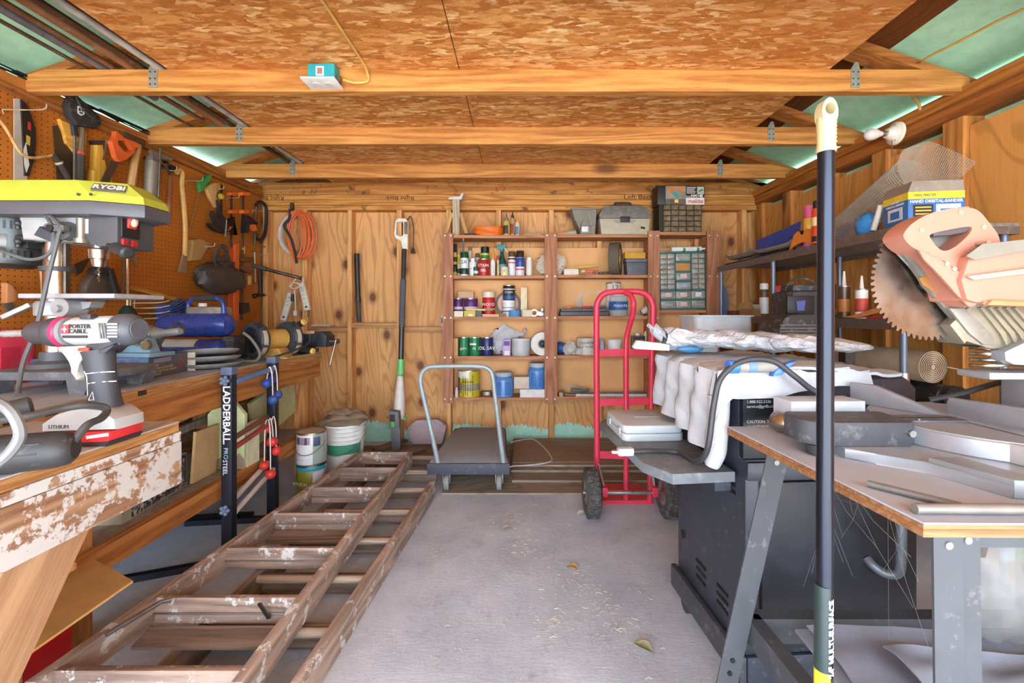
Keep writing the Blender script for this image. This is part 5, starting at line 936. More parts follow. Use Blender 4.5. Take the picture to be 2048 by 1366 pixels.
obj('depth_gauge', B().cyl((.05, -.07, (zh0+zh1)/2), (.1, -.085, (zh0+zh1)/2-.008), .016), C((150, 146, 138), .4, .4), t); obj('laser_arm', B().prism([(.03, zh0+.02), (.09, zh0-.005), (.1, zh0+.02), (.05, zh0+.05)], .03, at(0, -.07, 0, XZ), .004), C((58, 66, 76)), t)
obj('spring_cap', B().cyl((.165, -.075, zh0-.002), (.165, -.075, zh1-.02), .013).cyl((.165, -.075, zh0-.004), (.165, -.075, zh0+.012), .02), C((150, 142, 128), .4, .6), t)
obj('feed_handle', B().cyl((.27, -.09, zh0-.01), (.305, -.105, zh0-.022), .006).cyl((.3, -.103, zh0-.02), (.375, -.13, zh0-.045), .017, .02, 16, .006), C((48, 50, 52), .45), t)
zc1, zc2, zc3 = q3(0, 497).z, q3(0, 519).z, q3(0, 534).z; xc = q3(198, 500).x
obj('quill', B().cyl((xc, 0, zc1), (xc, 0, zh0+.01), .02), metal(), t); ck = obj('chuck', B().lathe([(.018, zc3), (.022, zc2), (.027, zc2+.002), (.029, zc1-.006), (.022, zc1)][::1], (xc, 0, 0), seg=22), metal((176, 172, 166), .25), t)
bit = []
for i in range(41): a = i*.55; bit.append((xc+.0022*math.cos(a), .0022*math.sin(a), zc3-(zc3-q3(0, 563).z)*i/40))
obj('drill_bit', B().tube(bit, .0032, 6), metal((150, 140, 126), .3), t)
# belt cover (green) with dark lower rim
zr0, zr1, zg = q3(0, 432, 1.44).z, q3(0, 403, 1.43).z, q3(0, 357, 1.43).z
def plan(w0, w1, xf, xr): return [(xr, -w0), (xf-.13, -w0), (xf, -w1), (xf, w1), (xf-.13, w0), (xr, w0)]
xf = q3(287, 400, 1.47).x
obj('cover_rim', B().prism(plan(.115, .055, xf, -.34), zr1-zr0, at(0, 0, zr0), .008), C((78, 78, 84), .45), t)
b = B(); lo, hi = plan(.112, .052, xf-.004, -.335), plan(.085, .04, xf-.075, -.16); n_ = 6
mid = plan(.106, .048, xf-.012, -.33)
vs = [(x, y, zr1+.001) for x, y in lo]+[(x, y, zr1+.028) for x, y in mid]+[(x, y, zg) for x, y in hi]
fs = [tuple(range(6))[::-1], tuple(range(12, 18))]
for j in range(2):
    for i in range(6): fs.append((j*6+i, j*6+(i+1) % 6, j*6+6+(i+1) % 6, j*6+6+i))
b.add(vs, fs); cv = obj('belt_cover', b, LIME, t, sharp=20)
obj('cover_deck', B().prism(plan(.1, .09, -.16, -.33), .02, at(0, 0, zr1+.024), .004), LIME, t)
p0, p1 = V(mid[1]+(zr1+.028,)), V(mid[2]+(zr1+.028,)); p2, p3 = V(hi[1]+(zg,)), V(hi[2]+(zg,))
nrm = (p1-p0).cross(p2-p0).normalized(); nrm = nrm if nrm.y < 0 else -nrm; ux = (p1-p0).normalized(); uy = nrm.cross(ux)
cen = (p0*.28+p1*.28+p2*.22+p3*.22)+nrm*.001; rm = Mx((ux, uy, nrm)).transposed()
obj('name_plate', B().box(cen+nrm*.001, (.088, .036, .009), rm), C((96, 92, 80), .4), t); tx = text('lettering', 'RYOBI', .03, C((222, 222, 206)), t, cen+nrm*.0058, rm.to_euler(), .0004, sx=1.0, bold=.0008)
for px in (165, 190): obj('cover_screw', B().cyl(V(((px-CX)*1.43/F-t.location.x, -.1125, zr1+.02)), V(((px-CX)*1.43/F-t.location.x, -.116, zr1+.02)), .0045), C((60, 60, 50)), t)
# motor
mx = -.12-.035; mz0, mz1 = q3(0, 530).z, q3(0, 436).z; mt = obj('motor', B().lathe([(.05, mz0-.012), (.075, mz0), (.082, mz0+.02), (.082, mz1-.012), (.07, mz1)], (mx, 0, 0), seg=28), C((70, 74, 76), .35, .5), t)
for zz, m_ in ((mz0+.032, C((16, 14, 14))), (mz1-.035, C((16, 14, 14)))):
    for i in range(16):
        a = R(185+11*i); obj('vent_slot', B().box((mx+.0815*math.cos(a), .0815*math.sin(a), zz), (.004, .006, .028), a), m_, mt)
obj('motor_plate', B().lathe([(.0825, mz0+.055), (.083, mz0+.056), (.083, mz0+.098), (.0825, mz0+.099)], (mx, 0, 0), seg=14, arc=(R(215), R(310))), C((112, 112, 108), .4, .4), mt)
br = B()
for zz in (q3(0, 447).z, q3(0, 482).z): br.cyl((-.075, -.05, zz), (-.02, -.05, zz), .014).cyl((-.075, -.052, zz-.014), (-.075, -.052, zz-.03), .008).sph((-.06, -.065, zz-.012), .011, 10, 8)
obj('motor_mount', br.bb(-.085, -.05, -.045, .045, q3(0, 500).z, q3(0, 436).z), C((66, 66, 68), .4, .4), t)
def cord(name, label, pts, r, m, cat='cord', n=6, group=None, parent=None):
    pts = smooth(pts, n)
    if parent is not None: return obj(name, B().tube([p-V(parent.location) for p in pts], r, 8), m, parent)
    return wone(name, label, cat, B().tube(pts, r, 8), m, group)
CG = C((92, 94, 96), .5)
cord('motor_cord', None, [P(88, 428, 1.44), P(106, 455, 1.42), P(106, 485, 1.41), P(95, 510, 1.41), P(60, 519, 1.42), P(20, 508, 1.42), P(-12, 495, 1.44)], .0055, CG, parent=t)
cord('power_cord', None, [P(96, 428, 1.44), P(120, 452, 1.41), P(116, 475, 1.40), P(100, 540, 1.39), P(86, 600, 1.385), P(72, 660, 1.38), P(48, 720, 1.36), P(38, 770, 1.33), P(36, 790, 1.30)], .0065, CG, parent=t)
obj('cord_clip', B().box(q3(118, 457, 1.415), (.05, .022, .022), None, .004), C((90, 92, 92)), t)
# pink container
t = thing('plastic_jug', 'pink-red plastic container at the near end of the long bench', 'container', (-1.955, 1.61, BT)); obj('body', B().prism(rr(.14, .16, .03), .205, None, .01), C((216, 62, 84), .35), t); obj('recess', B().box((.0705, -.02, .1), (.003, .06, .08), None, .001), C((188, 44, 66), .4), t); obj('recess', B().box((-.0, -.0805, .1), (.09, .003, .08), None, .001), C((188, 44, 66), .4), t)
t['label'] = 'pink-red plastic container standing behind the drill press foot'
# saw carton with vise-like clamp on it
t = thing('saw_carton', 'flat grey and blue reciprocating saw carton lying on the long bench', 'box', (-1.487, 1.72, BT), R(9)); h = .088; L_, D_ = .42, .26
obj('carton', B().bb(-L_, 0, 0, D_, 0, h, .002), C((72, 92, 132), .6, 0, .25), t)
obj('end_panel', B().bb(-.001, .0012, .004, D_-.004, .003, h-.003), C((92, 92, 96), .6, 0, .1), t); obj('end_flap', B().bb(-.02, .03, D_+.001, D_+.006, 0, h*.95), C((206, 196, 176), .8), t)
obj('print', B().bb(-L_+.02, -L_+.11, -.0015, 0, .02, h-.012), C((206, 200, 206)), t); obj('print_mark', B().lathe([(.022, 0), (.03, 0), (.03, .001), (.022, .001), (.022, 0)], (-L_+.065, -.0016, .048), (0, -1, 0), 20), C((170, 60, 60)), t)
for i, (wd, zz) in enumerate((('6 AMP', .024), ('RECIPROCATING', .042), ('WITH ROTATING HANDLE', .06))): text('lettering', wd, .015, C((224, 228, 232)), t, (-.075, -.0012, zz), (R(90), R(180), 0), .0003, sx=1.0)
obj('brand_strip', B().bb(.001, .0018, .03, .14, h-.028, h-.01), C((140, 140, 156)), t)
for i, wd in enumerate(('6 AMP', 'RECIPROCATING SAW', 'WITH ROTATING HANDLE')): text('lettering', wd, .0125, C((206, 184, 110)), t, (.0022, .025, h-.038-.0125*i), (R(90), 0, R(90)), .0002, 'LEFT')
text('lettering', 'ITEM 62370', .010, C((210, 206, 200)), t, (.0022, .025, .014), (R(90), 0, R(90)), .0002, 'LEFT'); obj('tool_print', B().box((.0018, .21, .042), (.001, .06, .022), (R(18), 0, 0)), C((140, 60, 84)), t)
t = thing('saw_clamp', 'blue-grey plastic clamp base with a steel screw, on the saw carton', 'clamp', (-1.56, 1.765, BT+h+.0005), R(-4)); bl = C((112, 142, 156), .5, 0, .2)
obj('plate', B().box((-.02, 0, .009), (.24, .12, .018), None, .005), bl, t); obj('jaw', B().prism([(-.06, .015), (.075, .015), (.05, .075), (.015, .088), (-.02, .075), (-.04, .05)], .05, at(0, .02, 0, XZ), .006), bl, t); obj('screw', B().cyl((.03, -.03, .06), (.03, -.055, .06), .014).cyl((.01, -.035, .064), (.05, -.05, .064), .008), metal((206, 196, 170), .3), t); obj('knob', B().cyl((.065, -.03, .05), (.065, -.045, .05), .02, None, 12), C((120, 108, 84), .4, .4), t)
t = thing('angle_grinder', 'silver angle grinder with grey handle lying behind the clamp base', 'grinder', (-1.665, 1.905, BT+h+.0006), R(-4)); t.scale = (.82, .82, .82); MG = C((128, 126, 122), .4, .3, .2)
obj('feet', B().bb(-.08, .06, -.05, .05, 0, .04, .01), C((90, 90, 92)), t); obj('motor_body', B().lathe([(.02, -.1), (.048, -.07), (.058, -.02), (.056, .04), (.04, .07)], (0, 0, .094), (1, 0, .05), 20), MG, t); obj('grip', B().lathe([(.036, .07), (.03, .1), (.021, .115), (.02, .2), (.016, .21)], (0, 0, .094), (1, 0, .12), 16), C((136, 132, 126), .4, .2, .2), t); obj('gear_head', B().box((-.09, -.01, .1), (.06, .07, .06), None, .014), metal((176, 170, 164), .3), t); obj('front_handle', B().cyl((-.1, -.03, .09), (-.17, -.04, .07), .014, .012), metal((186, 184, 180), .3), t)
cord('lead', None, [V((-1.62, 1.93, 1.0)), V((-1.57, 1.95, 1.06)), V((-1.53, 2.0, 1.08)), V((-1.50, 2.02, 1.04)), V((-1.50, 2.02, .99))], .006, C((70, 70, 66)), parent=None) if False else None
wone('looped_lead', 'short grey cord looping above the silver angle grinder', 'cord', B().tube(smooth([P(318, 692, 1.9), P(330, 672, 1.92), P(345, 652, 1.95), P(358, 646, 2.0), P(366, 656, 2.03), P(366, 668, 2.03)], 5), .006, 8), C((78, 76, 70), .6))
# stack of grey curved pans
for i, (lb, rx, z0, x0) in enumerate((('lowest grey pan of the stack in front of the blue compressor', .14, 0, 0), ('middle grey pan of the stack in front of the blue compressor', .13, .026, .0), ('topmost tilted grey pan of the stack in front of the blue compressor', .125, .056, -.005))):
    b = B().lathe([(.02, .004), (rx-.02, .004), (rx, .018), (rx+.003, .026), (rx-.004, .026), (rx-.022, .010), (.02, .010)], seg=30)
    one('grey_pan', lb, 'pan', b, C((150, 148, 144), .5, .2, .5), (-1.52+x0, 2.105, BT+z0+.001), (R(-3*i), R(-2.5*i), 0), 'stack of grey pans')
# air compressor
d = 2.34; t = thing('air_compressor', 'blue twin-tank air compressor with a padded carry handle', 'compressor', ((393-CX)*d/F, d, BT)); BL = C((46, 66, 140), .3, .1, .12); zc_ = P(0, 650, d).z-BT
def tank(r, L_, loc): return B().lathe([(r*.3, -L_/2), (r*.75, -L_/2+r*.15), (r*.97, -L_/2+r*.5), (r, -L_/2+r*.8), (r, L_/2-r*.8), (r*.97, L_/2-r*.5), (r*.75, L_/2-r*.15), (r*.3, L_/2)], loc, (1, 0, 0), 26)
obj('upper_tank', tank(.066, .385, (0, 0, zc_)), BL, t); obj('lower_tank', tank(.05, .36, (.015, -.06, .075)), BL, t); obj('paper_label', B().lathe([(.0504, -.13), (.0508, -.129), (.0508, .05), (.0504, .051)], (.015, -.06, .075), (1, 0, 0), 10, arc=(R(150), R(255)), up=(0, 1, 0)), C((190, 196, 190)), t); obj('label_stripe', B().lathe([(.0511, -.125), (.0512, .045)], (.015, -.06, .075), (1, 0, 0), 4, arc=(R(158), R(170)), up=(0, 1, 0)), C((196, 190, 60)), t)
hz = P(0, 596, d).z-BT; obj('handle', B().tube(smooth([(-.045, 0, zc_+.05), (-.042, 0, hz-.03), (-.02, 0, hz-.006), (.0, 0, hz), (.1, 0, hz), (.125, 0, hz-.006), (.145, 0, hz-.03), (.15, 0, zc_+.05)], 4), .012, 10), BL, t); obj('grip', B().cyl((-.005, 0, hz), (.105, 0, hz), .018, None, 14), C((56, 52, 54), .8), t)
obj('pump_cover', B().box((.05, .03, zc_+.075), (.19, .1, .05), None, .015), C((120, 112, 100), .5, 0, .5), t); obj('filter_knob', B().cyl((.035, 0, zc_+.1), (.035, 0, zc_+.118), .02), C((206, 200, 186)), t); cb = obj('pump_head', B().box((.2, .0, .085), (.07, .1, .11), None, .008), C((50, 48, 46), .5, 0, .2), t); fb = B()
for i in range(5): fb.bb(.17, .232, -.053, -.0505, .045+.018*i, .052+.018*i)
obj('cooling_fins', fb, C((90, 84, 78), .5, .3), t)
for x in (-.1, .12): obj('leg', B().box((x, -.03, .018), (.03, .12, .036), None, .006), C((40, 42, 48)), t)
cord('air_hose', 'grey air hose drooping from the blue compressor to the bench', [V((-1.48, 2.30, BT+.16)), V((-1.44, 2.31, BT+.12)), V((-1.405, 2.32, BT+.05)), V((-1.41, 2.30, BT+.011)), V((-1.45, 2.275, BT+.011)), V((-1.52, 2.265, BT+.011))], .0075, C((110, 108, 98), .6))
# bench grinder
d = 2.53; t = thing('bench_grinder', 'yellow bench grinder with two round black wheel guards', 'grinder', (-1.455, d, BT)); YL = C((190, 146, 66), .5, 0, .25); u = V((.42, .908, 0)); zc_ = P(0, 678, d).z-BT
obj('pedestal', B().prism([(-.08, 0), (.1, 0), (.06, .06), (-.04, .06)], .1, at(0, .05, 0, XZ @ Mx.Identity(4)), .006), YL, t); obj('base_plate', B().box((0, 0, .004), (.24, .12, .008), None, .002), C((176, 150, 80), .6, 0, .2), t)
obj('motor', B().cyl(V((0, 0, zc_))-u*.075, V((0, 0, zc_))+u*.075, .058, None, 26, .008), YL, t); obj('rating_plate', B().lathe([(.0585, -.03), (.059, -.029), (.059, .03), (.0585, .031)], (0, 0, zc_), u[:], 8, arc=(R(-55), R(0))), C((90, 80, 60)), t)
for s_ in (-1, 1):
    c_ = V((0, 0, zc_))+u*s_*.105; gd = obj('wheel_guard', B().lathe([(.03, -.026), (.096, -.026), (.1, -.02), (.1, .02), (.096, .026), (.03, .026)], c_, (u*s_)[:], 32), C((66, 70, 78), .45, .2), t)
    obj('guard_face', B().lathe([(.014, .036), (.05, .032), (.07, .029), (.074, .0262)], c_, (u*s_)[:], 28), C((36, 40, 46), .25, .2), gd); obj('wheel', B().lathe([(.02, -.012), (.094, -.012), (.094, .012), (.02, .012)], c_+V((.008, -.008, -.004)), (u*s_)[:], 30), C((176, 160, 140), .9), gd)
    obj('tool_rest', B().box(c_+V((.09, -.075, -.03)), (.05, .04, .012), R(-30), .003), C((70, 74, 78), .4, .4), t)
    obj('eye_shield_arm', B().box(c_+V((.05, -.04, .075)), (.014, .03, .05), (R(20), 0, 0), .002), C((50, 54, 60), .4, .4), t)
cord('grinder_lead', 'black lead running from the bench grinder along the bench front', [V((-1.30, 2.66, BT+.13)), V((-1.30, 2.62, BT+.07)), V((-1.375, 2.43, BT+.02)), V((-1.44, 2.37, BT+.009)), V((-1.56, 2.36, BT+.009))], .006, C((52, 50, 48)))
# bolt cutter handles and vise at the far end
t = thing('loppers', 'long-handled loppers with black grips and yellow tips, behind the bench grinder', 'loppers', P(590, 690, 2.75).to_2d().to_3d()+V((.03, .1, BT)))
def g3(px, py, d): return P(px, py, d)-V(t.location)
for (a, c_) in (((560, 668, 2.755), (606, 645, 2.735)), ((572, 692, 2.745), (624, 702, 2.725))):
    p, q_ = g3(*a), g3(*c_); p.z = max(p.z, .02); q_.z = max(q_.z, .018); ax = (q_-p); obj('handle', B().cyl(p, q_, .018, .02, 14), C((50, 48, 48), .6), t); obj('yellow_tip', B().cyl(q_, q_+ax.normalized()*.014, .021, .017, 14), C((222, 190, 90)), t)
    obj('shaft', B().cyl(p, V((-.16, -.06, .04)), .009), metal((110, 108, 104), .5), t)
t = thing('bench_vise', 'black bench vise with a hanging lever bar at the far end of the bench', 'vise', (-1.45, 2.868, BT+.001), R(-4)); VM = C((52, 56, 64), .5, .3, .15)
obj('base', B().box((0, 0, .012), (.16, .13, .024), None, .006), VM, t); obj('body', B().prism([(-.1, .024), (.06, .024), (.08, .06), (.12, .07), (.12, .125), (-.02, .125), (-.06, .1), (-.12, .1)], .1, at(0, .05, 0, XZ), .008), VM, t); obj('jaw', B().prism([(.125, .04), (.19, .04), (.195, .11), (.165, .14), (.125, .14)], .11, at(0, .055, 0, XZ), .006), VM, t)
obj('jaw_plate', B().bb(.118, .127, -.05, .05, .105, .142), metal((130, 128, 124), .4), t); obj('screw', B().cyl((.19, 0, .075), (.25, 0, .075), .016), metal((140, 130, 120), .4), t); obj('lever_bar', B().cyl((.235, -.01, .085), (.215, -.05, -.075), .006).sph((.215, -.05, -.078), .009, 10, 6), metal((176, 166, 150), .4), t)
obj('wood_scrap', B().box((.06, -.02, .135), (.06, .03, .02), R(20), .003), C((196, 150, 96)), t)
wone('sheet_offcut', 'thin whitish offcut standing between the compressor and the grinder', 'offcut', B().box((-1.41, 2.44, BT+.0),(.001,.001,.001)), C((190, 186, 176))) if False else None
t = thing('small_tool', 'dark oily tool parts lying between the compressor and the bench grinder', 'tool', (-1.66, 2.56, BT)); obj('body', B().box((0, 0, .02), (.09, .06, .04), R(20), .01), C((50, 46, 42), .5, .2, .3), t); obj('arm', B().cyl((.02, -.03, .02), (.07, -.07, .012), .011), C((60, 58, 54), .5, .4), t)
t['label'] = 'small dark tool body lying between the compressor and the bench grinder'
# ================================================================ near table: cordless drill, corded tool
d = 1.0; t = thing('cordless_drill', 'grey, white and red cordless drill standing on its battery', 'drill', ((205-CX)*d/F, d, .80)); GW = C((176, 177, 176), .45); DK = C((58, 60, 66), .5); RD = C((206, 46, 50), .4)
k = d/F
def dl(px, py, y=0): v = P(px, py, d+y)-V(t.location); return v
def zx(pts): return [(dl(*p).x, dl(*p).z) for p in pts]
zb0 = dl(0, 851).z
obj('battery', B().prism([(-.105, .0), (.045, .0), (.055, .012), (.06, .034), (-.1, .03)], .085, at(0, .0425, 0, XZ), .006), RD, t); obj('battery_base', B().prism([(-.08, 0), (.05, 0), (.057, .012), (-.085, .008)], .088, at(0, .044, .0, XZ), .003), C((40, 40, 44)), t)
obj('battery_shoe', B().prism([(-.1, .031), (.066, .036), (.064, .06), (.035, .08), (-.02, .086), (-.07, .07), (-.1, .05)], .078, at(0, .039, 0, XZ), .008), GW, t); text('lettering', 'LITHIUM', .012, C((70, 70, 72)), t, (-.06, -.0395, .043), FR); text('lettering', '20V MAX', .011, C((40, 20, 20)), t, (-.055, -.0432, .016), FR); obj('white_strip', B().box((.03, -.0428, .024), (.05, .001, .007), (0, R(-8), 0)), C(WHT), t)
grip = B(); hp = [(188, 705), (196, 740), (200, 780), (207, 806)]; pts = smooth([dl(196, 700), dl(200, 730), dl(205, 765), dl(212, 815)], 5); b_ = B().tube(pts, .03, 18, rad=[.036-.006*math.sin(i/len(pts)*3.1) for i in range(len(pts))]); c_ = dl(203, 750)
b_.v = [(c_.x+(v[0]-c_.x)*1.0, v[1]*.82, v[2]) for v in b_.v]; obj('grip', b_, DK, t)
def gl(px, py):
    f = (py-700)/115.0; c_ = dl(196+16*f, py).x; x = dl(px, py).x; r_ = .033-.004*math.sin(3.1*f); return V((x, -.82*math.sqrt(max(1e-6, r_*r_-(x-c_)**2))-.0006, dl(px, py).z))
for pts_ in ([(180, 748), (192, 745), (205, 743), (220, 742), (231, 743)], [(184, 767), (195, 764), (208, 762), (222, 761), (234, 762)], [(176, 735), (187, 741), (193, 750), (194, 770), (195, 786), (188, 793)], [(198, 795), (207, 780), (210, 795), (198, 796)]): obj('white_line', B().tube([gl(*p) for p in pts_], .0014, 6), C((214, 216, 216)), t)
m0, m1 = dl(118, 664), dl(262, 659); ax = (m1-m0).normalized(); R0 = .031
def along(px): return m0+(m1-m0)*((px-118)/(262-118))
obj('motor_housing', B().lathe([(.028, 0), (.033, .012), (.034, along(225).x-along(146).x), (.031, along(238).x-along(146).x)], along(146)[:], ax[:], 26), GW, t)
rc = B().lathe([(.034, 0), (.037, .006), (.037, .028), (.033, .04), (.026, .046)], along(238)[:], ax[:], 26); obj('rear_cap', rc, C((74, 76, 82), .45), t)
vp = along(264)+V((0, -.004, 0)); obj('vent_grille', B().lathe([(.024, .0), (.024, .003)], along(280)[:] if False else (along(238)+ax*.046)[:], ax[:], 22), C((88, 90, 96)), t)
for i in range(5): obj('vent_slot', B().box(along(255)+V((0, -.0372, .014-.007*i)), (.022, .003, .0042), None, .001), C((206, 206, 202)), t)
for i in range(4): obj('vent_rib', B().box(along(226+5*0)+V((.002+.006*i, -.0335, .0)), (.0028, .003, .036), (0, R(-8), 0), .001), C((110, 110, 112)), t)
obj('clutch_ring', B().lathe([(.031, 0), (.034, .004), (.035, .03), (.031, .036)], along(105)[:], ax[:], 24), DK, t); obj('red_ring', B().lathe([(.0345, 0), (.0358, .003), (.0358, .01), (.0345, .013)], along(126)[:], ax[:], 24), C((196, 46, 86), .4), t); obj('gear_collar', B().lathe([(.033, 0), (.034, .016)], along(133)[:], ax[:], 24), C((120, 122, 126)), t)
ck = B().lathe([(.014, -.012), (.022, 0), (.027, .01), (.0275, .04), (.029, .046)], along(66)[:], ax[:], 24); obj('chuck', ck, C((64, 64, 68), .4), t)
for i in range(20): a = R(18*i)
obj('driver_bit', B().cyl(along(-6), along(62), .0065, .0065, 10).cyl(along(8), along(60), .0085, .0085, 10), C((170, 170, 172), .3, .5), t)
obj('name_panel', B().lathe([(.0342, 0), (.0346, .001), (.0346, .062), (.0342, .063)], along(153)[:], ax[:], 12, arc=(R(60), R(120))), C((214, 212, 206), .4), t) if False else None
fy = -.0352
obj('red_badge', B().box(along(162)+V((0, fy, .006)), (.017, .0016, .02)), C((206, 52, 60)), t); obj('badge_star', B().prism([(0, .008), (.0018, .0018), (.007, 0), (.0018, -.0018), (0, -.008), (-.0018, -.0018), (-.007, 0), (-.0018, .0018)], .0008, Mx.Translation(along(162)+V((0, fy-.0009, .006))) @ XZ), C((232, 230, 226)), t)
text('lettering', 'PORTER', .0135, C((44, 44, 48)), t, along(190)+V((0, fy, .011)), FR, .0006, bold=.0002); text('lettering', 'CABLE.', .0135, C((44, 44, 48)), t, along(187)+V((0, fy, .0)), FR, .0006, bold=.0002)
obj('dark_stripe', B().box(along(180)+V((0, fy+.001, -.0115)), (.055, .0016, .006)), C((50, 44, 48)), t); obj('direction_button', B().box(along(195)+V((0, -.02, .033)), (.026, .02, .012), None, .003), C((52, 54, 58)), t)
obj('trigger_housing', B().prism(zx([(137, 692), (188, 690), (192, 712), (176, 722), (172, 738), (182, 752), (174, 758), (162, 742), (161, 722), (158, 706), (140, 704)]), .05, at(0, .025, 0, XZ), .006), C((206, 204, 196), .45), t); obj('trigger', B().prism(zx([(146, 706), (155, 706), (159, 722), (158, 738), (150, 736), (152, 722)]), .022, at(0, .011, 0, XZ), .004), C((196, 54, 66)), t); obj('red_button', B().box(dl(168, 699, -.028), (.024, .006, .008), None, .002), C((214, 60, 40)), t); obj('belly', B().prism(zx([(188, 688), (262, 678), (256, 690), (222, 700), (205, 712), (190, 705)]), .044, at(0, .022, 0, XZ), .008), DK, t)
# corded tool at the front of the table
d = .80; t = thing('corded_polisher', 'black corded power tool with warning label lying at the table front', 'power tool', ((60-CX)*d/F, d, .80)); BK = C((48, 48, 50), .5, 0, .12)
def p3(px, py, dd): return P(px, py, dd)-V(t.location)
r0 = .034
obj('motor_body', B().lathe([(.02, -.004), (.03, .004), (r0, .02), (r0+.002, .1), (r0, .2)], p3(147, 858, .835)[:], (-1, -.42, 0), 24), BK, t) if True else None
b_ = t.children[-1]; zmin = min(v.co.z for v in b_.data.vertices)
for v in b_.data.vertices: v.co.z += -zmin+.0
ctr = .037
axd = V((-1, -.42, 0)).normalized(); st = p3(147, 858, .835); st.z = r0+.002
for i in range(5): q_ = st+axd*(.045)+V((0, -.0, .02-.0085*i)); obj('vent_rib', B().box(q_+V((.14*0-.003, -.036+.004*abs(i-2)*.8, 0)), (.05, .006, .0035), (0, 0, math.atan2(.42, 1)), .0015), C((34, 34, 36)), t)
qq = st+axd*.115+V((.005, -.0365, .0)); obj('warning_label', B().box(qq, (.044, .0015, .034), (0, 0, math.atan2(.42, 1))), C((206, 206, 202)), t); obj('orange_stripe', B().box(qq+V((0, -.0008, -.0125)), (.036, .0015, .006), (0, 0, math.atan2(.42, 1))), C((214, 116, 54)), t)
for i in range(5): obj('text_line', B().box(qq+V((0, -.0009, .008-.0042*i)), (.034, .001, .0012), (0, 0, math.atan2(.42, 1))), C((90, 90, 90)), t)
obj('side_handle', B().cyl(p3(-20, 832, .83), p3(66, 812, .87), .019, .021, 18, .004), C((56, 54, 54), .6), t); obj('handle_stub', B().cyl(p3(-20, 832, .83), st+axd*.19, .014), BK, t)
cord('power_cord', None, [t.location+st+V((0, 0, .012)), P(175, 850, .86), P(200, 838, .9), P(213, 824, .93), P(206, 814, .93), P(170, 811, .9), P(120, 818, .87), P(60, 832, .83), P(0, 840, .80), P(-40, 842, .78)], .0075, C((72, 72, 72)), parent=t)
cord('cord_loop', None, [P(-60, 800, .72), P(-20, 800, .71), P(20, 822, .70), P(40, 862, .70), P(30, 892, .70), P(0, 922, .69), P(-40, 935, .68)], .008, C((120, 122, 124)), parent=t)
# ================================================================ two old wooden ladders on the floor
LW_ = wood((112, 92, 82), (174, 146, 130), 0, paint=(206, 202, 198), pamt=.56, key='lad'); LWY = wood((118, 98, 86), (182, 154, 136), 1, paint=(206, 202, 198), pamt=.54, key='lady'); GWY = wood((92, 78, 68), (150, 128, 112), 1, key='gry'); GWX = wood((88, 74, 64), (148, 126, 112), 0, key='grx')
t = thing('wooden_stepladder', 'paint-spattered brown wooden stepladder lying on top of the grey ladder', 'ladder', (-.95, 1.9, .1))
def axl(y): return -1.044-.094*(2.80-y)
def axr(y): return -.716+.0101*(2.80-y)
for f, s_ in ((axl, -1), (axr, 1)): obj('rail', B().bar((f(1.06)+.0, 1.06, .147), (f(2.81), 2.81, .147), .028, .082, (0, 0, 1)) if False else B().prism([(f(1.06)-.014, 1.06), (f(1.06)+.014, 1.06), (f(2.81)+.014, 2.81), (f(2.81)-.014, 2.81)], .082, at(0, 0, .106), .003), LWY, t, W=True)
for i, y in enumerate((2.80, 2.52, 2.235, 1.95, 1.66, 1.37, 1.09)):
    x0, x1 = axl(y)+.015, axr(y)-.015; obj('step' if i else 'top_cap', B().box(((x0+x1)/2, y+.012, .146), (x1-x0, .022 if i else .03, .076), (R(-8), 0, 0), .002), LW_, t, W=True)
    if i: obj('steel_rod', B().cyl((x0, y-.005, .142), (x1, y-.005, .142), .0025, None, 6), metal((150, 150, 150), .4), t, W=True)
for y in (1.93, 1.35): obj('cross_board', B().box(((axl(y)+axr(y))/2+.01, y-.045, .112), (axr(y)-axl(y)-.04, .07, .012), (R(12), 0, 0), .002), GWX, t, W=True)
obj('spreader', B().tube([(axl(1.2)+.03, 1.21, .192), (axl(1.35)+.06, 1.34, .196), (axl(1.35)+.075, 1.36, .19)], .007, 8), metal((150, 152, 154), .45, .3), t, W=True); obj('hinge_bar', B().box((-.80, 1.345, .165), (.012, .004, .07), (R(20), R(-14), 0)), metal((120, 122, 124), .4), t, W=True)
t = thing('wooden_ladder', 'grey weathered wooden ladder with round rungs, underneath the brown stepladder', 'ladder', (-.78, 2.0, 0))
def bxr(y): return -.607+.064*(y-1.16)
def pri(x0, y0, x1, y1, w_, z0, z1): return B().prism([(x0-w_, y0), (x0+w_, y0), (x1+w_, y1), (x1-w_, y1)], z1-z0, at(0, 0, z0), .002)
obj('rail', pri(bxr(1.05), 1.05, bxr(2.57), 2.57, .014, .0, .1), LWY, t, W=True); obj('rail', pri(-1.017, 1.02, -1.0, 3.05, .014, 0, .1), GWY, t, W=True)
for y in (3.0, 2.73, 2.457, 2.184, 1.911, 1.638, 1.365, 1.1):
    xr = bxr(min(y, 2.5))-.015
    obj('rung', B().cyl((-1.0, y, .082), (xr, y, .082), .0145, None, 12), wood((140, 118, 100), (188, 166, 146), 0, key='rung'), t, W=True); obj('tread', B().box(((-1.0+xr)/2, y+.035, .045), (xr+1.0, .02, .07), (R(-6), 0, 0)), GWX, t, W=True)
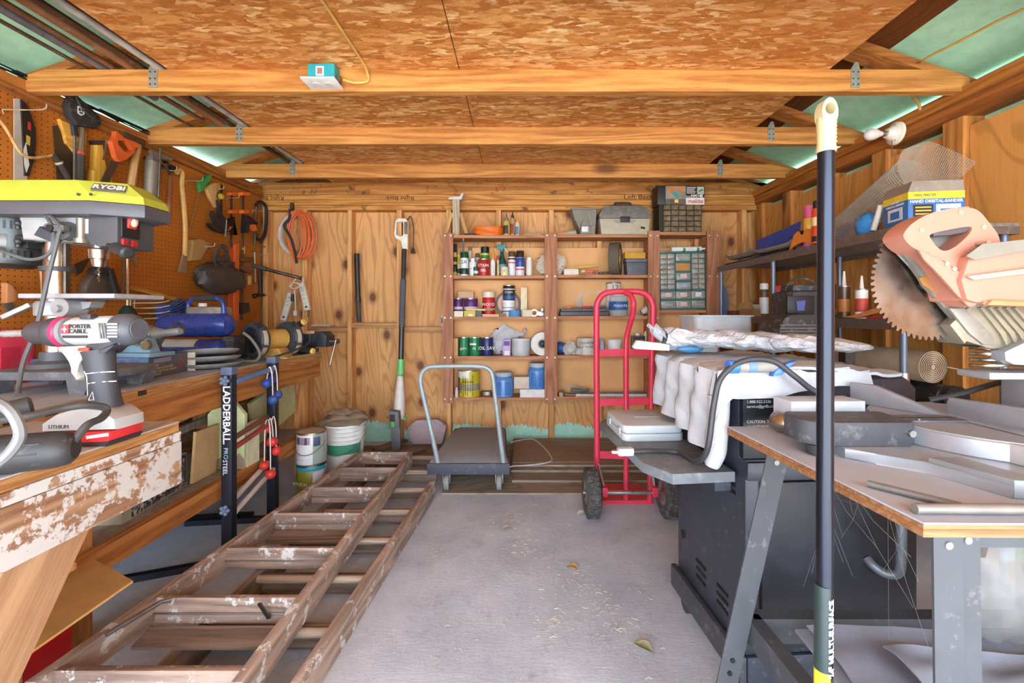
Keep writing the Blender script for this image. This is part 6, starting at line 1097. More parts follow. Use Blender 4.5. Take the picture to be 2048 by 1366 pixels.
# ladder toss game
BM = C((30, 34, 44), .4, .2, .0); DR_ = (-1.265, 1.87), (-1.322, 2.30)
t = thing('toss_game_frame', 'black steel ladder toss frame with blue, red and white rungs', 'game', (-1.32, 2.1, 0))
for i, (x, y) in enumerate(DR_):
    b = obj('post', B().box((x, y, .43), (.046, .036, .84), None, .003), BM, t, W=True); obj('foot_bar', B().box((x-.18, y-.06, .014), (.44, .03, .026), R(22 if i == 0 else 6)), BM, t, W=True); obj('top_cap', B().box((x, y, .845), (.05, .04, .035), None, .004), C((86, 100, 124), .5), t, W=True)
    if i == 0:
        for z in (.805, .25):
            kn = B().cyl((x, y-.019, z), (x, y-.034, z), .012)
            for a in range(5): kn.sph((x+.015*math.cos(a*1.257), y-.03, z+.015*math.sin(a*1.257)), .009, 8, 6)
            obj('knob', kn, C((96, 108, 128), .35), t, W=True)
obj('floor_bar', B().box((-1.60, 2.28, .014), (.34, .03, .026), R(8)), BM, t, W=True)
def rung(name, h0, h1, m, r=.012, dx=0): return obj(name, B().cyl((DR_[0][0]+dx+.012, DR_[0][1]+.018, h0), (DR_[1][0]+dx+.012, DR_[1][1]-.018, h1), r, None, 12), m, t, W=True)
rung('blue_rung', .795, .80, C((90, 130, 180), .4), .014); WR_ = C((196, 188, 178), .6); RR_ = C((156, 64, 66), .5)
rung('red_rung', .505, .52, RR_); rung('red_rung', .53, .545, C((128, 74, 66), .5), dx=-.03); rung('white_rung', .22, .265, WR_); rung('white_rung', .25, .30, WR_, dx=-.03)
text('lettering', 'LADDERBALL.', .043, C((226, 228, 232), .5), t, (DR_[0][0], DR_[0][1]-.0185, .655), (R(90), R(90), 0), .0004, bold=.001, W=True, sx=.95); text('lettering', 'PRO', .026, C((170, 200, 226), .5), t, (DR_[0][0]-.003, DR_[0][1]-.0185, .49), (R(90), R(90), 0), .0004, W=True); text('lettering', 'STEEL', .026, C((226, 228, 232), .5), t, (DR_[0][0]-.006, DR_[0][1]-.0185, .43), (R(90), R(90), 0), .0004, W=True)
def bola(label, f, hz, l1, l2, m, grp, dy=.0):
    p = V(DR_[0]+(hz,)).lerp(V(DR_[1]+(hz,)), f); x = p.x+.022; t = thing('bola', label, 'bola', (x, p.y, hz), None, grp); r_ = .024; o = .017
    obj('cord', B().tube(smooth([(o+.006, -.012, -l1), (o, -.008, -.03), (0, 0, o), (-o, .008, -.03), (-o-.006, .012, -l2)], 5), .003, 6), C((220, 210, 196), .8), t)
    for s_, l_ in ((1, l1), (-1, l2)): obj('ball', B().sph((s_*(o+.006), -s_*.012, -l_), r_, 18, 12), m, t)
BB, RB_ = C((44, 74, 150), .5, 0, .15), C((206, 52, 46), .5, 0, .1); GB2 = 'bolas looped over the toss frame rungs'
bola('blue bola over the blue rung, its balls in front of the far post', .80, .80, .15, .07, BB, GB2); bola('blue bola over the blue rung, its balls just beyond the far post', 1.16, .80, .155, .075, BB, GB2) if False else bola('blue bola hanging close against the far post of the toss frame', .93, .80, .135, .06, BB, GB2)
bola('red bola with the lowest hanging balls on the toss frame', .74, .535, .255, .22, RB_, GB2); bola('red bola with both balls close under the red rung', .81, .535, .10, .04, RB_, GB2); bola('red bola with middle-height balls nearest the far post', .90, .535, .16, .12, RB_, GB2)
# paint cans, bucket
def wire_bail(t, r, z, dz): obj('bail', B().tube([(r*1.03*math.cos(a), -r*1.03*abs(math.sin(a))**.8*1.0-.003, z-dz*math.sin(a)) for a in [math.pi*i/16 for i in range(17)]], .0022, 6), metal((176, 172, 166), .4), t)
def pail(label, z, bands, rimc, x=-1.265, y=2.61, r=.083, h=.187):
    t = thing('paint_can', label, 'paint can', (x, y, z)); t['category'] = 'can'
    obj('body', B().lathe([(r, 0), (r, h)], seg=30), C((196, 196, 200), .35, .3), t); obj('rim', B().lathe([(r*.8, h-.006), (r*.95, h-.004), (r*1.03, h-.006), (r*1.03, h+.004), (r*.93, h+.004), (r*.8, h-.002)], seg=30), metal(rimc, .4, .3), t); obj('bottom_rim', B().lathe([(r*1.02, 0), (r*1.025, .006), (r, .008)], seg=30), metal(rimc, .4), t)
    for nm, m, a0, a1, z0, z1 in bands: obj(nm, B().lathe([(r+.0008, z0*h), (r+.0014, z0*h+.001), (r+.0014, z1*h-.001), (r+.0008, z1*h)], seg=18, arc=(R(a0), R(a1))), m, t)
    wire_bail(t, r, h*.72, .07); return t
pt = pail('olive and teal paint can at the bottom of the two-can stack', 0, [('label', P_((132, 124, 36)), 180, 300, .02, .86), ('teal_band', P_((40, 150, 170)), 180, 360, .86, .97), ('side_label', P_((196, 196, 196)), 300, 350, .05, .8), ('barcode', P_((226, 226, 226)), 285, 312, .1, .32)], (120, 160, 166))
text('lettering', 'MINIUM', .03, C((206, 200, 150)), pt, (-.026, -.0855, .085), (R(90), 0, R(-18)), .0005)
pt = pail('white-labelled paint can with purple band on top of the two-can stack', .192, [('label', P_((222, 218, 220)), 180, 300, .02, .98), ('purple_band', P_((92, 66, 96)), 190, 290, .66, .9), ('side_label', P_((150, 160, 150)), 300, 350, .05, .96), ('blue_print', P_((60, 66, 110)), 302, 330, .6, .9)], (196, 186, 160))
for i in range(4): obj('text_line', B().lathe([(.0849, .035+.018*i), (.0851, .038+.018*i)], seg=10, arc=(R(200), R(265-9*i))), C((150, 150, 160)), pt)
t = thing('bucket', 'big white plastic bucket with a green band beside the paint cans', 'bucket', (-1.205, 2.955, 0)); WB = C((222, 220, 216), .4, 0, .1)
obj('body', B().lathe([(.122, 0), (.14, .28), (.142, .36), (.146, .362), (.146, .372), (.134, .372), (.12, .01)], seg=36), WB, t)
for z in (.255, .285, .315, .345): obj('hoop', B().lathe([(.1385, z), (.151, z+.002), (.151, z+.008), (.1385, z+.012)], seg=36), WB, t)
obj('green_band', B().lathe([(.1335, .168), (.1376, .235), (.1382, .236), (.1341, .167), (.1335, .168)], seg=24, arc=(R(230), R(345))), C((62, 136, 106), .5), t); obj('warning_label', B().lathe([(.1275, .05), (.1378, .235), (.1382, .234), (.128, .05), (.1275, .05)], seg=10, arc=(R(205), R(235))), C((222, 222, 216), .6), t)
for q, (z0, z1, a0, a1) in enumerate(((.21, .226, 207, 233), (.12, .19, 212, 228))): obj('label_print', B().lathe([(.1288+.055*z0, z0), (.1288+.055*z1, z1), (.1292+.055*z1, z1), (.1292+.055*z0, z0)], seg=8, arc=(R(a0), R(a1))), C((44, 44, 44)) if q == 0 else C((150, 150, 148)), t)
wire_bail(t, .152, .3, .13); t.scale = (.93, .93, .93)
t = thing('burlap_sack', 'folded dusty brown sack draped on the white bucket', 'sack', (-1.208, 2.955, .3465)); SK = cloth((128, 110, 90), (158, 140, 118), 180)
for i, (dx, dz, sx, sy, a) in enumerate(((0, 0, .15, .14, 0), (.02, .03, .125, .11, 25), (-.02, .05, .08, .07, -20))):
    b = B().grid(lambda u, v: ((u-.5)*2*sx, (v-.5)*2*sy*(1-.3*abs(u-.5)), .012+.028*(1-(2*u-1)**4)*(1-(2*v-1)**4)*(1+.5*nz(u*.5+i, v*.6))), 22, 16, .01); obj('fold', b, SK, t, (dx, 0, dz), R(a))
# stone, scrap boards
q = PL('B', 3.47); t = q.open('paver_stone', 'dusty pink six-sided paving stone leaning on the back wall', 'stone', 855, 898); t.location.z = .0; o_ = q.poly([(814, 866), (832, 850), (876, 849), (893, 863), (884, 898), (825, 899)]); zz = min(p[1] for p in o_); obj('stone', B().prism([(x, z-zz) for x, z in o_], .05, at(0, .05, 0, XZ), .008), C((168, 146, 150), .9, 0, .3, .15), t); t.location.z = .03
SCR = wood((84, 70, 60), (132, 114, 98), 0, key='scr')
for i, (c, d_, r_, lb) in enumerate((((-.87, 3.34, .014), (.74, .26, .028), 3, 'wide weathered board on the floor under the pink stone'), ((-1.02, 3.40, .046), (.30, .09, .03), 62, 'short splintered board end below the pole saw'), ((-.88, 3.22, .044), (.34, .08, .028), 38, 'broken grey board lying before the pole saw'))): one('scrap_board', lb, 'board', B().box((0, 0, d_[2]/2), d_, None, .003), SCR, (c[0], c[1], 0.0005 if i == 0 else .0295), R(r_), 'scrap boards by the back wall')
# plywood sheets lying on the floor by the back wall
GRS = plywood((128, 112, 96), (162, 146, 128), 0, key='gs', knot=False, other=2)
for i, (x0, x1, y0, z0, z1, lb) in enumerate(((-.47, 1.32, 2.585, .0005, .012, 'lowest plywood sheet flat on the concrete by the back wall'), (-.05, 1.34, 2.74, .013, .028, 'second plywood sheet of the floor stack'), (-.06, 1.30, 2.87, .029, .045, 'third plywood sheet of the floor stack'), (-.055, 1.36, 2.93, .046, .058, 'upper plywood sheet of the floor stack'))): t = wone('plywood_sheet', lb, 'plywood', B().bb(x0, x1, y0, 3.55, z0, z1), GRS, 'plywood sheets lying by the back wall')
t = wone('hardboard_sheet', 'brown hardboard with chalky white outlines on top of the floor stack', 'board', B().prism([(-.05, 3.52), (.22, 3.53), (.33, 3.30), (.52, 3.28), (.6, 2.99), (-.05, 2.97)], .004, at(0, 0, .0585)), C((150, 124, 100), .8, 0, .3))
o_ = [PZ(*p, .063) for p in ((1020, 885), (1062, 878), (1086, 893), (1104, 918), (1090, 926), (1060, 930), (1030, 932), (1018, 934))]
obj('chalk_mark', B().tube(smooth(o_, 4), .004, 5), C((206, 204, 204), .9), t, W=True)
# platform trolley
GR2 = C((150, 156, 164), .6, 0, .15, .08); t = thing('platform_trolley', 'grey plastic platform trolley with a bent tube push handle', 'trolley', (-.312, 3.02, .0125)); zt_ = .172
obj('deck', B().prism([(-.245, -.41), (.245, -.41), (.215, -.2), (.2, .2), (.19, .40), (-.17, .40), (-.21, .2), (-.225, -.2)], .045, at(0, 0, zt_-.045), .006), GR2, t); obj('front_panel', B().box((0, -.415, zt_-.034), (.5, .018, .066), None, .004), C((66, 68, 80), .6, 0, .1), t)
for s_ in (-1, 1): obj('side_skirt', B().bar((s_*.235, -.4, zt_-.03), (s_*.19, .38, zt_-.03), .016, .05, (0, 0, 1)), C((72, 74, 84), .6), t)
for x, y in ((-.135, -.385), (.185, -.385), (-.13, .3), (.13, .3)):
    c = obj('caster_fork', B().bb(x-.024, x-.018, y-.02, y+.02, .045, zt_-.045).bb(x+.018, x+.024, y-.02, y+.02, .045, zt_-.045).bb(x-.024, x+.024, y-.025, y+.025, zt_-.06, zt_-.044), metal((150, 152, 154), .4), t); w_ = obj('wheel', B().lathe([(.02, -.015), (.043, -.015), (.046, -.01), (.046, .01), (.043, .015), (.02, .015)], (x, y, .046), (1, 0, 0), 26), C((132, 132, 130), .7), c); obj('hub', B().lathe([(.021, -.017), (.021, .017)], (x, y, .046), (1, 0, 0), 16), C((60, 60, 64)), c)
def pd(px, py, d=2.62): return P(px, py, d)-V(t.location)
obj('push_handle', B().tube(smooth([pd(880, 945), pd(862, 860), pd(845, 785), pd(841, 764), pd(843, 748), pd(854, 736), pd(872, 733), pd(920, 732), pd(962, 733), pd(978, 739), pd(985, 752), pd(990, 790), pd(1000, 870), pd(1009, 940)], 5), .0145, 12), C((150, 160, 164), .4, .2), t)
# hand truck
RED = C((206, 52, 78), .4, 0, .0, .1); t = thing('hand_truck', 'red two-wheeled hand truck with looped handle and fat tyres', 'hand truck', (.59, 2.42, 0)); yf = 2.47
def ph(px, py, d=yf): return P(px, py, d)-V(t.location)
def tb(name, pts, r, n=5): return obj(name, B().tube(smooth(pts, n) if n else pts, r, 12), RED, t)
tb('frame_loop', [ph(1194, 1002), ph(1194, 900), ph(1193, 700), ph(1193, 625), ph(1195, 605), ph(1205, 590), ph(1222, 584), ph(1250, 583), ph(1280, 584), ph(1296, 592), ph(1304, 606), ph(1306, 630), ph(1303, 760), ph(1301, 900), ph(1300, 1003)], .017)
tb('centre_handle', [ph(1252, 1000), ph(1252, 800), ph(1252, 700), ph(1253, 676), ph(1258, 655, 2.45), ph(1265, 630, 2.42), ph(1267, 608, 2.40), ph(1262, 592, 2.42), ph(1250, 585, 2.45)], .0155)
for y0, y1, xa, xb in ((706, 704, 1196, 1302), (805, 802, 1196, 1302), (909, 911, 1196, 1252)): obj('cross_bar', B().bar(ph(xa, y0), ph(xb, y1), .008, .042, (0, 0, 1)), RED, t)
obj('bottom_bar', B().bar(ph(1196, 1004), ph(1306, 1003), .02, .024, (0, 0, 1)), RED, t); obj('toe_plate', B().box((0, .17, .0175), (.34, .24, .005)), RED, t)
for s_, px in ((-1, 1196), (1, 1300)):
    a = ph(px, 930); a.y -= .01; e_ = V((s_*.135, -.105, .135)); obj('axle_strut', B().bar(a, e_, .03, .008, (1, 0, 0)), C((168, 150, 144), .5, 0, .3), t); obj('axle_bracket', B().box(e_, (.03, .04, .05), None, .004), RED, t)
    c_ = V((s_*.205, -.105, .128)); tyre = obj('tyre', B().lathe([(.062, -.03), (.075, -.036), (.105, -.038), (.12, -.028), (.126, -.012), (.126, .012), (.12, .028), (.105, .038), (.075, .036), (.062, .03), (.062, -.03)], c_, (1, 0, 0), 36), C((72, 68, 66), .85, 0, .3), t)
    for i in range(28):
        a_ = 2*math.pi*i/28
        for q, x in ((0, -.016), (.5, .016)): a2 = a_+q*2*math.pi/28; tyre_b = None
    kb = B()
    for i in range(26):
        for q, x in ((0, -.02), (.5, 0), (0, .02)): a2 = 2*math.pi*(i+q)/26; kb.box(c_+V((x, .1255*math.cos(a2), .1255*math.sin(a2))), (.017, .02, .008), (a2-math.pi/2, 0, 0))
    tr = obj('tread', kb, C((64, 60, 58), .9, 0, .35), tyre); tr['kind'] = 'stuff'
    obj('rim', B().lathe([(.012, -.03), (.02, -.034), (.045, -.02), (.06, -.032), (.064, -.03), (.064, .03), (.06, .032), (.045, .02), (.02, .034), (.012, .03)], c_, (1, 0, 0), 26), metal((190, 190, 188), .35), tyre)
obj('axle', B().cyl((-.25, -.105, .128), (.25, -.105, .128), .011, None, 12), metal((190, 190, 190), .3), t)
# leaves and lint on the floor
for i, (px, py, s_, a, c, lb) in enumerate(((1013, 1061, .028, 20, (150, 136, 118), 'curled grey-brown leaf in the middle of the bare floor'), (1146, 1139, .028, -30, (170, 134, 88), 'small tan leaf lying further forward on the floor'), (1288, 1300, .036, -45, (150, 146, 112), 'long olive leaf lying near the black cabinet'), (1163, 1030, .03, 10, (170, 162, 150), 'pale crumpled leaf beside the hand truck tyre'))):
    b = B().grid(lambda u, v: ((u-.5)*2*s_, (v-.5)*s_*1.1*math.sin(math.pi*min(.98, u+.02)), .004+.014*(2*v-1)**2*math.sin(math.pi*u)+.004*u), 12, 8, .0008); one('dry_leaf', lb, 'leaf', b, C(c, .9, 0, 0, .25), PZ(px, py), R(a), 'dry leaves on the floor')
# ================================================================ up in the roof
t = thing('outlet_box', 'teal electrical box with white double outlet plate screwed to the first joist', 'outlet', P(648, 172, JY[0]-.03)); OL = V(t.location)
obj('box', B().box((0, .0, .045), (.115, .056, .075), None, .004), C((40, 160, 172), .45), t); obj('sticker', B().box((-.005, -.0285, .05), (.034, .002, .042)), C((224, 220, 214)), t); obj('barcode', B().box((-.005, -.0298, .05), (.022, .001, .026)), C((150, 110, 104)), t); pl_ = obj('cover_plate', B().box((.0, -.01, .003), (.145, .11, .007), None, .002), C((226, 222, 216), .4), t)
for x in (-.025, .025): obj('socket', B().cyl((x, -.012, .0), (x, -.012, -.0025), .017), C((206, 202, 194), .5), pl_)
obj('clamp_screw', B().box((.066, 0, .03), (.014, .02, .03)), metal((150, 150, 140), .4), t)
YC = C((206, 166, 86), .5)
def wcord(name, label, pts, r, m, cat='cable', n=6): return wone(name, label, cat, B().tube(smooth(pts, n), r, 8), m)
zo = JZ+JH-.007
wcord('electric_cable', 'yellow cable running across the boarded ceiling to the teal outlet box', [V((-.70, .9, zo)), V((-.685, 1.3, zo)), V((-.675, 1.8, zo)), V((-.672, 1.895, zo-.02)), V((-.675, 1.900, 2.12)), V((-.73, 1.898, 2.112)), V((-.775, 1.885, 2.118))], .0055, YC)
wcord('electric_cable', 'yellow cable sagging beneath the roof boards past the first joist end', [P(2075, 5, 1.5), P(2048, 18, 1.52), P(1990, 45, 1.6), P(1920, 82, 1.72), P(1860, 112, 1.84), P(1842, 124, 1.9), P(1836, 122, 1.96)], .005, YC)
wcord('electric_cable', 'short yellow cable dropping onto the top plate behind the first joist', [P(1818, 170, 2.06), P(1822, 188, 2.07), P(1836, 205, 2.08), P(1840, 220, 2.085)], .0065, C((176, 138, 74), .6))
wcord('string', 'loose white string end hanging from the ceiling boards', [V((.24, 1.30, zo+.004)), V((.255, 1.31, zo-.012)), V((.275, 1.32, zo-.014)), V((.28, 1.315, zo+.004))], .0018, C((222, 210, 186)))
for i, (x, y0, y1, r_, c, me_, lb) in enumerate(((-1.625, .5, 3.15, .014, (190, 184, 176), .3, 'pale painted pipe nearest the ceiling boards, laid across the joists'), (-1.70, .4, 3.3, .013, (84, 58, 40), .3, 'dark brown pipe second from the ceiling boards'), (-1.755, .3, 2.5, .02, (150, 104, 70), .3, 'thick rusty pipe laid across the joists'), (-1.83, .3, 2.45, .012, (124, 84, 54), .3, 'thin copper-brown pipe next to the thick rusty one'), (-1.885, .3, 2.2, .017, (120, 116, 122), .4, 'grey pipe lying nearest the eave'), (-1.94, 1.6, 2.8, .008, (104, 84, 66), .4, 'thinnest pipe closest to the painted eave boards'))):
    t = wone('pipe', lb, 'pipe', B().cyl((x, y0, JZ+JH+r_+.001), (x+.02, y1, JZ+JH+r_+.001), r_, None, 12), C(c, .5, me_, .2, .25), 'pipes stored on the joists')
b = B(); random.seed(11)
for i in range(40):
    y = 1.3+1.1*random.random(); x = LX(y)+.012+.03*random.random(); p = V((x, y, 2.1325+.006*(i % 4))); b.tube([p, p+V((.004*nz(i), .1, .012*abs(nz(i*2)))), p+V((.01*nz(i*3), .2, .004))], .0035, 4)
tag(obj('netting', b, C((24, 20, 18), .9)), 'tangle of black netting lying along the plate above the pegboard', 'netting')
p = RW(1793, 267, .016); t = thing('lamp_holder', 'white ceramic lamp holder with a bare bulb on the top plate', 'lamp', p, (0, 0, R(-91.4)))
PO = C((226, 216, 196), .25); obj('base', B().lathe([(.0, 0), (.058, 0), (.056, .012), (.042, .02), (.03, .04), (.022, .055)], (0, 0, 0), (0, -1, 0), 30), PO, t); b_ = V((0, -.055, 0)); ax = V((-.05, -1, -.04)).normalized()
obj('socket_collar', B().cyl(b_, b_+ax*.02, .0145), metal((170, 160, 140), .4), t); obj('bulb', B().lathe([(.012, 0), (.016, .012), (.027, .035), (.03, .055), (.026, .072), (.014, .084), (.0, .087)], b_+ax*.018, ax[:], 22), C((226, 214, 206), .15), t)
for z in (-.038, .038): obj('screw', B().cyl((.012, -.016, z), (.012, -.021, z), .005), C((90, 80, 66), .4, .5), t)
obj('pull_string', B().tube([(.006, -.03, -.03), (.01, -.03, -.08), (.012, -.028, -.14)], .0016, 5), C((120, 90, 50)), t)
# ================================================================ metal shelving along the plywood wall
SX, SZ = 1.5, (1.443, 1.07, .70); SB = 1.93
SHM = C((112, 96, 86), .5, .3, .2); SHT = C((120, 110, 102), .6, .2, .5); PO_ = C((110, 120, 136), .4, .4)
t = thing('metal_shelving', 'brown steel shelving rack with grey tube posts along the plywood wall', 'shelving', (SX+.2, 2.45, 0))
for z in SZ:
    obj('shelf', B().bb(SX+.003, SB, 1.66, 3.27, z-.012, z), SHT, t, W=True); obj('front_lip', B().bb(SX, SX+.0025, 1.66, 3.27, z-.042, z+.0), SHM, t, W=True); obj('back_lip', B().bb(SB-.003, SB, 1.66, 3.27, z-.042, z-.0121), SHM, t, W=True); obj('end_lip', B().bb(SX+.003, SB-.0035, 1.66, 1.6625, z-.042, z-.0121), SHM, t, W=True)
for x in (SX+.016, SB-.016):
    for y in (1.70, 2.575, 3.24): obj('post', B().cyl((x, y, 0), (x, y, SZ[0]-.013), .0125, None, 14), PO_, t, W=True); obj('foot', B().cyl((x, y, 0), (x, y, .03), .018, None, 12), C(BLK), t, W=True)
obj('post_collar', B().cyl((SX+.016, 1.70, .80), (SX+.016, 1.70, .86), .02, None, 14), metal(), t, W=True)
z1, z2, z3 = (z+.0008 for z in SZ)
# --- top shelf
wone('ribbed_sheet', 'dark ribbed plastic strip lying along the far front of the top steel shelf', 'strip', B().grid(lambda u, v: (SX+.02+.10*v, 2.44+.76*u, z1+.006+.005*math.sin(u*150)+.012*u*v), 120, 6, .003), C((66, 52, 42), .7, 0, .2))
for i, (y0, y1, lb, m, h_) in enumerate(((2.85, 3.2, 'grey scoop-ended trowel tray on the ribbed strip', (140, 128, 112), .05), (2.42, 2.82, 'long pale metal tray on the ribbed strip', (170, 160, 146), .035))):
    wone('metal_tray', lb, 'tray', B().grid(lambda u, v: (SX+.03+.075*v, y0+(y1-y0)*u, z1+.032+.0+h_*((2*v-1)**4*.6+(2*u-1)**6*.4)), 16, 10, .004), C(m, .5, .4, .4))
t = thing('paint_tray', 'spattered dark blue paint roller tray standing on the top steel shelf', 'tray', (1.795, 2.70, z1), R(-88)); BLU = C((52, 70, 150), .5, 0, .12)
obj('pan', B().prism([(-.22, .05), (.17, .09), (.2, .18), (-.22, .14)], .012, at(0, -.17, 0, XZ)), BLU, t); obj('pan_floor', B().prism([(-.22, .05), (.17, .09), (.17, .1), (-.22, .06)], .3, at(0, .13, 0, XZ)), BLU, t); obj('back_wall', B().prism([(-.22, .05), (.17, .09), (.2, .18), (-.22, .14)], .012, at(0, .13, 0, XZ)), BLU, t)
for x, h_ in ((-.2, .05), (.15, .088)): obj('foot', B().bb(x-.015, x+.015, -.165, -.14, 0, h_+.01), BLU, t)
for y in (.1,): obj('foot', B().bb(-.02, .02, y, y+.02, 0, .08), BLU, t)
g_ = B()
for i in range(9): g_.bb(-.24+.03*i, -.228+.03*i, -.12, .1, .155, .165)
for i in range(3): g_.bb(-.24, .02, -.12+.1*i, -.11+.1*i, .15, .156)
gr_ = obj('roller_grid', g_, C((54, 44, 38), .6, 0, .3), t)
q = PL('R', .0); 
t = thing('flooring_guide', 'bright orange notched plastic guide on edge at the front of the top shelf', 'guide', (SX+.045, 2.33, z1), R(-86)); obj('plate', B().prism([(-.1, .0), (-.085, .02), (-.06, .082), (-.03, .1), (-.015, .075), (.0, .07), (.015, .075), (.03, .1), (.055, .095), (.075, .02), (.085, 0), (.05, .028), (0, .036), (-.06, .026)], .012, at(0, -.01, 0, XZ), .002), C((226, 132, 44), .45), t); obj('base', B().box((0, .03, .012), (.16, .05, .024), None, .004), C((96, 90, 82), .5, .2, .3), t)
t = can('aerosol_can', 'magenta and yellow spray can on the top steel shelf', 'can', 1609, 1626, 412, z1, P_((206, 86, 130)), 2.32, band=[(P_((226, 170, 60)), .42, .7), (P_((214, 96, 160)), .05, .4)], words=[('Ra', .75, .58, (226, 200, 60))])
t = can('aerosol_can', 'orange label adhesive can with black cap half behind the pole', 'can', 1625, 1646, 402, z1, P_((196, 66, 40)), 2.16, top=C(BLK), toph=.04, topr=.8, band=[(P_((226, 190, 130)), .5, .75), (P_((40, 30, 30)), .05, .2)], words=[('Drip', .36, .68, (30, 26, 26))])
# roll of hardware cloth
n = NT('wire_mesh'); tc = n.n('TexCoord'); sp = n.n('SeparateXYZ', {0: tc.outputs['UV']})
WM = C((196, 188, 170), .5, .2)
t = thing('hardware_cloth_roll', 'large roll of galvanised wire mesh tilted on the top shelf, its end flap open', 'mesh roll', (1.74, 2.25, z1)); t['category'] = 'mesh'
a0, a1 = V((1.74, 2.31, z1+.088)), V((1.74, 1.90, 1.715)); ax = (a1-a0); L_ = ax.length; fm = frame(ax, (1, 0, 0)); o0 = V(t.location); rb = .076
def mp(s_, u): # s_ arc position in metres from the seam, u along the axis
    ang = s_/rb
    if s_ <= 2*math.pi*rb*1.6: p = V((rb*(1+.04*ang/6.28)*math.cos(ang+2.4), rb*(1+.04*ang/6.28)*math.sin(ang+2.4), u))
    else:
        e = 2*math.pi*rb*1.6; an = e/rb+2.4; k_ = s_-e; p = V((rb*1.064*math.cos(an)-math.sin(an)*k_, rb*1.064*math.sin(an)+math.cos(an)*k_, u))
    return a0+(fm.to_3x3() @ p)-o0
step = .0105; S_ = 2*math.pi*rb*1.6; rl = B()
nw = int(S_/step)
for i in range(nw+1): s_ = i*step; rl.add([mp(s_, 0)+d_ for d_ in (V((0, 0, .0011)), V((.0009, 0, -.0006)), V((-.0009, 0, -.0006)))]+[mp(s_, L_)+d_ for d_ in (V((0, 0, .0011)), V((.0009, 0, -.0006)), V((-.0009, 0, -.0006)))], [(0, 1, 4, 3), (1, 2, 5, 4), (2, 0, 3, 5)])
nu = int(L_/step); nr = 54
for j in range(nu+1):
    u = j*step; pts = [mp(S_*i/nr, u) for i in range(nr+1)]; rl.tube(pts, .001, 3)
obj('rolled_mesh', rl, WM, t)
fl = B(); FQ = [P(1806, 300, 1.92)-o0, P(1858, 288, 1.86)-o0, P(1952, 325, 1.76)-o0, P(1884, 392, 1.86)-o0, P(1812, 372, 1.93)-o0]
def fp(a, b_):
    top = FQ[0].lerp(FQ[1], min(1, a*2.2)) if a < .4545 else FQ[1].lerp(FQ[2], (a-.4545)/.5455)
    return top.lerp(FQ[4].lerp(FQ[3], a), b_)+V((-.03*math.sin(math.pi*b_)*(1-a), 0, .012*math.sin(math.pi*a)))
N1, N2 = 40, 30
for i in range(N1+1): fl.tube([fp(i/N1, k_/10) for k_ in range(11)], .0008, 3)
for j in range(N2+1): fl.tube([fp(k_/12, j/N2) for k_ in range(13)], .0008, 3)
obj('loose_flap', fl, WM, t)
crumple('plastic_packet', 'glossy blue packet leaning beside the sander carton', 'packet', (SX+.06, 1.935, z1), .035, .06, .1, C((56, 132, 196), .25, 0, .0, .3), 21, None, 16, 10, .12)
wone('paper_roll', 'slim white cardboard tube leaning on the blue packet', 'tube', B().cyl((SX+.045, 1.88, z1+.014), (SX+.05, 1.845, z1+.115), .012, None, 12), C((206, 200, 188), .7))
t = thing('sander_carton', 'blue and yellow hand sander carton on the near end of the top shelf', 'box', (SX+.075, 1.745, z1), R(-8)); BB_ = C((52, 104, 164), .5); w_, dp_, h = .195, .14, .155
obj('carton', B().bb(-w_/2+.05, w_/2+.05, -dp_/2, dp_/2, 0, h-.03, .001), BB_, t); obj('carton_top', B().prism([(-w_/2+.05, h-.03), (w_/2+.05, h-.03), (w_/2+.045, h+.012), (-w_/2+.065, h+.012)], dp_, at(0, dp_/2, 0, XZ)), C((140, 128, 112), .7, 0, .3), t)
obj('yellow_band', B().bb(-w_/2+.0495, w_/2+.0505, -dp_/2-.0008, dp_/2, h-.058, h-.03), C((226, 196, 60), .5), t); x0 = .05
text('lettering', 'HAND ORBITAL-SANDER', .0165, C((230, 232, 232)), t, (x0, -dp_/2-.0014, h-.068), FR, .0003, sx=.98, bold=.0003); text('lettering', 'DRILL MASTER', .012, C((40, 36, 30)), t, (x0-.04, -dp_/2-.0014, h-.044), FR, .0003)
obj('dark_panel', B().bb(x0-.08, x0-.01, -dp_/2-.0008, -dp_/2, .012, h-.08), C((46, 34, 34)), t); obj('photo_panel', B().bb(x0+.0, x0+.085, -dp_/2-.0008, -dp_/2, .012, h-.08), C((206, 206, 200)), t); obj('sander_print', B().box((x0+.045, -dp_/2-.0012, .042), (.06, .001, .03)), C((44, 100, 170)), t)
for i in range(4): obj('text_line', B().box((x0-.045, -dp_/2-.0012, .064-.013*i), (.055, .0008, .005)), C((206, 186, 70)), t)
xl = -w_/2+.0494
obj('side_print', B().box((xl, 0, .05), (.0012, .08, .05)), C((206, 208, 206)), t); obj('side_sander', B().box((xl-.0008, 0, .048), (.0012, .05, .03)), C((44, 100, 170)), t); text('lettering', 'HAND', .015, C((230, 232, 232)), t, (xl-.0009, 0, .1), (R(90), 0, R(-90)), .0003); text('lettering', 'ORBITAL-SANDER', .0125, C((230, 232, 232)), t, (xl-.0009, 0, .086), (R(90), 0, R(-90)), .0003)
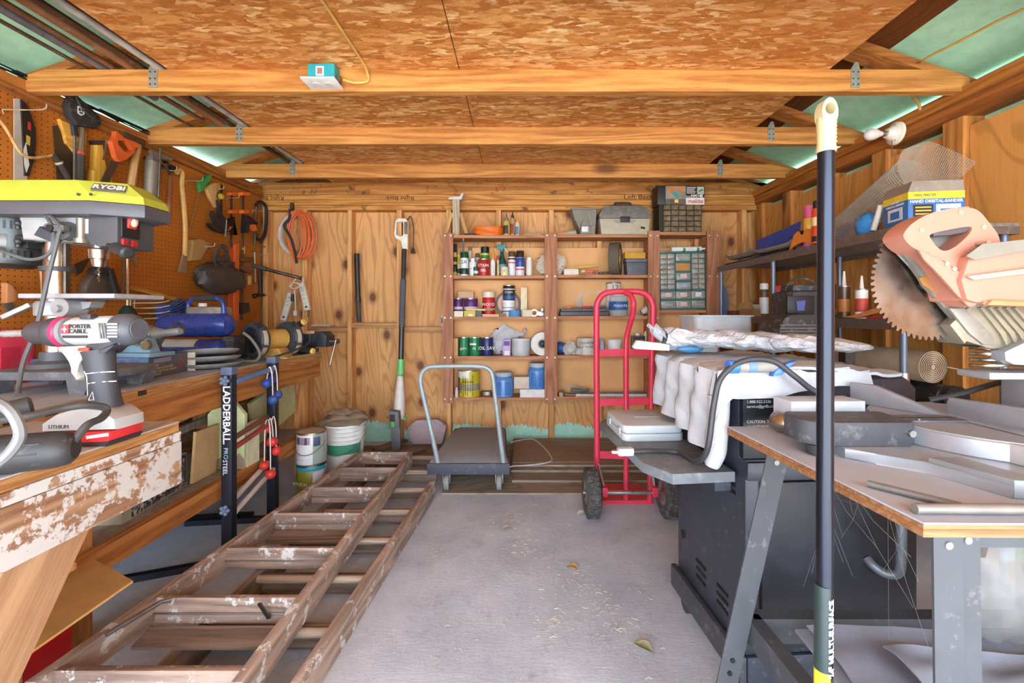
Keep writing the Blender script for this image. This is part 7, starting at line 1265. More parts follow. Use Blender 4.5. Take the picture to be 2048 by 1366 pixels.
# --- middle shelf
t = can('plastic_bottle', 'brown and white bottle with tall white cap on the middle steel shelf', 'bottle', 1520, 1536, 567, z2, P_((96, 66, 46)), 2.9, top=C(WHT), toph=.04, topr=.95, band=[(P_((214, 212, 206)), .1, .7)])
sprayer('clear amber spray bottle with red and white trigger head', shelfx(1556, 2.85), z2, .205, 2.85, C((176, 110, 60), .25), C((206, 62, 60), .4), 1.0, lab=C((66, 84, 150)))
can('plastic_tub', 'plain white tub behind the folded cardboard box', 'tub', 1492, 1519, 610, z2, P_((222, 220, 214)), 3.16, lid=C((230, 228, 224)))
t = thing('cardboard_box', 'small open-topped brown cardboard box on the middle steel shelf', 'box', (SX+.1, 2.96, z2), R(-80)); obj('carton', B().box((0, 0, .025), (.14, .1, .05)), C((150, 112, 70), .8), t); obj('flap', B().prism([(-.09, .05), (.09, .05), (.05, .095), (-.05, .095)], .004, at(0, -.05, 0, XZ)), C((176, 136, 88), .8), t)
t = thing('tile_box', 'low dark red box at the far end of the middle steel shelf', 'box', (SX+.10, 3.17, z2)); obj('carton', B().box((0, 0, .02), (.1, .1, .04), None, .002), C((130, 66, 62), .7, 0, .1), t)
def tube_(label, y, x, m, b1, hh=.19):
    t = thing('caulk_tube', label, 'tube', (x, y, z2)); obj('cartridge', B().cyl((0, 0, 0), (0, 0, hh*.68), .024, None, 18), m, t); obj('nozzle', B().cyl((0, 0, hh*.68), (0, 0, hh), .01, .004, 12), C((214, 206, 196), .5), t); obj('label_band', B().lathe([(.0244, .03), (.0248, .031), (.0248, .09), (.0244, .091)], seg=18), b1, t); obj('end_ring', B().lathe([(.0245, hh*.66), (.0252, hh*.67), (.0252, hh*.69), (.0245, hh*.695)], seg=18), metal(), t)
tube_('metal-coloured caulk tube with long pale nozzle on the middle shelf', 2.07, SX+.06, C((96, 80, 66), .35, .5), C((190, 120, 60)), .225); tube_('white adhesive tube with red-framed print and a red tip', 1.97, SX+.065, C((226, 224, 218), .4), C((190, 70, 60)), .195)
can('spray_can', 'dark can with orange base standing half behind the pole', 'can', 1657, 1671, 568, z2, P_((36, 34, 40)), 2.2, band=[(P_((190, 120, 60)), .1, .28)])
t = thing('garden_shears', 'orange-edged wooden shears lying on the middle steel shelf', 'shears', (SX+.07, 1.86, z2), R(-84)); obj('blade_body', B().prism([(-.2, .002), (-.12, .012), (.0, .055), (.06, .06), (.02, .03), (-.1, .002)], .03, at(0, .01, 0, XZ), .004), C((206, 140, 84), .6), t); obj('dark_handle', B().bar((-.06, -.005, .02), (.1, -.005, .075), .02, .02, bv=.004), C((60, 54, 52), .6, 0, .3), t); obj('dark_handle', B().bar((-.02, .03, .012), (.12, .03, .05), .02, .02, bv=.004), C((70, 62, 58), .6, 0, .3), t)
crumple('plastic_bag', 'crumpled clear bag with red print on the middle steel shelf', 'bag', (SX+.09, 1.74, z2), .06, .07, .04, C((176, 164, 156), .35, 0, 0, .35), 31, None, 18, 10, .3); wone('red_packet', 'flat red printed packet poking out under the clear bag', 'packet', B().box((SX+.02, 1.80, z2+.006), (.03, .13, .01), R(3)), C((170, 40, 46), .4, 0, 0, .3))
crumple('paper_packet', 'crumpled white printed packet behind the adhesive tube', 'packet', (SX+.14, 1.88, z2), .04, .05, .1, PP, 33, None, 16, 10, .25)
# --- bottom shelf
t = thing('paper_roll', 'thick roll of brown paper lying on the bottom steel shelf, end towards the room', 'paper roll', (1.71, 1.78, z3+.105)); t['category'] = 'paper'; rp = B(); KP = C((176, 154, 128), .85, 0, .1)
rp.lathe([(.066, 0), (.064, .55)], (0, 0, .066), (-.1, 1, 0), 34); obj('outer_sheet', rp, KP, t); sw_ = B()
for i in range(7): r_ = .012+.008*i; sw_.lathe([(r_, 0), (r_+.0022, 0), (r_+.0022, .003), (r_, .003), (r_, 0)], (.0, -.003, .066), (-.1, 1, 0), 30)
obj('spiral_edge', sw_, C((110, 88, 66), .9), t); obj('torn_flap', B().grid(lambda u, v: (.05+.1*u, .01+.3*v, .07-.02*u+.008*math.sin(v*9)), 8, 12, .003), KP, t)
t = thing('bench_motor', 'black electric motor under the brown paper roll', 'motor', (1.73, 1.82, z3)); KM = C((44, 46, 50), .4, .3, .15); obj('motor_body', B().cyl((0, -.09, .052), (0, .5, .052), .05, None, 26, .008), KM, t); obj('end_disc', B().lathe([(.052, 0), (.0525, .02)], (.0, -.12, .0525), (0, 1, 0), 30), C((30, 30, 34), .35, .3), t)
for a in range(4): obj('bolt', B().cyl((.034*math.cos(a*1.57+.8), -.122, .0525+.034*math.sin(a*1.57+.8)), (.034*math.cos(a*1.57+.8), -.128, .0525+.034*math.sin(a*1.57+.8)), .005), metal(), t)
# ================================================================ stand behind the grill with bin and black machine
t = thing('machine_stand', 'dark stand behind the towel-covered grill carrying the pale bin and black machine', 'stand', (1.1, 2.1, 0)); obj('top', B().bb(.83, 1.40, 1.76, 2.50, .95, .975, .003), C((70, 66, 64), .6, 0, .3), t, W=True)
for x in (.86, 1.36):
    for y in (1.79, 2.46): obj('leg', B().bb(x-.02, x+.02, y-.02, y+.02, 0, .949), C((50, 48, 48), .6), t, W=True)
t = thing('plastic_bin', 'open pale grey plastic bin behind the white bag', 'bin', (1.03, 2.28, .9755)); bn = B().prism(rr(.29, .24, .03), .1, None); obj('body', B().lathe([(.14, 0), (.155, .1)], seg=4) if False else bn, C((196, 202, 206), .5, 0, .1), t); obj('rim', B().prism(rr(.31, .26, .03), .008, at(0, 0, .1), .002), C((206, 212, 214), .5), t)
wone('grey_board', 'dark grey board slanting behind the white bag', 'board', B().box((.91, 1.93, .995), (.24, .10, .012), (0, R(8), R(-6))), C((112, 108, 106), .7, 0, .4))
t = thing('black_compressor', 'dusty black finned machine with a motor housing on the stand', 'machine', (1.22, 1.95, .9755)); BKD = C((50, 50, 52), .55, .1, .3)
obj('fin_housing', B().prism([(-.155, .0), (.02, .0), (.03, .04), (.03, .08), (.0, .115), (-.11, .115), (-.14, .095), (-.16, .05)], .16, at(0, -.03, 0, XZ), .008), BKD, t)
for i in range(4): obj('fin', B().bb(-.158, .028, -.1935, -.19, .03+.013*i, .034+.013*i), C((110, 110, 110), .5, .2), t)
obj('motor_housing', B().box((.07, .02, .12), (.2, .18, .2), None, .03), BKD, t); obj('vent_opening', B().box((.0, -.075, .155), (.12, .02, .08), None, .006), C((24, 24, 26)), t); obj('blue_label', B().prism([(.0, .13), (.03, .13), (.035, .175), (-.005, .17)], .004, at(-.02, -.086, 0, XZ)), C((70, 80, 150)), t); obj('top_hump', B().box((.07, .03, .225), (.13, .1, .05), None, .015), BKD, t); obj('carry_wire', B().tube(smooth([(.0, .03, .22), (.03, .03, .27), (.08, .03, .28), (.13, .03, .262), (.15, .03, .22)], 4), .005, 8), BKD, t)
# ================================================================ black cabinet grill with side shelf, towel and things on it
BG = C((58, 62, 72), .4, .2, .1); t = thing('grill_cabinet', 'black steel cabinet grill on casters with vented side panel and fold-out shelf', 'grill', (.87, 1.42, 0), R(4.2)); x0, x1, y0, y1 = -.262, .245, -.21, .215
obj('cabinet', B().bb(x0, x1, y0, y1, .13, .69, .006), BG, t); obj('base_rail', B().bb(x0-.022, x0-.001, y0-.01, y1+.015, .07, .15, .006), C((70, 72, 78), .5, .2, .2), t); obj('front_rail', B().bb(x0, x1, y0-.012, y0-.001, .07, .15, .004), BG, t)
obj('door', B().bb(x0+.04, x1-.01, y0-.014, y0-.0005, .17, .63, .004), C((36, 38, 44), .5, .1, .0, .2), t); obj('top_rail', B().bb(x0, x1, y0-.012, y0, .635, .685, .003), BG, t)
for c0, n_ in ((-.16, 3), (-.06, 3), (.06, 3)):
    for i in range(n_): obj('vent_slot', B().box((x0-.001, -.04+c0*1.1+.012, .255-.026*i), (.004, .06, .009)), C((10, 10, 12)), t)
for i in range(2): obj('vent_slot', B().box((x0-.001, -.14, .60-.022*i), (.004, .05, .009)), C((10, 10, 12)), t)
obj('vent_hole', B().cyl((x0+.002, .17, .29), (x0-.0015, .17, .29), .016), C((10, 10, 12)), t)
for x, y in ((x0+.02, y1-.04), (x0+.02, y0+.05), (x1-.03, y0+.05)): cst = obj('caster', B().cyl((x-.012, y, .033), (x+.012, y, .033), .032, None, 20), C((60, 62, 64), .5), t); obj('caster_bracket', B().bb(x-.016, x+.016, y-.02, y+.02, .06, .13), metal(), cst)
obj('hood', B().prism([(-.275, .69), (.26, .69), (.26, .88), (.23, .91), (-.245, .91), (-.275, .88)], y1-y0-.02, at(0, y1-.01, 0, XZ), .01), BG, t); obj('text_panel', B().bb(x0-.01, x0+.16, y0-.006, y0+.02, .695, .90, .002), C((30, 32, 36), .35), t)
obj('recess', B().bb(x0+.1, x0+.22, y0-.0075, y0-.006, .72, .90), C((14, 14, 16)), t); obj('drip_cup', B().prism([(-.05, 0), (.05, 0), (.053, .06), (-.053, .06)], .03, at(x0+.15, y0-.0075, .805, XZ), .003), C((44, 46, 50), .4), t); obj('cup_handle', B().tube(smooth([(x0+.17, y0-.036, .855), (x0+.17, y0-.06, .855), (x0+.17, y0-.063, .84), (x0+.17, y0-.061, .81)], 3), .008, 8), C((40, 42, 46), .4), t)
for i, (s_, z) in enumerate((('For more assistance', .865), ('1.888.922.2336', .852), ('service@grills.com', .839), ('CAUTION: The LP', .797), ('gas tank must be', .784))): text('lettering', s_, .0115, C((196, 198, 200)), t, (x0+.0, y0-.0068, z), FR, .0003, 'LEFT')
obj('door_handle', B().tube(smooth([(.128, y0-.014, .60), (.128, y0-.05, .59), (.128, y0-.07, .55), (.128, y0-.07, .43), (.124, y0-.062, .395), (.105, y0-.045, .388), (.088, y0-.03, .40), (.085, y0-.014, .41)], 5), .012, 12), C((112, 116, 122), .45, .4), t)
t2 = t
sh = [(.322, 1.735), (.362, 1.271), (.419, 1.181), (.60, 1.20), (.572, 1.73), (.36, 1.80)]
obj('side_shelf', B().prism([(x-.87, y-1.42) for x, y in sh], .03, Mx.Rotation(R(-4.2), 4, 'Z') @ at(0, 0, .625), .003), C((104, 110, 116), .6, 0, .3), t); obj('shelf_bracket', B().box((x0-.03, 0, .6), (.05, .3, .04)).box((x0-.06, 0, .615), (.1, .03, .02)), BG, t)
SHZ = .6555
t = thing('tool_case', 'flat light grey plastic tool case lying on the grill side shelf', 'case', (.455, 1.60, SHZ), R(3)); PG = C((184, 192, 196), .4, 0, .08, .05); obj('case_base', B().prism(rr(.215, .25, .025), .026, None, .004), PG, t); obj('case_lid', B().prism(rr(.212, .247, .025), .028, at(0, 0, .0265), .007), PG, t); obj('lid_panel', B().prism(rr(.10, .07, .01), .002, at(.02, .03, .0545)), C((170, 178, 182), .4), t)
for y in (-.07, .06): obj('latch', B().box((-.1085, y, .027), (.006, .03, .022), None, .002), C((160, 168, 172), .4), t)
obj('case_handle', B().tube(smooth([(.108, -.04, .02), (.122, -.035, .02), (.122, .035, .02), (.108, .04, .02)], 4), .006, 8), PG, t)
# towel
TW = cloth((186, 189, 194), (166, 169, 176), 320); t = thing('towel', 'thick white towel draped over the grill hood and hanging down its side', 'towel', (.85, 1.42, .925)); o0 = V(t.location)+V((0, 0, .03))
def tw(u, v):
    # u across: left hang -> top ; v from far to near
    y = 1.68-.50*v; hang = .185+.05*v if v < .75 else .2225+.12*(v-.75)
    s_ = u*(hang+.34)-hang
    if s_ < 0: x, z = .565-.014*(1+math.sin(v*26+.8))-.01*nz(v*2, s_*3)-.012*min(1, -s_*8), .962+s_
    else: x, z = .565+s_, .962+.004*nz(s_*4, v*3)+.008*min(1, s_*20)
    return (x-o0.x, y-o0.y, z-o0.z)
obj('side_drape', B().grid(tw, 40, 70, .008), TW, t)
def tf(u, v):
    x = .535+.42*u; drop = (.056+.016*math.sin(u*5+.6) if u > .05 else .09+1.2*(.05-u)) ; y = 1.165-.006*math.sin(u*22)-.016*v; return (x-o0.x-.02*v*(u < .05), y-o0.y+.02*u, .968-drop*v+.006*(1-v)*nz(u*3)-o0.z)
obj('front_drape', B().grid(tf, 44, 16, .008), TW, t)
obj('top_fold', B().grid(lambda u, v: (.66+.38*u-o0.x, 1.17+.49*v-o0.y, .964+.012*math.sin(u*3.14)*math.sin(v*3.14)+.006*nz(u*2, v*2)-o0.z), 22, 18, .008), TW, t)
tail = B().tube(smooth([(.548-o0.x, 1.185-o0.y, .90-o0.z), (.545-o0.x, 1.18-o0.y, .82-o0.z), (.538-o0.x, 1.18-o0.y, .75-o0.z), (.525-o0.x, 1.18-o0.y, .705-o0.z)], 5), .024, 12, rad=[.03, .029, .028, .028, .027, .026, .026, .026, .026, .027, .027, .026, .024, .022, .02, .016]); obj('hanging_corner', tail, TW, t)
# things on the towel
nt = NT('film'); cn = nt.coord((1, 3, 1)); f = nt.noise(cn, 9, 5, .65, 1.5); nt.bump(f, 1.0, .03); FILM = nt.out(nt.ramp(f, [(.3, rgb((186, 190, 198))), (.7, rgb((218, 220, 226)))]), .28)
t = thing('plastic_bag', 'long crinkled white plastic bag lying on top of the towel', 'bag', (.79, 1.46, .952))
def pb(u, v):
    a = 2*math.pi*v; k_ = math.sin(math.pi*min(1, .06+.94*u))**.35*(1-.25*u); r1, r2 = .10*k_*(1+.16*nz(u*2.2, math.cos(a), math.sin(a))), .034*k_*(1+.25*nz(u*2.9, math.sin(a)))+.012*math.exp(-((u-.06)*14)**2)
    return (-.265+.56*u, .12-.25*u+r1*math.cos(a), max(.0, .04+.018*(1-u)+r2*math.sin(a)*1.05))
obj('film', B().grid(pb, 60, 30), FILM, t); obj('flared_end', B().grid(lambda u, v: (-.27-.035*u, .12+.09*(v-.5)*(1+.5*u), .055+.03*u+.02*math.sin(v*9)), 8, 18, .003), FILM, t)
t = thing('bar_clamp', 'grey and white grip clamp with blue trigger poking out from the towel top', 'clamp', (.47, 1.50, .972), R(-4)); obj('grip', B().prism([(-.10, .02), (-.085, .045), (.0, .035), (.03, .03), (.03, .008), (-.09, .014)], .03, at(0, .015, 0, XZ), .005), C((214, 216, 216), .45), t); obj('arm', B().box((.07, 0, .018), (.12, .026, .02), (0, R(3), 0), .004), C((96, 102, 110), .5), t); obj('trigger', B().sph((.10, -.02, .004+.012), (.045, .014, .014), 14, 8), C((60, 120, 160), .4), t); obj('bar', B().box((.15, 0, .014), (.1, .008, .02)), metal((110, 110, 108), .4), t)
for c_ in t.children: pass
t.location = (.505, 1.55, .953)
t = thing('pole_end', 'grey tube with bright blue ends lying on the front edge of the towel', 'tube', (.60, 1.19, .943)); obj('tube_body', B().cyl((-.03, -.055, .012), (.075, -.05, .014), .0145, .016, 16), C((146, 140, 134), .6, 0, .3), t); obj('blue_end', B().lathe([(.010, 0), (.0175, 0), (.0175, .026), (.012, .026)], (-.052, -.055, .012), (1, 0, 0), 18), C((60, 116, 206), .4), t); obj('blue_lever', B().prism([(.06, -.012), (.085, -.008), (.125, .03), (.10, .022), (.07, .008)], .022, at(0, -.045, 0, XZ), .004), C((66, 116, 200), .4), t); obj('blue_collar', B().cyl((.0, -.054, .013), (.02, -.053, .013), .0165, None, 16), C((110, 140, 190), .5), t)
cpts = [V((.345, 1.33, SHZ+.012)), V((.40, 1.335, SHZ+.013)), V((.47, 1.345, SHZ+.0085)), V((.50, 1.32, SHZ+.0085)), V((.50, 1.22, SHZ+.02)), V((.49, 1.125, .74)), V((.505, 1.12, .86)), V((.525, 1.12, .93)), V((.585, 1.125, .972)), V((.66, 1.125, .972)), V((.71, 1.115, .935)), V((.755, 1.115, .90)), V((.785, 1.11, .887))]
t = thing('heavy_lead', 'thick black power cord with a clear plug lying over the towel and shelf', 'cord', (.5, 1.3, SHZ)); obj('cord', B().tube([p-V(t.location) for p in smooth(cpts, 7)], .0075, 10), C((56, 56, 58), .5), t); pg = obj('plug', B().box(V((.325, 1.328, SHZ+.014))-V(t.location), (.05, .026, .024), R(5), .006), C((176, 178, 178), .3), t)
for y in (-.006, .006): obj('prong', B().box(V((.293, 1.325+y, SHZ+.014))-V(t.location), (.02, .002, .007), R(5)), metal((206, 200, 180), .2), pg)
# ================================================================ plywood table with the mitre saw
TT = C((164, 170, 182), .85, 0, .35, .08, 9); PE2 = wood((112, 74, 46), (158, 116, 78), 0, sc=3, key='pe2')
STL = C((74, 77, 82), .6, .1, .1); t = thing('saw_table', 'dusty plywood topped table on bolted grey steel legs', 'table', (1.1, .88, 0)); po = [(.545, 1.128), (.575, .612), (1.75, .60), (1.75, 1.128)]
obj('top_surface', B().prism(po, .003, at(0, 0, .797)), TT, t, W=True); obj('top_edge', B().prism([(x-.001, y) for x, y in po], .0175, at(0, 0, .7792)), PE2, t, W=True); obj('ply_line', B().prism([(x-.0016, y-.0008) for x, y in po], .003, at(0, 0, .7875)), C((150, 92, 48), .8), t, W=True)
def leg(p, q, w_, nm='leg'):
    l_ = obj(nm, B().bar(p, q, .004, w_, (1, 0, 0)) if False else B().bar(p, q, w_, .004, (0, -1, 0)), STL, t, W=True); obj('leg_flange', B().bar(V(p)+V((w_/2, .02, 0)), V(q)+V((w_/2, .02, 0)), .004, .04, (0, -1, 0)), STL, t, W=True)
    d_ = V(q)-V(p)
    for f in (.045, .66, .70, .74): obj('bolt' if f < .6 else 'hole', B().cyl(V(p)+d_*f+V((0, -.002, 0)), V(p)+d_*f+V((0, -.0042, 0)), .006, None, 10), C((150, 150, 150), .4, .4) if f < .6 else C((20, 20, 20)), l_ if False else t, W=True)
leg((.615, 1.02, .778), (.455, 1.04, 0), .05); leg((.655, .66, .778), (.66, .655, 0), .045); leg((.70, .675, .778), (.705, .67, 0), .04, 'leg_side'); leg((1.62, .66, .778), (1.66, .65, 0), .05); leg((1.62, 1.05, .778), (1.66, 1.07, 0), .05)
obj('top_rail', B().bb(.73, 1.60, .69, .694, .722, .778), STL, t, W=True); obj('top_rail', B().bb(.64, .644, .72, 1.0, .755, .778), STL, t, W=True)
for p, q_ in (((.585, .66, .325), (.57, 1.06, .325)), ((.585, .66, .325), (1.62, .66, .325)), ((.57, 1.06, .325), (1.62, 1.06, .325))): obj('shelf_rail', B().bar(p, q_, .035, .06, (0, 0, 1)), STL, t, W=True)
SHC = C((144, 151, 166), .7, 0, .3, .06)
for i, (po, z, lb, a) in enumerate((([(.64, 1.0), (.63, .80), (.75, .70), (1.55, .70), (1.55, 1.0)], .3565, 'large beige-edged grey sheet lying on the lower shelf of the saw table', .0), ([(.66, .99), (.65, .75), (1.4, .72), (1.45, .97)], .366, 'middle grey sheet on the lower shelf of the saw table', .008), ([(.76, .9), (.755, .71), (1.5, .71), (1.48, .86)], .384, 'uppermost creased grey sheet on the lower shelf of the saw table', .014))):
    b = B().grid(lambda u, v: tuple(V(po[0]).lerp(V(po[-1]), u).lerp(V(po[1]).lerp(V(po[-2]), u), v).to_3d()+V((0, 0, z+a*(1+nz(u*.9+i, v*.7))))), 24, 12, .006 if i == 0 else .003); wone('grey_sheet', lb, 'sheet', b, SHC, 'sheets under the saw table')
ALU = C((172, 176, 182), .42, .6, .12, .06); ALD = C((150, 153, 160), .55, .2, .3)
t = thing('mitre_saw', 'salmon and bare metal mitre saw with raised round blade on the plywood table', 'saw', (1.02, .95, .80)); O = V(t.location)
obj('base', B().prism([(-.36, -.02), (-.355, -.07), (-.32, -.105), (-.263, -.15), (-.23, -.26), (.3, -.28), (.3, .17), (-.1, .17), (-.12, .05), (-.3, .04)], .022, at(0, 0, 0), .004), ALU, t); obj('foot_pad', B().prism([(-.262, -.152), (-.229, -.262), (-.18, -.27), (-.2, -.15)], .03, at(0, 0, .001), .003), C((140, 144, 148), .5, .2), t)
obj('turntable', B().cyl((0, 0, .0225), (0, 0, .058), .20, None, 60, .002), ALU, t); obj('turntable_top', B().cyl((0, 0, .0582), (0, 0, .0605), .197, None, 60), ALD, t); obj('side_block', B().prism([(-.12, -.16), (-.1, -.27), (.25, -.27), (.25, -.1), (.0, -.1)], .036, at(0, 0, .0225), .003), C((176, 176, 174), .5, .2, .2), t); obj('data_label', B().box((-.06, -.2712, .032), (.05, .002, .02)), C((206, 200, 186)), t)
arm = B().prism([(-.415, -.05), (-.40, -.065), (-.215, -.065), (-.195, -.05), (-.195, .04), (-.41, .04), (-.425, .02), (-.425, -.035)], .05, at(0, 0, .0225+.0), .005); arm.v = [(x, y, z-.012) if x < -.37 and False else (x, y, z) for x, y, z in arm.v]; obj('table_arm', arm, C((70, 72, 78), .5, 0, .2), t); obj('arm_plate', B().prism([(-.42, -.02), (.0, -.02), (.0, .035), (-.42, .035)], .004, at(0, 0, .061)), C((90, 92, 98), .5, 0, .3), t); obj('kerf_slot', B().bb(-.38, .0, .004, .009, .0651, .0656), C((24, 24, 26)), t); obj('arm_bolt', B().cyl((-.215, -.0655, .05), (-.215, -.07, .05), .007), metal((206, 206, 196), .3), t)
for x in (-.33, -.26, -.15): obj('plate_screw', B().cyl((x, -.012, .065), (x, -.012, .067), .004), metal(), t)
obj('lock_knob', B().cyl((-.395, -.045, -.0+.003), (-.395, -.045, .0225), .019, .022, 20), C((60, 62, 66), .5), t)
obj('knob_ring', B().lathe([(.012, 0), (.018, 0), (.018, .012), (.012, .012), (.012, 0)], (-.36, .02, .018), (.3, -1, 0), 18), C((176, 180, 182), .4), t)
# fences run from front to back
def fence(y0, y1, x0, x1, hs): 
    b = B(); u = V((x1-x0, y1-y0, 0)); L_ = u.length; rz = math.atan2(u.y, u.x); return b.prism([(L_*f, h) for f, h in hs]+[(L_, 0), (0, 0)], .014, Mx.Translation((x0, y0, .061)) @ Mx.Rotation(rz, 4, 'Z') @ XZ, .002)
FEN = C((158, 161, 167), .42, .55, .2, .1); obj('fence', fence(.20, .03, -.13, -.045, [(0, .052), (.3, .052), (.62, .03), (.9, .008), (1, .004)]), FEN, t); obj('fence', fence(.045, -.14, -.02, -.005, [(0, .03), (.02, .042), (1, .05)]), FEN, t); obj('fence_foot', B().bb(-.05, .05, -.15, .17, .0615, .066), ALD, t)
# blade
bc = P(1857, 563, .925)-O; rb_ = .127; bt = B(); nt_ = 60; pl = []
for i in range(nt_):
    a = 2*math.pi*i/nt_; d_ = 2*math.pi/nt_
    pl += [((rb_-.008)*math.cos(a), (rb_-.008)*math.sin(a)), (rb_*math.cos(a+d_*.3), rb_*math.sin(a+d_*.3)), ((rb_-.001)*math.cos(a+d_*.62), (rb_-.001)*math.sin(a+d_*.62)), ((rb_-.009)*math.cos(a+d_*.75), (rb_-.009)*math.sin(a+d_*.75))]
BLD = C((128, 116, 106), .3, 1.0, .0, .08)
obj('blade', B().prism(pl, .0024, XZ), BLD, t, bc); obj('arbor_washer', B().cyl(bc+V((0, -.003, 0)), bc+V((0, -.012, 0)), .022, None, 20), metal((120, 120, 120), .4), t)
def sp(pts, d): return [((px-CX)*d/F-O.x, H-(py-CY)*d/F-O.z) for px, py in pts]
def part(name, pts, d, th, m, bv=.004): return obj(name, B().prism(sp(pts, d), th, at(0, d+th-O.y, 0, XZ), bv), m, t)
GDM = C((132, 130, 122), .45, .4, .15)
part('blade_guard', [(1776, 488), (1784, 478), (1812, 462), (1845, 440), (1900, 440), (1985, 640), (1990, 700), (1958, 680), (1922, 655), (1890, 615), (1850, 570), (1828, 528), (1796, 494)], .905, .012, GDM); part('guard_back', [(1776, 488), (1812, 462), (1900, 440), (1985, 640), (1990, 700), (1922, 655), (1850, 570), (1796, 494)], .935, .03, GDM)
part('worn_patch', [(1838, 556), (1862, 550), (1880, 566), (1900, 590), (1880, 596), (1862, 580), (1846, 570)], .9035, .002, C((150, 104, 52), .7), 0); part('guard_link', [(1898, 616), (1930, 616), (1985, 668), (1992, 690), (1968, 690), (1940, 668)], .895, .01, GDM)
SAL = C((178, 118, 98), .6, 0, .0, .05)
sm2 = lambda p, c: [(v.x, v.y) for v in smooth([V((a, b_, 0)) for a, b_ in p], 4, c)]
oh = sp(sm2([(1812, 474), (1816, 460), (1832, 444), (1860, 428), (1895, 418), (1935, 414), (1960, 419), (1982, 442), (2006, 482), (1995, 550), (1965, 606), (1938, 612), (1916, 588), (1880, 524), (1830, 494)], True), .86); ih = sp(sm2([(1866, 468), (1900, 459), (1944, 452), (1948, 460), (1936, 475), (1915, 493), (1895, 501), (1881, 495), (1869, 480)], True), .86)
hd = obj('handle', ring(oh, ih, .05, -(.915-O.y)), SAL, t); part('trigger', [(1866, 463), (1945, 451), (1947, 462), (1900, 470), (1868, 473)], .87, .02, C((70, 66, 70), .5), .002); part('lower_shell', [(1838, 500), (1885, 520), (1940, 560), (1990, 530), (1975, 606), (1938, 613), (1915, 590), (1875, 545), (1850, 520)], .855, .006, SAL, .002)
obj('motor_body', B().prism(sp([(1928, 560), (1945, 512), (1990, 490), (2150, 470), (2150, 612), (1960, 606), (1940, 600)], .84), .13, at(0, .845+.13-O.y, 0, XZ), .008), SAL, t); part('motor_seam', [(1935, 552), (2150, 524), (2150, 536), (1950, 560)], .8365, .006, C((226, 156, 132), .4), .002)
part('top_plate', [(1932, 512), (1965, 488), (2060, 478), (2060, 500), (1950, 520)], .836, .002, C((118, 114, 102), .6), 0); part('orange_lip', [(1985, 600), (2150, 608), (2150, 616), (1975, 610)], .838, .02, C((206, 120, 76), .5), .002)
for px, py in ((1852, 458), (1931, 423), (1978, 452), (1893, 528), (1907, 538), (1957, 607), (1964, 487)): c_ = V(((px-CX)*.855/F-O.x, .856-O.y, H-(py-CY)*.855/F-O.z)); obj('screw', B().cyl(c_+V((0, .02, 0)), c_+V((0, {1852: .0075, 1931: .0075, 1978: .0075, 1893: -.003, 1907: -.004}.get(px, -.014), 0)), .0048, None, 12), metal((200, 196, 190), .3) if px in (1907, 1957, 1964) else C((206, 140, 120), .5), t)
obj('red_knob', B().cyl(V(((1944-CX)*.87/F-O.x, .89-O.y, H-(415-CY)*.87/F-O.z)), V(((1944-CX)*.87/F-O.x, .89-O.y, H-(411-CY)*.87/F-O.z)), .011), C((226, 110, 120)), t)
part('casting', [(1900, 650), (1940, 612), (1990, 604), (2150, 610), (2150, 690), (2020, 702), (1985, 692), (1930, 688)], .90, .06, C((130, 124, 108), .42, .4, .15), .006)
for i in range(5): part('rib', [(1958+17*i, 616), (1966+17*i, 614), (2012+18*i, 664), (2018+19*i, 690), (2010+19*i, 690), (2004+18*i, 668)], .895, .008, C((146, 140, 120), .4, .4), .002)
part('pivot_arm', [(2010, 704), (2060, 680), (2150, 700), (2150, 735), (2030, 730), (2012, 722)], .88, .03, ALU, .004)
sc_ = V(((1987-CX)*.92/F-O.x, .93-O.y, 0)); zs0, zs1 = H-(738-CY)*.92/F-O.z, H-(690-CY)*.92/F-O.z
obj('spring', B().tube([sc_+V((.027*math.cos(a), .027*math.sin(a), zs0+(zs1-zs0)*a/25.1)) for a in [25.1*i/100 for i in range(101)]], .0036, 8), metal((206, 200, 184), .3), t); obj('spring_seat', B().bb(sc_.x-.035, .26, sc_.y-.035, sc_.y+.035, zs0-.02, zs0-.004, .006), ALU, t); obj('pivot_post', B().bb(.13, .24, -.02+.0, .08, .0225, zs0-.018, .006), ALU, t); obj('pivot_block', B().bb(.11, .24, -.04, .06, zs0-.003, zs1+.05, .008), ALU, t)
obj('depth_knob', B().cyl(V((.075, -.12, .092)), V((.075, -.145, .092)), .02, None, 10), C((120, 122, 122), .5), t) if False else None
obj('saw_cord', B().tube(smooth([V((.24, .0, .17)), V((.2, .12, .13)), V((.12, .16, .09)), V((.06, .185, .068))], 6), .007, 8), C((60, 60, 62), .5), t)
t = thing('white_carton', 'plain white box standing behind the mitre saw arm', 'box', (.745, 1.075, .80), R(2)); obj('carton', B().box((0, 0, .042), (.185, .07, .084), None, .003), C((186, 190, 196), .6), t)
wone('steel_ring', 'shiny round steel end of a fitting beside the white box', 'ring', B().lathe([(.016, 0), (.024, 0), (.026, .03), (.02, .04), (.016, .03), (.016, 0)], (.645, 1.085, .8265), (.4, -1, 0), 20), metal((176, 172, 164), .25))
t = thing('tee_bar', 'rusty grey steel tee bar lying at the near edge of the saw table', 'bar', (.75, .65, .80)); obj('long_rod', B().cyl((-.165, -.012, .0085), (.4, -.02, .0085), .0075, None, 12), C((140, 134, 130), .5, .4, .2), t); obj('cross_rod', B().cyl((-.155, .085, .007), (-.085, -.002, .007), .006, None, 12), C((120, 116, 112), .5, .4, .2), t)
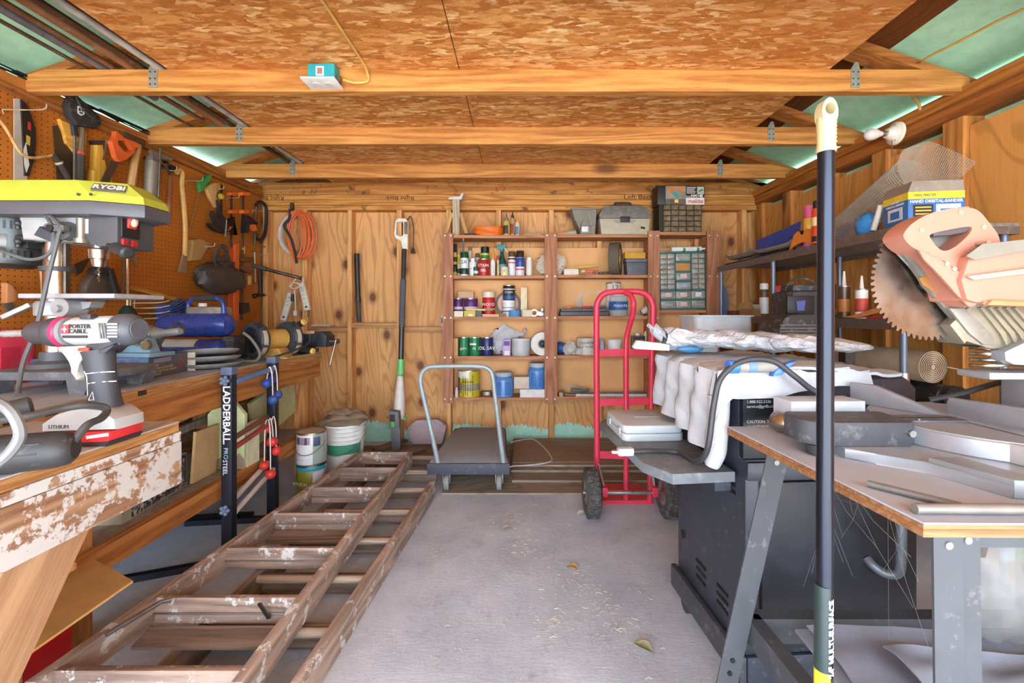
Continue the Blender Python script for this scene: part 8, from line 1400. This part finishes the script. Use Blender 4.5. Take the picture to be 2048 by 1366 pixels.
# painter's pole
t = thing('extension_pole', 'black metal pole with cream hang-hole handle standing upright in front of the saw table', 'pole', (.4745, .67, 0)); zt_ = P(0, 200, .67).z; zh = P(0, 300, .67).z; zl, zy = P(0, 1168, .67).z, P(0, 1336, .67).z
n = NT('pole_paint'); POL = n.out(rgb((46, 50, 60)), .22, .75); pt_ = V((.003, 0, 0))
obj('shaft', B().cyl((-.0025, 0, .0), (.0025, 0, zh+.01), .0118, None, 24), POL, t); obj('dark_sleeve', B().cyl((-.0025, 0, zy), (-.0018, 0, zl), .0122, None, 24), C((36, 52, 52), .35), t); obj('yellow_band', B().cyl((-.0026, 0, .15), (-.0025, 0, zy-.0005), .0122, None, 24), C((226, 212, 40), .4), t)
CRM = C((190, 178, 134), .45, 0, 0, .04); obj('grip', B().lathe([(.0135, zh-.004), (.0135, zh+.003), (.0125, zh+.006), (.0132, zt_-.04), (.0128, zt_-.028)], (.0026, 0, 0), (0, 0, 1), 22), CRM, t)
obj('hang_loop', ring([(.0155*math.cos(a)*.80+.0026, zt_-.022+.022*math.sin(a)) for a in [2*math.pi*i/24 for i in range(24)]], [(.0026+.0078*math.cos(a), zt_-.017+.009*math.sin(a)) for a in [2*math.pi*i/20 for i in range(20)]], .018, -.009), CRM, t)
for i in range(8): obj('grip_ridge', B().box((.0026+.0116, 0, zh+.012+.006*i), (.003, .012, .003), None, .001), CRM, t)
for wd, s_, zc_, m_ in (('24" MULTI-SURFACE', .0155, (zl+zy)/2-.012, C((226, 230, 230), .5)), ('BUILT IN', .006, zy-.018, C((70, 70, 20)))):
    o_ = text('lettering', wd, s_, m_, t, (0, 0, 0), (0, 0, 0), .0003, sx=.86, bold=.0005 if s_ > .01 else 0)
    bm = bmesh.new(); bm.from_mesh(o_.data); bmesh.ops.triangulate(bm, faces=bm.faces[:]); bmesh.ops.subdivide_edges(bm, edges=bm.edges[:], cuts=3); bm.to_mesh(o_.data); bm.free()
    for v in o_.data.vertices: a = R(27)-v.co.y/.0124; r_ = .0129+v.co.z; v.co = (-.002+r_*math.sin(a), -r_*math.cos(a), zc_+v.co.x)
obj('squeegee_head', B().box((.0, -.06, .012), (.05, .42, .024), None, .004), C(BLK), t)
# odds and ends under the saw table
t = thing('garden_tool', 'tool with green grip and brown handle standing under the saw table', 'tool', (1.175, 1.01, .3795)); obj('handle', B().cyl((0, 0, .16), (0, .0, .38), .014), wood((120, 70, 50), (160, 100, 76), 2, key='gth'), t); obj('grip', B().cyl((0, 0, .14), (0, 0, .22), .019, .021), C((70, 140, 50), .5), t); obj('shaft', B().cyl((0, 0, 0), (0, 0, .141), .008), C((40, 40, 42), .5), t)
crumple('plastic_film', 'crumpled dusty clear film bundle under the saw table', 'film', (1.06, .955, .3865), .10, .05, .26, glassy((150, 148, 146), .5), 41, None, 22, 14, .25)
random.seed(5); b = B()
for i in range(26):
    y = .70+.3*random.random(); x = .578-.06*(y-.66); p = V((x+.11, y, .774)); e_ = V((.66+.2*random.random(), min(1.02, y+.2*random.random()), .44+.28*random.random())); b.tube([p, p.lerp(e_, .5)+V((0, 0, -.02)), e_], .00028, 3)
tag(obj('cobweb', b, C((120, 120, 120), .8)), 'wispy cobweb strands hanging below the saw table edge', 'cobweb', None, 'stuff')
# ================================================================ last bits
t = thing('curved_panel', 'slate blue panel with rounded top standing at the end of the shelf unit', 'panel', (P(1443, 0, 3.52).x, 3.54, .0008)); obj('sheet', B().prism([(-.05, 0), (.06, 0), (.06, 1.23), (.045, 1.295), (.015, 1.325), (-.05, 1.33)], .03, at(0, .015, 0, XZ), .004), C((112, 128, 148), .5, 0, .1), t)
t = thing('metal_bin', 'dusty grey bin with odd tools on the lowest board of the narrow bay', 'bin', (P(1336, 0, 3.45).x, 3.46, S['e']+.0065)); obj('bin_body', B().lathe([(.048, 0), (.056, .18), (.058, .18), (.058, .172), (.046, .01)], seg=20), C((130, 132, 136), .5, .3, .2), t)
for x, a in ((-.02, 14), (.015, -10)): obj('tool_shaft', B().box((x, 0, .2), (.012, .012, .16), (0, R(a), 0), .003), C((90, 88, 86), .5, .3, .2), t)
su_ = [o for o in col.objects if o.name == 'wall_shelf'][0]
obj('shelf_board', B().bb(XU[2][1]-.02, XU[3][0]+.02, DF+.002, DB, ZS[4]-.018, ZS[4]+.006), SHW, su_, W=True)
random.seed(21); b = B()
for i in range(420):
    cl = ((-.42, 1.92), (.22, 1.75), (.30, 1.62), (-.05, 2.3), (.1, 1.5), (.02, 2.0), (.38, 1.45))[i % 7]; k_ = .05 if i % 3 else .28
    x, y = cl[0]+random.gauss(0, k_), cl[1]+random.gauss(0, k_)
    if not (-.4 < x < .5 and 1.25 < y < 2.5): continue
    a = random.random()*6.28; l_ = .006+.02*random.random(); b.tube([(x, y, .0012), (x+.5*l_*math.cos(a), y+.5*l_*math.sin(a), .003), (x+l_*math.cos(a+.4), y+l_*math.sin(a+.4), .0012)], .0007, 3)
tag(obj('straw_debris', b, C((206, 196, 168), .9, 0, 0, .3)), 'bits of dry straw and dust scattered over the bare concrete floor', 'debris', None, 'stuff')
for o in list(col.objects):
    if o.type == 'MESH' and o.name.startswith('cobweb'): o['category'] = 'cobweb'
